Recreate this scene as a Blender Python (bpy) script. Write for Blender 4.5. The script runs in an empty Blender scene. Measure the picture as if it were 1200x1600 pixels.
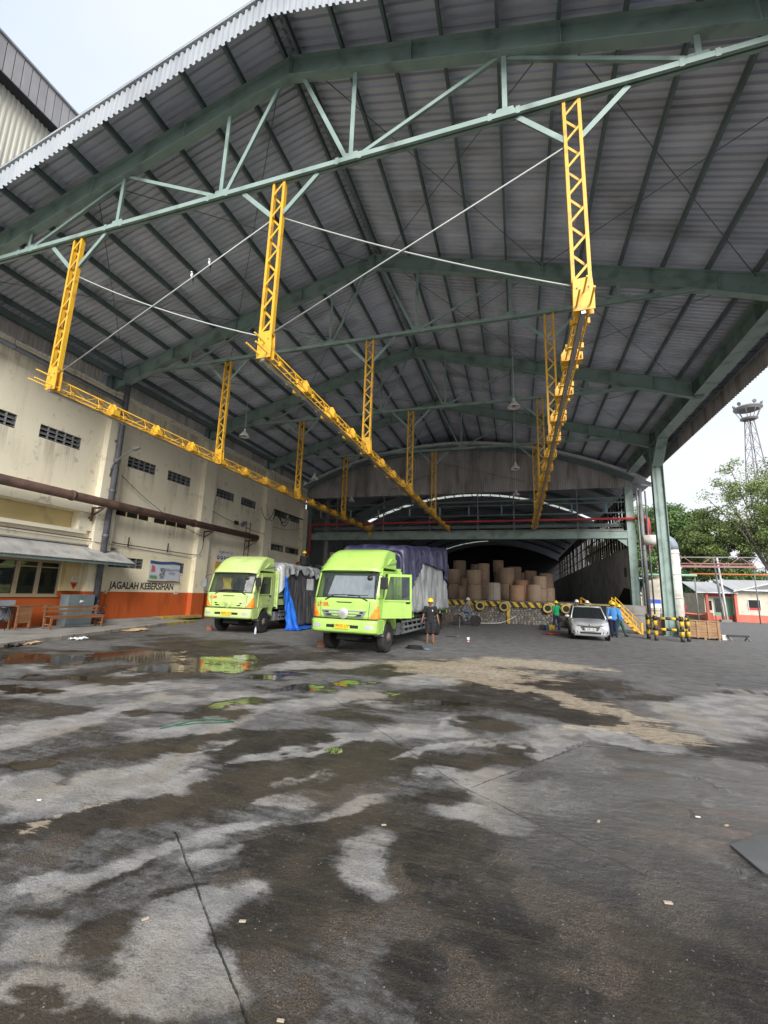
import bpy, math, random
import numpy as np
from mathutils import Vector, Matrix
R = math.radians; PI = math.pi
rnd = random.Random(7)
S = bpy.context.scene
COL = S.collection

# ------------------------------------------------------------------ camera
FPX = 672.47
def cam_axes(yaw, pit, rol):
    f = Vector((math.sin(yaw)*math.cos(pit), math.cos(yaw)*math.cos(pit), math.sin(pit)))
    r = Vector((math.cos(yaw), -math.sin(yaw), 0)); u = r.cross(f)
    return r*math.cos(rol)+u*math.sin(rol), -r*math.sin(rol)+u*math.cos(rol), f
cr, cu, cf = cam_axes(R(-17.4277), R(10.6899), R(1.885))
cd = bpy.data.cameras.new('camera'); cam = bpy.data.objects.new('camera', cd); COL.objects.link(cam)
M = Matrix((cr, cu, -cf)).transposed().to_4x4(); M.translation = Vector((0, 0, 1.75)); cam.matrix_world = M
cd.sensor_fit = 'VERTICAL'; cd.sensor_height = 24; cd.lens = 24*FPX/1600
cd.clip_start = .05; cd.clip_end = 2000
S.camera = cam

# ------------------------------------------------------------------ world and sun (overcast daylight)
SUN_EL, SUN_AZ = R(31), R(155)     # azimuth measured from +Y towards +X: behind the camera, to its right
w = bpy.data.worlds.new('World'); S.world = w; w.use_nodes = True
nt = w.node_tree; nt.nodes.clear()
N = nt.nodes.new; Lk = nt.links.new
out = N('ShaderNodeOutputWorld'); bg = N('ShaderNodeBackground'); Lk(bg.outputs[0], out.inputs[0])
sky = N('ShaderNodeTexSky'); sky.sky_type = 'NISHITA'; sky.sun_disc = False
sky.sun_elevation = SUN_EL; sky.sun_rotation = SUN_AZ; sky.air_density = 1.5; sky.dust_density = 3
tc = N('ShaderNodeTexCoord'); mp = N('ShaderNodeMapping'); mp.inputs['Scale'].default_value = (1, 1, 2.2)
Lk(tc.outputs['Generated'], mp.inputs[0])
nz = N('ShaderNodeTexNoise'); nz.inputs['Scale'].default_value = 1.7; nz.inputs['Detail'].default_value = 4; nz.inputs['Roughness'].default_value = .45
Lk(mp.outputs[0], nz.inputs['Vector'])
rp = N('ShaderNodeValToRGB'); Lk(nz.outputs[0], rp.inputs[0])
rp.color_ramp.elements[0].position = .3; rp.color_ramp.elements[0].color = (2.55, 2.9, 3.4, 1)
rp.color_ramp.elements[1].position = .68; rp.color_ramp.elements[1].color = (3.3, 3.42, 3.62, 1)
sx = N('ShaderNodeSeparateXYZ'); Lk(tc.outputs['Generated'], sx.inputs[0])
hm = N('ShaderNodeMapRange'); hm.inputs[1].default_value = .0; hm.inputs[2].default_value = .42; hm.inputs[3].default_value = 1; hm.inputs[4].default_value = 0
Lk(sx.outputs['Z'], hm.inputs[0])
hz = N('ShaderNodeMix'); hz.data_type = 'RGBA'; Lk(hm.outputs[0], hz.inputs['Factor']); Lk(rp.outputs[0], hz.inputs[6]); hz.inputs[7].default_value = (3.3, 3.32, 3.42, 1)
mx = N('ShaderNodeMix'); mx.data_type = 'RGBA'; mx.inputs['Factor'].default_value = .93
Lk(sky.outputs[0], mx.inputs[6]); Lk(hz.outputs[2], mx.inputs[7]); Lk(mx.outputs[2], bg.inputs[0])
bg.inputs[1].default_value = .1
sl = bpy.data.lights.new('sun', 'SUN'); sun = bpy.data.objects.new('sun', sl); COL.objects.link(sun)
sl.energy = 1.5; sl.angle = R(28); sl.color = (1, .965, .91)
sd = Vector((math.sin(SUN_AZ)*math.cos(SUN_EL), math.cos(SUN_AZ)*math.cos(SUN_EL), math.sin(SUN_EL)))
sun.rotation_euler = sd.to_track_quat('Z', 'Y').to_euler(); sun.location = (0, 0, 40)
S.view_settings.view_transform = 'Standard'; S.view_settings.look = 'None'
S.view_settings.gamma = 1; S.view_settings.use_curve_mapping = False; S.view_settings.exposure = 1.62
S.render.engine = 'CYCLES'; S.cycles.max_bounces = 8; S.cycles.diffuse_bounces = 4; S.cycles.use_denoising = True

# ------------------------------------------------------------------ mesh builder
class MB:
    def __init__(s): s.v = []; s.f = []; s.m = []; s.s = []
    def add(s, v, f, mi=0, sm=False):
        b = len(s.v); s.v += [tuple(p) for p in v]
        for q in f: s.f.append([b+i for i in q]); s.m.append(mi); s.s.append(sm)
        return s
    def box(s, x0, x1, y0, y1, z0, z1, mi=0):
        return s.add([(x, y, z) for x in (x0, x1) for y in (y0, y1) for z in (z0, z1)],
            [(0,1,3,2),(4,6,7,5),(0,4,5,1),(2,3,7,6),(0,2,6,4),(1,5,7,3)], mi)
    def bar(s, p, q, a, b, up=(0,0,1), mi=0):
        p = Vector(p); q = Vector(q); d = (q-p).normalized(); u = Vector(up)
        if abs(d.dot(u)) > .98: u = Vector((0,1,0))
        x = d.cross(u).normalized(); z = x.cross(d)
        v = [c + x*i*a/2 + z*j*b/2 for c in (p, q) for i, j in ((-1,-1),(1,-1),(1,1),(-1,1))]
        return s.add(v, [(0,1,2,3),(7,6,5,4),(0,4,5,1),(1,5,6,2),(2,6,7,3),(3,7,4,0)], mi)
    def tube(s, pts, r, n=8, mi=0, cap=True):
        pts = [Vector(p) for p in pts]; k = len(pts)
        rr = r if isinstance(r, (list, tuple)) else [r]*k
        v = []; ref = None
        for i, p in enumerate(pts):
            d = (pts[min(i+1,k-1)]-pts[max(i-1,0)]).normalized()
            if ref is None:
                ref = Vector((0,0,1)) if abs(d.z) < .9 else Vector((1,0,0))
            x = d.cross(ref).normalized(); z = x.cross(d); ref = z
            v += [p + (x*math.cos(2*PI*j/n)+z*math.sin(2*PI*j/n))*rr[i] for j in range(n)]
        f = [(i*n+j, i*n+(j+1)%n, (i+1)*n+(j+1)%n, (i+1)*n+j) for i in range(k-1) for j in range(n)]
        s.add(v, f, mi, True)
        if cap: b = len(s.v)-k*n; s.f += [[b+j for j in range(n)][::-1], [b+(k-1)*n+j for j in range(n)]]; s.m += [mi]*2; s.s += [False]*2
        return s
    def prism(s, poly, vec, mi=0):
        n = len(poly); vec = Vector(vec); a = [Vector(p) for p in poly]; v = a+[p+vec for p in a]
        return s.add(v, [tuple(range(n))[::-1], tuple(range(n, 2*n))]+[(i,(i+1)%n,n+(i+1)%n,n+i) for i in range(n)], mi)
    def ring(s, o, i, vec, mi=0):
        n = len(o); vec = Vector(vec); o = [Vector(p) for p in o]; i = [Vector(p) for p in i]
        v = o+i+[p+vec for p in o]+[p+vec for p in i]; f = []
        for k in range(n):
            l = (k+1) % n
            f += [(k,l,n+l,n+k),(2*n+k,3*n+k,3*n+l,2*n+l),(k,2*n+k,2*n+l,l),(n+k,n+l,3*n+l,3*n+k)]
        return s.add(v, f, mi)
    def lathe(s, prof, c=(0,0,0), ax='Z', n=16, mi=0, sm=True):
        c = Vector(c); v = []
        for r, h in prof:
            for j in range(n):
                a, b = r*math.cos(2*PI*j/n), r*math.sin(2*PI*j/n)
                v.append(c+Vector({'Z': (a,b,h), 'X': (h,a,b), 'Y': (a,h,b)}[ax]))
        k = len(prof)
        f = [(i*n+j, i*n+(j+1)%n, (i+1)*n+(j+1)%n, (i+1)*n+j) for i in range(k-1) for j in range(n)]
        s.add(v, f, mi, sm); b = len(s.v)-k*n
        s.f += [[b+j for j in range(n)], [b+(k-1)*n+j for j in range(n)]]; s.m += [mi]*2; s.s += [False]*2
        return s
    def ball(s, c, rx, ry, rz, n=10, k=7, mi=0, lo=-PI/2, hi=PI/2):
        c = Vector(c); v = []
        for i in range(k+1):
            t = lo+(hi-lo)*i/k
            v += [c+Vector((rx*math.cos(t)*math.cos(2*PI*j/n), ry*math.cos(t)*math.sin(2*PI*j/n), rz*math.sin(t))) for j in range(n)]
        return s.add(v, [(i*n+j, i*n+(j+1)%n, (i+1)*n+(j+1)%n, (i+1)*n+j) for i in range(k) for j in range(n)], mi, True)
    def grid(s, P, mi=0, sm=True, close=False):       # P: rows of points
        a = len(P); b = len(P[0]); v = [p for r in P for p in r]
        f = [(i*b+j, i*b+(j+1)%b, (i+1)*b+(j+1)%b, (i+1)*b+j) for i in range(a-1) for j in range(b if close else b-1)]
        return s.add(v, f, mi, sm)
    def mesh(s, name, mats=()):
        me = bpy.data.meshes.new(name); me.from_pydata(s.v, [], s.f)
        me.polygons.foreach_set('material_index', s.m); me.polygons.foreach_set('use_smooth', s.s)
        for m in mats: me.materials.append(m)
        me.update(); return me

def put(name, mb, mats, parent=None, loc=(0,0,0), rot=(0,0,0), bevel=0, fix=False, **tags):
    if isinstance(mb, MB):
        mats = mats if isinstance(mats, (list, tuple)) else [mats]
        mb = mb.mesh(name, mats)
        if fix:
            import bmesh
            b = bmesh.new(); b.from_mesh(mb); bmesh.ops.recalc_face_normals(b, faces=b.faces); b.to_mesh(mb); b.free()
    o = bpy.data.objects.new(name, mb); COL.objects.link(o)
    o.location = loc; o.rotation_euler = rot
    if parent: o.parent = parent
    if bevel:
        m = o.modifiers.new('bevel', 'BEVEL'); m.width = bevel; m.segments = 2; m.limit_method = 'ANGLE'; m.angle_limit = R(40)
    for k, v in tags.items():
        if v is not None: o[k] = v
    return o
def thing(name, label, category, loc=(0,0,0), rz=0, group=None):
    o = bpy.data.objects.new(name, None); COL.objects.link(o); o.empty_display_size = .2
    o.location = loc; o.rotation_euler = (0, 0, rz); o['label'] = label; o['category'] = category
    if group: o['group'] = group
    return o
def copy_tree(o, parent=None, loc=None, rz=None, label=None):
    c = o.copy(); COL.objects.link(c); c.parent = parent
    if loc is not None: c.location = loc
    if rz is not None: c.rotation_euler = (0, 0, rz)
    if label: c['label'] = label
    for ch in list(o.children): copy_tree(ch, c)
    return c
def text_mesh(body, size, mat, depth=.002, bold=0, sx=1, shear=0):
    cu = bpy.data.curves.new('t', 'FONT'); cu.body = body; cu.size = size; cu.extrude = depth
    cu.offset = bold; cu.align_x = 'CENTER'; cu.align_y = 'CENTER'; cu.resolution_u = 3; cu.shear = shear
    ob = bpy.data.objects.new('t', cu); COL.objects.link(ob)
    me = bpy.data.meshes.new_from_object(ob.evaluated_get(bpy.context.evaluated_depsgraph_get()))
    bpy.data.objects.remove(ob); bpy.data.curves.remove(cu)
    for v in me.vertices: v.co.x *= sx
    me.materials.clear(); me.materials.append(mat); return me

# ------------------------------------------------------------------ materials
def mat(name, col, rough=.6, metal=0, col2=None, scale=3, detail=5, lo=.35, hi=.65, bump=0, bscale=40, dirt=None, dscale=1.2, dlo=.52, dhi=.7, damt=.7,
        stretch=(1,1,1), spec=.5, coat=0, alpha=1, trans=0, emit=None, rvar=0, ovar=0):
    m = bpy.data.materials.new(name); m.use_nodes = True; nt = m.node_tree; N = nt.nodes.new; L = nt.links.new
    b = nt.nodes['Principled BSDF']; b.inputs['Roughness'].default_value = rough; b.inputs['Metallic'].default_value = metal
    b.inputs['Specular IOR Level'].default_value = spec; b.inputs['Base Color'].default_value = (*col, 1)
    b.inputs['Coat Weight'].default_value = coat; b.inputs['Transmission Weight'].default_value = trans; b.inputs['Alpha'].default_value = alpha
    if emit: b.inputs['Emission Color'].default_value = (*emit[:3], 1); b.inputs['Emission Strength'].default_value = emit[3]
    tc = N('ShaderNodeTexCoord'); mp = N('ShaderNodeMapping'); mp.inputs['Scale'].default_value = stretch
    oi = N('ShaderNodeObjectInfo'); va = N('ShaderNodeVectorMath'); va.operation = 'ADD'
    L(tc.outputs['Object'], va.inputs[0]); L(oi.outputs['Location'], va.inputs[1]); L(va.outputs[0], mp.inputs[0])
    c = None
    def noise(sc, de):
        n = N('ShaderNodeTexNoise'); n.inputs['Scale'].default_value = sc; n.inputs['Detail'].default_value = de; L(mp.outputs[0], n.inputs['Vector']); return n.outputs[0]
    def rng(x, a, b2, c0=0, c1=1):
        r = N('ShaderNodeMapRange'); r.inputs[1].default_value = a; r.inputs[2].default_value = b2; r.inputs[3].default_value = c0; r.inputs[4].default_value = c1; L(x, r.inputs[0]); return r.outputs[0]
    def mix(f, a, b2):
        x = N('ShaderNodeMix'); x.data_type = 'RGBA'; L(f, x.inputs['Factor'])
        if isinstance(a, tuple): x.inputs[6].default_value = (*a, 1)
        else: L(a, x.inputs[6])
        x.inputs[7].default_value = (*b2, 1); return x.outputs[2]
    if col2: c = mix(rng(noise(scale, detail), lo, hi), tuple(col), col2)
    if dirt: c = mix(rng(noise(dscale, 7), dlo, dhi, 0, damt), c if c is not None else tuple(col), dirt)
    if ovar:           # every separate sheet, roll or stone has its own tone
        hs_ = N('ShaderNodeHueSaturation'); L(rng(oi.outputs['Random'], 0, 1, 1-ovar, 1+ovar), hs_.inputs['Value'])
        if c is None: hs_.inputs['Color'].default_value = (*col, 1)
        else: L(c, hs_.inputs['Color'])
        c = hs_.outputs[0]
    if c is not None: L(c, b.inputs['Base Color'])
    if rvar: L(rng(noise(scale*1.7, 4), .3, .7, max(0, rough-rvar), min(1, rough+rvar)), b.inputs['Roughness'])
    if bump:
        bp = N('ShaderNodeBump'); bp.inputs['Strength'].default_value = min(1, bump); bp.inputs['Distance'].default_value = .01; L(noise(bscale, 4), bp.inputs['Height']); L(bp.outputs[0], b.inputs['Normal'])
    return m
G_STEEL = mat('green_steel_paint', (.24,.335,.305), .45, 0, (.29,.39,.36), 2, dirt=(.085,.11,.10), dscale=1.5, damt=.6, bump=.15, rvar=.12)
G_DARK = mat('dark_green_steel', (.125,.175,.18), .55, 0, (.15,.205,.205), 2, dirt=(.08,.10,.10), dscale=1.3)
Y_STEEL = mat('yellow_steel_paint', (.80,.47,.03), .45, 0, (.72,.39,.035), 4, dirt=(.22,.13,.05), dscale=5, dlo=.56, dhi=.72, damt=.7)
GALV = mat('galvanised_sheet', (.68,.715,.82), .55, .05, (.57,.605,.71), 1.3, dirt=(.29,.29,.32), dscale=.9, damt=.6, stretch=(.5,1,1), rvar=.12, ovar=.10)
GALV_DK = mat('weathered_cladding', (.52,.495,.49), .7, .05, (.42,.40,.395), 1.5, dirt=(.19,.145,.12), dscale=1.6, dlo=.5, damt=.7, stretch=(1,1,.25), ovar=.12)
FASCIA = mat('pale_fascia_sheet', (.46,.49,.52), .45, .2, (.37,.40,.44), 1.5, dirt=(.33,.33,.34), dscale=1.5, damt=.5, stretch=(1,1,.3))
SHEET_WALL = mat('cream_sheet_wall', (.56,.54,.45), .6, 0, (.50,.48,.41), .8, dirt=(.2,.2,.2), dscale=.8, dlo=.55, damt=.6, stretch=(1,1,.3))
PANEL_DK = mat('grey_roof_edge_panel', (.27,.265,.27), .6, .1, (.22,.215,.22), 1.5, stretch=(1,1,.4), ovar=.08)
WHITE = mat('white_paint', (.74,.74,.72), .5, 0, (.66,.66,.64), 3, dirt=(.3,.28,.25), dscale=2, dlo=.6)
WHITEP = mat('white_plastic', (.8,.8,.8), .35)
BLACK = mat('black_rubber', (.018,.018,.019), .75, 0, (.035,.034,.033), 6, bump=.3)
BLACKP = mat('black_plastic', (.02,.02,.022), .4)
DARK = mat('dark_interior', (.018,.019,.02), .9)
GREY = mat('grey_paint', (.22,.23,.24), .5, 0, (.17,.18,.19), 3, dirt=(.1,.09,.08))
PIPE_GREY = mat('grey_pvc_pipe', (.13,.135,.16), .45, 0, (.10,.105,.125), 2, dirt=(.07,.065,.06), dscale=3)
RUSTPIPE = mat('rusty_brown_pipe', (.085,.05,.043), .6, .1, (.13,.075,.055), 3, dirt=(.035,.027,.025), dscale=2, bump=.3)
RED = mat('red_pipe_paint', (.50,.045,.05), .4, 0, (.38,.035,.04), 2, dirt=(.15,.03,.03), dscale=2)
SALMON = mat('salmon_paint', (.66,.17,.11), .6, 0, (.55,.14,.1), 2)
CHROME = mat('chrome', (.62,.62,.63), .18, 1)
SILVER = mat('silver_metal', (.45,.46,.48), .35, .9)
GLASS = mat('dark_window_glass', (.02,.024,.026), .06, 0, spec=.8)
def glassmat(name, tint, a):
    m = mat(name, tint, .04, 0, spec=.7); m.node_tree.nodes['Principled BSDF'].inputs['Alpha'].default_value = a; return m
CLEAR = glassmat('cab_glass', (.05,.065,.07), .42)
CLEAR2 = glassmat('pane_glass', (.02,.024,.024), .8)
LIME = mat('lime_green_paint', (.43,.70,.145), .36, 0, (.40,.65,.14), 1.5, dirt=(.27,.40,.12), dscale=3.5, dlo=.54, dhi=.72, damt=.45, coat=.3)
LIME_OLD = mat('faded_lime_paint', (.50,.68,.20), .42, 0, (.56,.70,.30), 1.5, dirt=(.36,.42,.2), dscale=2.5, dlo=.55, damt=.5)
AMBER = mat('amber_lens', (.80,.20,.02), .2, 0, (.95,.36,.04), 9, spec=.8, coat=.5)
LENS = mat('clear_lens', (.62,.64,.66), .1, .3, coat=.6)
PLATE_Y = mat('yellow_plate', (.85,.55,.03), .4)
BLUEPAINT = mat('pale_blue_paint', (.10,.28,.34), .5)
WOOD = mat('brown_wood', (.24,.115,.055), .55, 0, (.16,.075,.035), 6, stretch=(1,.2,1), bump=.2)
PALEWOOD = mat('pale_crate_wood', (.48,.30,.17), .75, 0, (.36,.21,.11), 5, stretch=(1,1,3), bump=.3, dirt=(.2,.13,.08))
KRAFT = mat('brown_kraft_paper', (.47,.35,.26), .8, 0, (.40,.29,.21), 3, stretch=(1,1,4), ovar=.15)
KRAFT2 = mat('orange_kraft_paper', (.48,.29,.19), .8, 0, (.41,.24,.15), 3)
KRAFT3 = mat('pale_kraft_paper', (.52,.46,.39), .8, 0, (.44,.38,.32), 3)
CARD = mat('cardboard', (.50,.36,.23), .85, 0, (.38,.26,.16), 5)
SKIN = mat('skin', (.26,.125,.07), .6)
SKIN2 = mat('lighter_skin', (.42,.24,.16), .6)
HAIR = mat('black_hair', (.015,.012,.01), .6)
CLOTH_BK = mat('black_cloth', (.018,.018,.02), .9, bump=.3, bscale=15)
CLOTH_NV = mat('navy_cloth', (.02,.03,.07), .9, bump=.3, bscale=15)
CLOTH_BL = mat('blue_cloth', (.07,.27,.62), .85, bump=.3, bscale=15)
CLOTH_GN = mat('green_cloth', (.01,.33,.12), .85, bump=.3, bscale=15)
CLOTH_GY = mat('grey_cloth', (.22,.22,.25), .85, bump=.3, bscale=15)
CLOTH_TEAL = mat('dark_teal_cloth', (.02,.09,.08), .85, bump=.3, bscale=15)
DENIM = mat('blue_denim', (.10,.17,.28), .85, bump=.3, bscale=15)
HELM_Y = mat('yellow_helmet', (.85,.58,.02), .3, coat=.3)
HELM_W = mat('white_helmet', (.75,.74,.66), .35)
def tarp(name, col, col2, rough=.45):
    return mat(name, col, rough, 0, col2, 3.2, stretch=(1,1,.25), bump=1, bscale=7, lo=.46, hi=.60, rvar=.12, spec=.7)
T_NAVY = tarp('navy_tarpaulin', (.012,.013,.050), (.050,.052,.105))
T_SILV = tarp('silver_tarpaulin', (.33,.35,.35), (.21,.23,.23))
T_GREY = tarp('charcoal_tarpaulin', (.075,.075,.08), (.12,.12,.13))
T_BLUE = tarp('bright_blue_tarpaulin', (.015,.13,.62), (.02,.18,.75))
T_CLEAR = tarp('pale_plastic_film', (.46,.48,.50), (.28,.30,.33), .3)
ROPE_G = mat('green_rope', (.01,.12,.06), .7)
CONC = mat('grey_concrete', (.30,.29,.275), .85, 0, (.23,.22,.21), 1.2, dirt=(.12,.115,.105), dscale=1.5, dlo=.5, bump=.5, bscale=25)
CONC_P = mat('pale_wall_panel', (.72,.70,.68), .8, 0, (.60,.59,.58), .8, dirt=(.25,.24,.23), dscale=.7, dlo=.5, bump=.2)
PLASTER2 = mat('cream_plaster', (.62,.56,.42), .85, 0, (.56,.50,.37), .7, dirt=(.30,.26,.20), dscale=.9, dlo=.55, dhi=.75, damt=.7, stretch=(1,1,.5), bump=.3, bscale=20)
YPLASTER = mat('yellow_cream_plaster', (.62,.50,.25), .85, 0, (.55,.44,.22), .8, dirt=(.3,.24,.14), dscale=1.2, dlo=.55)
LEAF_D = mat('dark_leaves', (.075,.15,.035), .55, 0, (.12,.20,.055), .35, lo=.4, hi=.6)
LEAF_M = mat('mid_green_leaves', (.15,.21,.055), .55, 0, (.20,.26,.08), .35, lo=.4, hi=.6)
LEAF_B = mat('blue_green_leaves', (.05,.13,.09), .55, 0, (.07,.17,.10), .35)
BARK = mat('grey_bark', (.17,.15,.13), .9, 0, (.10,.09,.08), 4, bump=.5)

def banded(name, z_edge, low, high, dark, dirt, drips=()):
    """plaster wall with a painted dado: the paint stops at a fixed height of the wall"""
    m = bpy.data.materials.new(name); m.use_nodes = True; nt = m.node_tree; N = nt.nodes.new; L = nt.links.new
    b = nt.nodes['Principled BSDF']; b.inputs['Roughness'].default_value = .82
    g = N('ShaderNodeNewGeometry'); sp = N('ShaderNodeSeparateXYZ'); L(g.outputs['Position'], sp.inputs[0])
    def nz(sc, de, st=(1,1,1), ro=.55):
        mp = N('ShaderNodeMapping'); mp.inputs['Scale'].default_value = st; L(g.outputs['Position'], mp.inputs[0])
        n = N('ShaderNodeTexNoise'); n.inputs['Scale'].default_value = sc; n.inputs['Detail'].default_value = de; n.inputs['Roughness'].default_value = ro; L(mp.outputs[0], n.inputs['Vector']); return n.outputs[0]
    def rng(x, a, b2, c0=0, c1=1):
        r = N('ShaderNodeMapRange'); r.inputs[1].default_value = a; r.inputs[2].default_value = b2; r.inputs[3].default_value = c0; r.inputs[4].default_value = c1; L(x, r.inputs[0]); return r.outputs[0]
    def mix(f, a, b2):
        x = N('ShaderNodeMix'); x.data_type = 'RGBA'; L(f, x.inputs['Factor'])
        for i, c in ((6, a), (7, b2)):
            if isinstance(c, tuple): x.inputs[i].default_value = (*c, 1)
            else: L(c, x.inputs[i])
        return x.outputs[2]
    base = mix(rng(nz(.6, 4), .4, .62), high, dark)
    # upper storeys are greyer and dirtier than the repainted ground floor
    base = mix(rng(sp.outputs['Z'], 3.2, 3.5, 0, .5), base, (.76,.72,.62))
    base = mix(rng(nz(1.6, 8, (1,1,.16), .65), .56, .76, 0, .55), base, dirt)
    base = mix(rng(nz(2.4, 8), .60, .74, 0, .6), base, (.20,.185,.16))
    # rain streaks running down from each group of vent blocks, ledge and pipe
    dn = rng(nz(5, 5, (1,1,.05), .6), .42, .62); top = rng(nz(1.2, 6, (1,1,.12)), .45, .7)
    def mth(op, x, y_):
        q = N('ShaderNodeMath'); q.operation = op
        for i, v in enumerate((x, y_)):
            if isinstance(v, (int, float)): q.inputs[i].default_value = v
            else: L(v, q.inputs[i])
        return q.outputs[0]
    dm_ = None
    for (ya, yb, zt, ln) in drips:
        k_ = mth('MULTIPLY', mth('MULTIPLY', rng(sp.outputs['Y'], ya-.05, ya+.1), rng(sp.outputs['Y'], yb+.05, yb-.1)), mth('MULTIPLY', rng(sp.outputs['Z'], zt-ln, zt), mth('LESS_THAN', sp.outputs['Z'], zt)))
        dm_ = k_ if dm_ is None else mth('MAXIMUM', dm_, k_)
    if dm_ is not None: base = mix(mth('MULTIPLY', mth('MULTIPLY', dm_, dn), .5), base, (.15,.13,.105))
    lowc = mix(rng(nz(2.2, 6, (1,1,.3)), .5, .75, 0, .7), low, tuple(c*.5 for c in low))
    L(mix(rng(sp.outputs['Z'], z_edge-.004, z_edge+.004), lowc, base), b.inputs['Base Color'])
    bp = N('ShaderNodeBump'); bp.inputs['Strength'].default_value = .35; bp.inputs['Distance'].default_value = .02; L(nz(14, 6), bp.inputs['Height']); L(bp.outputs[0], b.inputs['Normal'])
    return m
WALL_L = banded('office_wall_paint', 1.43, (.52,.105,.02), (.84,.77,.57), (.77,.70,.51), (.46,.40,.30),
    [(a, b, 7.22, 1.1) for a, b in ((8.6,10.25),(11.08,12.74),(15.08,16.72),(17.55,19.2),(21.45,23.15),(23.93,25.6),(28.1,29.95),(30.5,32.05))]+[(0, 33, 10.26, 1.5), (14.8, 19.4, 4.86, .9), (0, 33, 1.0, .9)])

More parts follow.
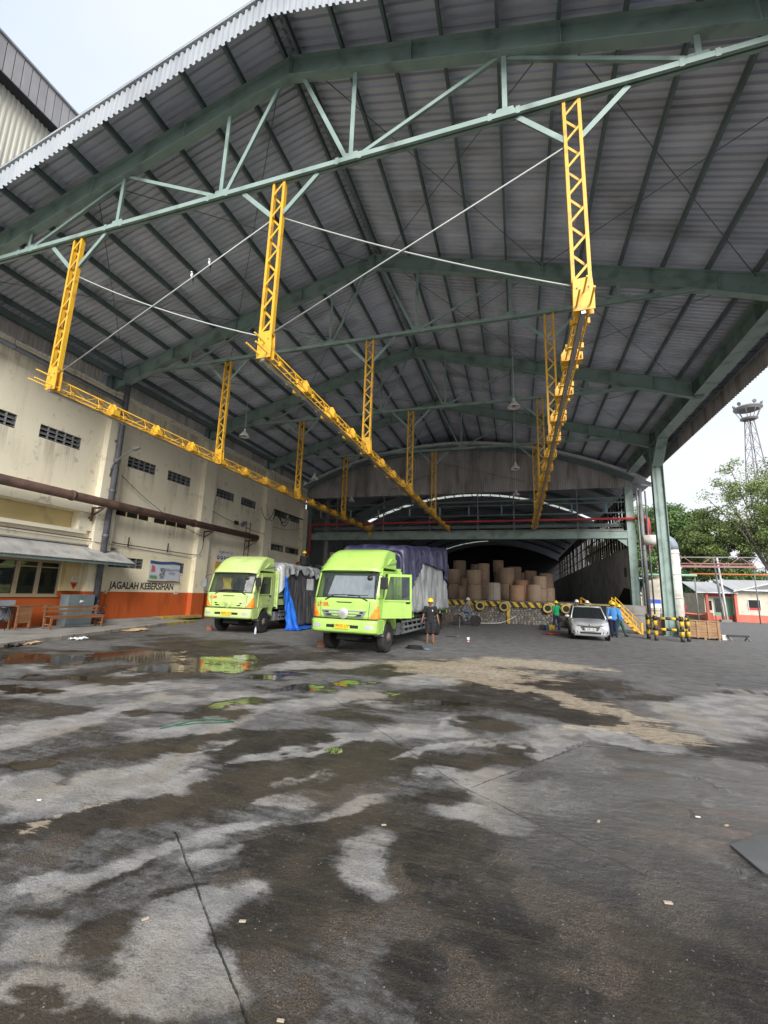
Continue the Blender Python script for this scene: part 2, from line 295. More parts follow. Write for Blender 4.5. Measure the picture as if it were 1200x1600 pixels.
# ------------------------------------------------------------------ ground
STAINS_GLARE=[(0,-9.38,7.29,0.42,0.52,0.44,-0.32),(0,-7.51,7.42,0.24,0.41,0.28,-0.26),(0,-6.59,6.1,1.31,0.96,0.24,-0.21),(0,-5.39,5.95,0.44,0.21,0.15,-0.16),(0,-4.52,6.56,0.35,0.24,0.19,-0.26),(0,-5.54,4.65,0.18,0.81,0.4,-0.28),(0,-5.44,3.95,0.14,0.32,0.3,-0.19),(0,-3.93,4.87,0.41,0.53,0.16,-0.18),(0,-3.58,5.92,0.84,0.7,0.13,-0.2),(0,-5.04,5.21,0.16,0.07,0.15,-0.15),(0,-2.89,7.11,0.59,0.66,0.22,-0.48),(0,-3.54,4.41,0.18,0.48,0.11,-0.11),(0,-3.5,3.67,0.19,0.44,0.23,-0.19),(0,-3.1,3.42,0.31,0.35,0.18,-0.16),(0,-3.56,3.02,0.17,0.34,0.25,-0.16),(0,-4.15,3.05,0.13,0.17,0.3,-0.18),(0,-2.66,4.46,0.32,0.47,0.1,-0.13),(0,-2.19,4.97,0.15,0.42,0.06,-0.1),(0,-1.88,5.53,0.35,0.43,0.08,-0.18),(0,-1.44,3.69,0.23,0.29,0.06,-0.11),(0,-1.93,3.58,0.12,0.11,0.05,-0.06),(0,-2.11,3.13,0.16,0.12,0.04,-0.05),(0,-1.29,6,0.55,0.24,0.07,-0.3),(0,-0.96,6.62,0.23,0.28,0.04,-0.19),(0,-0.87,5.38,0.5,0.7,0.03,-0.12),(0,-0.37,5.71,0.31,0.31,0.01,-0.11),(0,0.48,5.76,0.42,0.06,-0.06,-0.5),(0,-0.11,4.54,0.63,0.03,-0.02,-0.38),(0,-0.45,3.96,0.45,0.09,0.01,-0.17),(0,-0.71,4.6,0.37,-0.02,0.01,-0.14),(0,0.81,6.74,0.58,0.25,-0.04,-0.31),(0,-2.44,2.6,0.36,0.57,0.08,-0.05),(0,-2.71,2.17,0.1,0.17,0.08,-0.04),(0,-1.99,2.86,0.14,0.12,0.06,-0.06),(0,-1.74,2.31,0.26,0.2,0.22,-0.19),(0,-1.6,2.51,0.13,0.05,0.08,-0.11),(0,-1.65,1.99,0.3,0.11,0.15,-0.15),(0,-2.26,1.9,0.18,0.13,0.18,-0.1),(0,-2.01,1.68,0.19,0.07,0.11,-0.07),(0,-1.57,1.79,0.3,0.11,0.09,-0.08),(0,-1.35,1.99,0.13,0.05,0.1,-0.13),(0,-1.02,3.1,0.24,-0.07,0.02,-0.33),(0,-0.84,2.94,0.15,-0.02,0.01,-0.17),(0,-0.09,3.96,0.22,0.04,-0,-0.17),(0,-1.97,9.35,0.74,0.37,0.1,-0.48),(0,-4.56,9.95,1.02,1.05,0.28,-0.57),(0,-1.73,7.25,0.58,0.27,0.07,-0.28),(0,-1.93,4.05,0.18,0.27,0.06,-0.09),(0,3,8.7,0.81,0.12,-0.62,-1.66),(0,3.97,10.22,0.74,0.34,-0.54,-1.33),(0,1.38,6.47,0.48,-0.04,-0.06,-0.22),(0,1.76,5.43,0.23,-0.1,-0.05,-0.11),(0,1.48,4.97,0.11,-0.09,-0.03,-0.06),(0,1.41,3.88,0.11,-0.1,-0.04,-0.07),(0,2.22,6.06,0.28,-0.02,-0.06,-0.14),(0,1.45,5.48,0.15,-0.06,-0.03,-0.08),(1,3.94,10.94,0.24,0.12,-0.09,-0.23),(1,4.44,11.25,0.14,0.07,-0.1,-0.24),(1,3.99,11.73,0.15,0.07,-0.06,-0.18),(1,-2.05,1.92,0.03,0.09,0.12,-0.05),(1,-2.11,2.11,0.08,0.14,0.1,-0.05),(1,-2.02,1.65,0.06,0.02,0.06,-0.04),(1,-2.01,2.4,0.12,0.15,0.04,-0.03),(1,-2.41,2.42,0.16,0.24,0.04,-0.03),(1,-2.54,2.05,0.11,0.12,0.03,-0.02),(1,-2.61,3.31,0.15,0.12,0.04,-0.04),(1,-4.35,3.75,0.25,0.29,0.15,-0.11),(1,-3.78,4.2,0.32,0.47,0.12,-0.12),(1,-5.02,5.33,0.32,0.14,0.1,-0.1),(1,-4.2,5.53,0.48,0.21,0.17,-0.21),(1,-1.2,7.77,1.15,0.26,0.1,-0.73),(1,-0.4,6.71,0.61,-0.05,0.01,-0.39),(1,-1.1,4.71,0.44,0.38,0.05,-0.16),(1,-0.84,4.07,0.37,0.14,0.03,-0.16),(1,-0.49,5.06,0.56,0.35,0.03,-0.25),(1,0.14,4.96,0.24,0.21,0,-0.13),(1,1.09,10.33,1.39,0.28,-0.11,-0.91),(1,2.11,9.55,0.71,0.34,-0.09,-0.37),(1,-1.77,4.83,0.44,0.57,0.08,-0.17),(1,-1.52,4.39,0.56,0.63,0.08,-0.16),(1,-1.61,3.33,0.33,0.28,0.05,-0.08),(1,-0.61,3.44,0.18,-0.05,-0,-0.24),(1,0.02,2.62,0.21,0.08,-0.01,-0.24),(1,-0.5,2.32,0.17,0.06,0.04,-0.17),(1,-0.29,2.88,0.21,0.02,-0,-0.22),(1,0.42,3.45,0.24,-0.08,-0.07,-0.22),(1,0.72,2.88,0.2,-0.04,-0.14,-0.28),(1,-1.23,2.65,0.21,0.08,0.1,-0.2),(1,0.2,2.46,0.16,0.06,-0.01,-0.1),(1,-1.71,3.02,0.2,0.16,0.06,-0.08),(2,-6.89,9.63,1.19,0.68,0.43,-0.58),(2,-8.38,8.91,0.6,0.58,0.59,-0.6),(2,-10.68,7.63,1.74,0.36,1.05,-0.73),(2,-9.46,9.06,0.9,1.28,0.78,-0.71),(2,-6.93,8.35,1.52,0.82,0.44,-0.51),(2,-4.85,8.33,0.69,0.36,0.18,-0.3),(2,-3.2,8.3,0.67,0.33,0.09,-0.22),(2,-2.26,7.74,0.23,0.11,0.06,-0.19),(2,-4.25,6.05,0.52,0.39,0.19,-0.25),(2,-3.85,7.54,0.62,0.3,0.15,-0.28),(2,-7.93,6.46,1.07,0.54,0.32,-0.25),(2,-7.78,5.45,0.51,0.25,0.27,-0.18),(2,-1.15,7.53,0.59,0.27,0.05,-0.34),(2,1.75,5.39,0.12,-0.03,-0.02,-0.05),(2,1.52,5.03,0.08,-0.04,-0.02,-0.04),(2,1.37,4.73,0.08,-0.1,-0.02,-0.04),(2,1.42,3.88,0.08,-0.07,-0.02,-0.04),(2,-4.56,3.38,0.2,0.16,0.13,-0.08),(3,-1.76,11.48,1.55,0.47,0.12,-0.82),(3,-0.39,12.7,1.66,0.5,0.02,-0.97),(3,0.73,12.84,1.43,-0.13,-0.05,-0.6),(3,-0.79,10.82,1.59,0.14,0.05,-0.88),(3,-1.74,10.29,1.01,0.09,0.09,-0.57),(3,-0.45,9.56,1.01,-0.27,0.01,-0.47),(3,0.59,8.88,0.46,-0.7,-0.07,-0.48),(3,1.32,8.25,0.56,-0.47,-0.1,-0.46),(3,1.61,7.12,0.4,-0.2,-0.12,-0.4),(3,1.09,7.2,0.49,0.49,-0.03,-0.27),(3,-3.25,2.98,0.12,0.22,0.03,-0.02),(3,-3.39,2.64,0.1,0.11,0.04,-0.02),(4,-1.23,9.28,0.36,0.18,0.03,-0.26),(4,0.31,9.93,0.72,-0.37,-0.02,-0.36),(4,0.89,8.59,0.45,-0.42,-0.07,-0.41),(4,1.69,8.61,0.52,-0.23,-0.07,-0.3),(4,1.65,7.61,0.38,-0.13,-0.08,-0.31),(4,-0,3.46,0.16,0.01,-0.02,-0.19),(4,0.27,3.09,0.28,-0.07,-0.09,-0.29),(4,-0.61,2.67,0.26,0.1,0.07,-0.28),(4,-0.21,2.39,0.28,0.1,0.02,-0.2),(4,0.85,3.42,0.26,-0.09,-0.16,-0.34),(4,-1.78,2.62,0.12,0.09,0.09,-0.1),(4,-0.82,2.41,0.18,0.07,0.08,-0.23),(4,-1.05,2.06,0.16,0.06,0.08,-0.14),(4,0.36,2.63,0.26,0.09,-0.03,-0.19),(4,-9.48,9.01,1.26,0.74,0.69,-0.63),(4,-0.71,3.06,0.1,0.04,0.05,-0.19),(4,-3.04,2.44,0.17,0.24,0.2,-0.11),(4,-1.6,3.9,0.39,0.36,0.07,-0.13)]
def vnoise(x, y, seed):
    def h(i, j):
        n = (i*374761393 + j*668265263 + seed*974711) & 0xffffffff
        n = ((n ^ (n >> 13)) * 1274126177) & 0xffffffff
        return ((n ^ (n >> 16)) & 0xffff)/65535.
    i = np.floor(x).astype(np.int64); j = np.floor(y).astype(np.int64); u = x-i; v = y-j
    u = u*u*(3-2*u); v = v*v*(3-2*v)
    return (h(i,j)*(1-u)+h(i+1,j)*u)*(1-v)+(h(i,j+1)*(1-u)+h(i+1,j+1)*u)*v
def fbm(x, y, seed, o=4):
    r = 0; a = .5
    for k in range(o): r = r+a*vnoise(x*2**k, y*2**k, seed+k); a *= .5
    return r
def sm(x, a, b):
    t = np.clip((x-a)/(b-a), 0, 1); return t*t*(3-2*t)
def build_yard():
    ys = [-4.]
    while ys[-1] < 75: ys.append(ys[-1] + min(.9, max(.028, abs(ys[-1])**1.5*.0065)))
    xs = [0.]
    while xs[-1] < 45: xs.append(xs[-1] + min(.9, .03+xs[-1]*.011))
    xs = [-x for x in xs[:0:-1] if x < 17.5]+xs
    X, Y = np.meshgrid(np.array(xs), np.array(ys)); ny, nx = X.shape
    d = np.hypot(X, Y)
    wsc = np.clip(d*.09, .1, .8)
    WX = X + (fbm(X*1.3, Y*1.3, 3)-.47)*1.5*wsc + (fbm(X*4, Y*5, 31, 5)-.47)*.95*wsc
    WY = Y + (fbm(X*1.3+40, Y*1.3, 9)-.47)*1.2*wsc + (fbm(X*4+9, Y*5, 37, 5)-.47)*.7*wsc
    ch = [np.zeros_like(X) for _ in range(5)]
    for c, cx, cy, a, b, e, f in STAINS_GLARE:
        det = a*f-b*e
        if abs(det) < 1e-6: continue
        dx = WX-cx; dy = WY-cy
        u = (f*dx-e*dy)/det; v = (-b*dx+a*dy)/det
        q = np.sqrt(u*u+v*v)
        ch[c] = np.maximum(ch[c], 1-sm(q, .45, 1.45))
    L, D, P, Sd, Ru = ch  # L: pale dry patches; at the right, wet glare painted as pale colour
    # far yard is dry grey asphalt, the near yard is soaked, the left strip is a run of puddles
    far = sm(WY + .10*WX, 11.2, 13.6)
    far = np.maximum(far, sm(WX, .8, 2.0)*sm(WY, 6.6, 8.2)*.85)
    ca, sa = math.cos(.96), math.sin(.96); SU = WX*ca+WY*sa*1.; SV = -WX*sa+WY*ca      # streaks run with the traffic
    big = sm(fbm(SU*.45+7, SV*1.7, 55, 5), .36, .60)
    band = sm(fbm(X*.42+3, Y*1.05, 91, 5), .40, .56); mid = sm(Y, 3.2, 5.2)*(1-sm(Y, 10.5, 12.5))
    big = big*(1-mid)+np.minimum(big*.4+.6, band)*mid
    wet = np.clip(1-far, 0, 1)*(.42+.52*big)*(1-mid*.45*(1-band))
    wet = wet*(1-L*1.05) ; wet = np.maximum(wet, D*.95); wet = np.maximum(wet, P)
    br = sm(WX+.2*WY, -1.0, .6)*(1-sm(WY-.25*WX, 3.6, 5.2)); wet = np.maximum(wet, br*.84*(1-L)); Ru = np.maximum(Ru, br*.42)
    # smooth-trowelled dark slab on the right with a straight edge
    slab = ((WY*.35+Y*.65) < 4.48+(X+.47)*1.45)*((WY*.3+Y*.7) < 6.25)*sm(X, -.55, -.1)
    slab = slab*sm(X, -.5, .15)*sm(WY-WX*.25, 2.6, 4.0)
    Ru = Ru*(1-D*.85)
    rng = np.clip(np.stack([wet, P, Sd, Ru, slab*1., L*1.], -1), 0, 1).reshape(-1, 6)
    Z = (fbm(X*.5, Y*.5, 77)-.5)*.02*np.exp(-d/30)
    Z = Z*0
    me = bpy.data.meshes.new('concrete_yard')
    me.vertices.add(nx*ny); me.vertices.foreach_set('co', np.stack([X, Y, Z], -1).ravel())
    idx = np.arange(nx*ny).reshape(ny, nx)
    q = np.stack([idx[:-1,:-1], idx[:-1,1:], idx[1:,1:], idx[1:,:-1]], -1).reshape(-1, 4)
    me.loops.add(q.size); me.loops.foreach_set('vertex_index', q.ravel())
    me.polygons.add(len(q)); me.polygons.foreach_set('loop_start', np.arange(0, q.size, 4)); me.polygons.foreach_set('loop_total', np.full(len(q), 4))
    me.update(calc_edges=True)
    for nm, cs in (('stain_a', (0,1,2)), ('stain_glare_b', (3,4,5))):
        at = me.attributes.new(nm, 'FLOAT_COLOR', 'POINT')
        at.data.foreach_set('color', np.concatenate([rng[:, cs], np.ones((nx*ny,1))], 1).ravel())
    return me
def yard_mat():
    m = bpy.data.materials.new('stained_wet_concrete'); m.use_nodes = True; nt = m.node_tree; N = nt.nodes.new; L = nt.links.new
    b = nt.nodes['Principled BSDF']
    g = N('ShaderNodeNewGeometry'); pos = g.outputs['Position']
    def attr(n):
        a = N('ShaderNodeAttribute'); a.attribute_name = n; s = N('ShaderNodeSeparateColor'); L(a.outputs['Color'], s.inputs[0]); return s.outputs
    wet, pud, sand = attr('stain_a'); rust, slab, dry_glare = attr('stain_glare_b')
    def nz(sc, de=6, ro=.6, st=(1,1,1), rot=0):
        mp = N('ShaderNodeMapping'); mp.inputs['Scale'].default_value = st; mp.inputs['Rotation'].default_value = (0,0,rot); L(pos, mp.inputs[0])
        n = N('ShaderNodeTexNoise'); n.inputs['Scale'].default_value = sc; n.inputs['Detail'].default_value = de; n.inputs['Roughness'].default_value = ro; L(mp.outputs[0], n.inputs['Vector']); return n.outputs[0]
    def ma(op, a, c=0., cl=False):
        x = N('ShaderNodeMath'); x.operation = op; x.use_clamp = cl
        for i, q in enumerate((a, c)):
            if isinstance(q, (int, float)): x.inputs[i].default_value = q
            else: L(q, x.inputs[i])
        return x.outputs[0]
    def rng(x, a, b2, c0=0., c1=1.):
        r = N('ShaderNodeMapRange'); r.interpolation_type = 'SMOOTHSTEP'
        for i, q in ((1,a),(2,b2),(3,c0),(4,c1)): r.inputs[i].default_value = q
        L(x, r.inputs[0]); return r.outputs[0]
    def mix(f, a, b2):
        x = N('ShaderNodeMix'); x.data_type = 'RGBA'
        if isinstance(f, float): x.inputs['Factor'].default_value = f
        else: L(f, x.inputs['Factor'])
        for i, c in ((6, a), (7, b2)):
            if isinstance(c, tuple): x.inputs[i].default_value = (*c, 1)
            else: L(c, x.inputs[i])
        return x.outputs[2]
    n1 = nz(3, 9, .62); n2 = nz(9, 8, .65); n3 = nz(75, 5, .75); n4 = nz(1.1, 6, .55, (1,.55,1), .35)
    n5 = nz(26, 6, .7); n6 = nz(210, 3, .7); n7 = nz(115, 4, .8)
    strk = nz(6.5, 8, .68, (.22,1.5,1), -.96); tyre = nz(9, 7, .7, (.10,1.6,1), -.55)
    def pm(x, amp): return ma('MULTIPLY', ma('SUBTRACT', x, .5), amp)
    # jittered wet edge: blotchy, streaked along the traffic, broken up by the grains
    jit = ma('ADD', ma('ADD', pm(n2, 1.15), pm(strk, 1.5)), ma('ADD', pm(n5, 1.1), pm(n3, .9)))
    w = rng(ma('ADD', wet, jit), .16, .80)
    p = rng(ma('ADD', pud, ma('ADD', pm(n2, 1.3), ma('ADD', pm(strk, 1.0), pm(n1, 1.2)))), .66, .80)
    s = rng(ma('ADD', sand, ma('ADD', pm(nz(5, 9, .72, (.16,1.9,1), .25), 3.6), ma('ADD', pm(n5, 1.2), pm(n1, 1.3)))), .32, .70)
    s = ma('MULTIPLY', s, rng(sand, .03, .30))
    r = rng(ma('ADD', rust, ma('ADD', pm(n1, 1.4), pm(n2, .9))), .30, .85)
    dry = mix(rng(n1, .36, .64), (.20,.195,.19), (.40,.385,.37))
    dry = mix(rng(strk, .40, .62, 0, .4), dry, (.24,.238,.245))
    dry = mix(rng(n4, .45, .65, 0, .6), dry, (.31,.265,.205))
    far = mix(rng(n1, .36, .64), (.098,.097,.100), (.175,.172,.170))
    far = mix(rng(nz(3.2, 8, .72, (.14,1.8,1), .12), .50, .62, 0, .6), far, (.215,.21,.205))
    far = mix(rng(tyre, .53, .62, 0, .5), far, (.070,.070,.073))
    dry = mix(rng(ma('ADD', dry_glare, jit), .10, .55), far, dry)  # pale mask lightens dry patches and paints the right-hand wet sheen into the colour
    wetc = mix(rng(n1, .36, .64), (.016,.0148,.0145), (.046,.039,.033))
    wetc = mix(rng(n4, .45, .62, 0, .7), wetc, (.080,.062,.044))
    wetc = mix(rng(tyre, .50, .60, 0, .35), wetc, (.09,.075,.05))
    c = mix(w, dry, wetc)
    # rough brown exposed aggregate
    brn = mix(rng(n7, .42, .60), (.034,.026,.021), (.24,.19,.15))
    c = mix(ma('MULTIPLY', r, rng(n5, .36, .60, .25, .80)), c, brn)
    c = mix(ma('MULTIPLY', slab, rng(n2, .35, .6, .45, .85)), c, mix(rng(n7, .4, .62), (.045,.044,.044), (.20,.195,.192)))
    c = mix(ma('MULTIPLY', s, .85), c, mix(rng(n2, .38, .62), (.58,.50,.39), (.42,.33,.23)))
    # pale and dark grains, coarse then fine
    c = mix(rng(n3, .555, .64, 0, .60), c, mix(w, (.38,.36,.34), (.115,.095,.075)))
    c = mix(rng(n3, .45, .36, 0, .65), c, (.018,.016,.015))
    c = mix(rng(n6, .56, .64, 0, .60), c, mix(w, (.44,.42,.39), (.17,.145,.12)))
    c = mix(rng(n7, .44, .36, 0, .45), c, (.02,.018,.016))
    c = mix(rng(nz(34, 2, .5), .675, .70, 0, .45), c, (.26,.24,.22))
    mud = mix(rng(n4, .4, .6), (.024,.019,.013), (.040,.029,.017))
    c = mix(p, c, mud)
    # slab joints and cracks, a few straight runs
    sp = N('ShaderNodeSeparateXYZ'); L(pos, sp.inputs[0])
    jx = ma('ADD', sp.outputs[0], ma('MULTIPLY', ma('SUBTRACT', n2, .5), .05)); jy = ma('ADD', sp.outputs[1], ma('MULTIPLY', ma('SUBTRACT', n1, .5), .05))
    cr = None
    for (x0,y0,x1,y1,wd) in ((-2.42,2.92,-1.0,1.8,.0045), (-3.03,7.11,-.6,4.5,.004), (-.6,4.5,.75,3.56,.004), (-.47,4.48,.7,6.18,.006), (.7,6.18,5.2,6.75,.012), (-7.5,10.2,1,8.9,.005)):
        l = math.hypot(x1-x0, y1-y0); ux, uy = (x1-x0)/l, (y1-y0)/l
        along = ma('ADD', ma('MULTIPLY', ma('SUBTRACT', jx, x0), ux), ma('MULTIPLY', ma('SUBTRACT', jy, y0), uy))
        perp = ma('ABSOLUTE', ma('ADD', ma('MULTIPLY', ma('SUBTRACT', jx, x0), -uy), ma('MULTIPLY', ma('SUBTRACT', jy, y0), ux)))
        q = ma('MULTIPLY', rng(perp, wd*.5, wd*1.6, 1, 0), ma('MULTIPLY', ma('GREATER_THAN', along, 0.), ma('LESS_THAN', along, l)))
        cr = q if cr is None else ma('MAXIMUM', cr, q)
    c = mix(ma('MULTIPLY', cr, rng(n2, .38, .56, .15, .9)), c, (.018,.016,.015))
    L(c, b.inputs['Base Color'])
    # roughness: standing water is a mirror, wet slab glossy and bumpy, dry matt
    ro = ma('SUBTRACT', .88, ma('MULTIPLY', w, .36)); ro = ma('ADD', ro, ma('MULTIPLY', ma('SUBTRACT', n2, .5), .35))
    ro = ma('MINIMUM', ro, ma('SUBTRACT', 1.0, ma('MULTIPLY', slab, .74)))
    film = rng(ma('ADD', nz(3.3, 6, .6, (.5,1.3,1), -.6), ma('MULTIPLY', slab, .08)), .56, .66)   # thin water film on soaked areas
    ro = ma('SUBTRACT', ro, ma('MULTIPLY', ma('MULTIPLY', film, w), .30))
    ro = ma('MULTIPLY', ro, ma('SUBTRACT', 1., ma('MULTIPLY', p, .93)))
    L(ma('MAXIMUM', ro, .025), b.inputs['Roughness']); L(ma('ADD', ma('SUBTRACT', .5, ma('MULTIPLY', w, .24)), ma('ADD', ma('MULTIPLY', p, .24), ma('MULTIPLY', slab, .45))), b.inputs['Specular IOR Level'])
    h = ma('ADD', ma('MULTIPLY', n3, .8), ma('ADD', ma('MULTIPLY', n5, 1.3), ma('MULTIPLY', n2, 1.6)))
    ridge = nz(8, 7, .7, (.75,1.5,1), -.6)
    h = ma('ADD', h, ma('MULTIPLY', ma('MULTIPLY', ridge, ma('ADD', ma('MULTIPLY', slab, .8), ma('MULTIPLY', w, .2))), 3.6))
    h = ma('SUBTRACT', h, ma('MULTIPLY', cr, 1.5))
    h = ma('MULTIPLY', h, ma('SUBTRACT', 1., ma('MULTIPLY', p, .992)))
    bp = N('ShaderNodeBump'); bp.inputs['Strength'].default_value = 1.0; bp.inputs['Distance'].default_value = .014; L(h, bp.inputs['Height']); L(bp.outputs[0], b.inputs['Normal'])
    return m
me = build_yard(); me.materials.append(yard_mat()); put('yard', me, None, kind='structure')
GRND = mat('far_ground', (.15,.15,.145), .9, 0, (.12,.12,.11), .2, dirt=(.1,.1,.06), dscale=.1)
put('ground', MB().box(-300, 300, -200, 500, -.5, -.02), GRND, kind='structure')
SOIL = mat('verge_grass_soil', (.10,.09,.06), .95, 0, (.06,.09,.03), .8, bump=.6)

# raised walkway with kerb along the office wall
CURB = [(-12.9,6.2),(-13.3,8.2),(-13.75,10.3),(-14.65,13.6),(-15.3,16.2),(-15.75,18.6),(-17.5,18.6),(-17.5,6.2)]
wk = MB().prism([(x, y, 0) for x, y in CURB], (0,0,.10))
put('walkway', wk, CONC, kind='structure', fix=True)
KERB = mat('kerb_concrete', (.36,.33,.28), .85, 0, (.26,.24,.21), 2, dirt=(.14,.13,.12), dscale=2.5, dlo=.48, bump=.6, bscale=18)
KERB_Y = mat('kerb_yellow', (.48,.37,.06), .8, 0, (.3,.25,.09), 2, dirt=(.15,.13,.1), dscale=3)
kerb = thing('kerb', 'worn concrete kerb edging the raised walkway below the office wall', 'kerb', (-13.3, 8.2, 0))
for a, b in zip(CURB[:5], CURB[1:6]):
    d = Vector((b[0]-a[0], b[1]-a[1], 0)); n = max(1, int(d.length/.95))
    for i in range(n):
        p = Vector((a[0]-.0, a[1], .062))+d*(i/n); q = Vector((a[0], a[1], .062))+d*((i+.985)/n)
        off = Vector((.07, rnd.uniform(-.01,.01), rnd.uniform(-.006,.006))) - Vector((-13.3, 8.2, 0))
        put('kerbstone', MB().bar(p+off, q+off, .14, .13), KERB_Y if p.y > 16.1 else KERB, kerb, bevel=.012)
def stripe_step():
    t = thing('step', 'long low step against the orange wall, its right end painted yellow', 'step', (-17.15, 14.7, .1))
    put('step_slab', MB().box(-.34, .25, 0, 3.0, 0, .13), CONC, t, bevel=.01)
    put('step_slab', MB().box(-.34, .25, 3.01, 5.9, 0, .14), KERB_Y, t, bevel=.01)
stripe_step()

# ------------------------------------------------------------------ steel canopy
CX, SL = -5.15, .282
Y0, Y1 = 6.35, 37.6
TY = [7.42, 14.09, 20.76, 27.43]
def zr(x): return 15.2-SL*abs(x-CX)
def corr(L, W, n, d, flat=.45):
    """trapezoid sheet: ribs run along x (length L), profile across y (width W, n ribs, depth d)"""
    P = []; p = W/n
    for i in range(n):
        P += [(i*p, 0), (i*p+p*.12, d), (i*p+p*(.12+flat*.55), d), (i*p+p*(.24+flat*.55), 0)]
    P.append((W, 0)); mb = MB()
    mb.grid([[(0, y, z) for y, z in P], [(L, y, z) for y, z in P]], sm=False)
    return mb
can = thing('steel_canopy', 'huge open green steel canopy with corrugated grey roof over the loading yard', 'canopy', (0,0,0))
# roof sheets: two rows on each slope, laid one beside the other
ang = math.atan(SL); LS = 13.95/math.cos(ang)
lenA = LS*.52; lenB = LS*.49
shA = corr(lenA, .985, 5, .06).mesh('roof_sheet', [GALV]); shB = corr(lenB, .985, 5, .06).mesh('roof_sheet', [GALV])
n = int((Y1-Y0)/.968)+1
for i in range(n):
    y = Y0+i*.968
    for sgn in (1, -1):
        for me, s0, dz in ((shA, 0, .012), (shB, lenA-.15, 0)):
            x = CX+sgn*math.cos(ang)*(s0+.01); z = 15.2-math.sin(ang)*s0+dz+rnd.uniform(-.004,.004)
            o = put('roof_sheet', me, None, can, (x, y if sgn > 0 else y+.985, z))
            o.rotation_euler = (Matrix.Rotation(0 if sgn > 0 else PI, 3, 'Z') @ Matrix.Rotation(ang, 3, 'Y')).to_euler()
put('ridge_cap', MB().prism([(CX-.35,Y0,zr(CX-.35)+.06),(CX,Y0,15.28),(CX+.35,Y0,zr(CX+.35)+.06),(CX,Y0,15.31)], (0,Y1-Y0,0)), FASCIA, can)
# purlins: C sections along the building
for k in range(11):
    for sgn in (1, -1):
        x = CX+sgn*(.18+1.2*k); z = zr(x)-.03
        mb = MB().box(x-.012, x+.012, Y0+.03, Y1, z-.19, z).box(x-.012, x+.055, Y0+.03, Y1, z-.202, z-.191).box(x+.013, x+.055, Y0+.03, Y1, z-.012, z-.002)
        put('purlin', mb, G_DARK, can)
# one truss: rafter I sections with haunches, tie bar, posts, diagonals, knee braces
def rz_top(x): return zr(x)-.24
def I_seg(mb, p, q, d, fw=.22, drop=None):
    """I beam between p and q (top flange line), depth d at p and drop at q"""
    d2 = d if drop is None else drop
    (xa, za), (xb, zb) = p, q; t = .02
    mb.prism([(xa,-.008,za-t),(xb,-.008,zb-t),(xb,-.008,zb-d2+t),(xa,-.008,za-d+t)], (0,.016,0))
    mb.prism([(xa,-fw/2,za),(xb,-fw/2,zb),(xb,-fw/2,zb-t),(xa,-fw/2,za-t)], (0,fw,0))
    mb.prism([(xa,-fw/2,za-d+t),(xb,-fw/2,zb-d2+t),(xb,-fw/2,zb-d2),(xa,-fw/2,za-d)], (0,fw,0))
def make_truss():
    mb = MB()
    for s in (1, -1):
        I_seg(mb, (CX, rz_top(CX)), (CX+s*9.4, rz_top(CX+s*9.4)), .60)
        I_seg(mb, (CX+s*9.4, rz_top(CX+s*9.4)), (CX+s*12.72, rz_top(CX+s*12.72)), .60, .24, .80)
        for k in (.0, 3.1, 6.2, 9.4, 11.2):
            x = CX+s*(k+.02); zt = rz_top(x); mb.box(x-.008, x+.008, -.10, .10, zt-.58, zt-.02)
    raf = put('rafter', mb, G_STEEL, can, (0, TY[0], 0), fix=True)
    ZC = 11.33
    def angle_bar(name, p, q, w_=.09, mt=G_STEEL, up=(0,1,0)):
        m = MB(); m.bar(p, q, w_, .014, up); pv = Vector(p); qv = Vector(q)
        m.bar(pv+Vector((0,.045,0)), qv+Vector((0,.045,0)), .014, .08, up)
        return put(name, m, mt, raf)
    zb = lambda x: rz_top(x)-.60
    # tie chord: double channel
    m = MB(); xe = 10.9
    for dy in (-.05, .05): m.box(CX-xe, CX+xe, dy-.03, dy-.018, ZC-.06, ZC+.06); m.box(CX-xe, CX+xe, dy-.018, dy+.03, ZC+.045, ZC+.06); m.box(CX-xe, CX+xe, dy-.018, dy+.03, ZC-.06, ZC-.045)
    put('tie_beam', m, G_STEEL, raf)
    for s in (1, -1):
        for xo in (1.75, 5.12, 8.5):
            x = CX+s*xo; angle_bar('post', (x, 0, ZC+.05), (x, 0, zb(x)), .10)
            g = MB().prism([(x-.22,.0,ZC+.06),(x+.22,.0,ZC+.06),(x+.16,.0,ZC+.24),(x-.16,.0,ZC+.24)], (0,.012,0)); put('gusset_plate', g, G_STEEL, raf)
            for kx in (-.3, .25): put('bolt_plate', MB().box(x+kx-.04, x+kx+.04, -.085, -.081, ZC-.09, ZC+.09), G_STEEL, raf)
        x = CX+s*1.75; angle_bar('diagonal', (x-s*.12, .03, ZC+.14), (CX+s*.35, .03, zb(CX+s*.3)), .10)
        angle_bar('diagonal', (x+s*.14, .03, ZC+.12), (CX+s*5.0, .03, zb(CX+s*5.1)+.05), .09)
        x = CX+s*5.2; angle_bar('diagonal', (x, .03, zb(x)-.02), (CX+s*8.45, .03, ZC+.15), .09)
    for hx in (1.2, -5.2, -11.6):
        for s in (1, -1):
            angle_bar('knee_brace', (hx+s*.14, 0, 10.38), (hx+s*1.0, 0, ZC-.08), .11)
    # haunch plate that rests on the eaves
    for s in (1, -1):
        x = CX+s*12.72; put('haunch', MB().box(min(x, x+s*.32), max(x, x+s*.32), -.16, .16, 10.62, rz_top(x)-.02), G_DARK, raf)
    return raf
raf = make_truss()
for y in TY[1:]: copy_tree(raf, can, (0, y, 0))
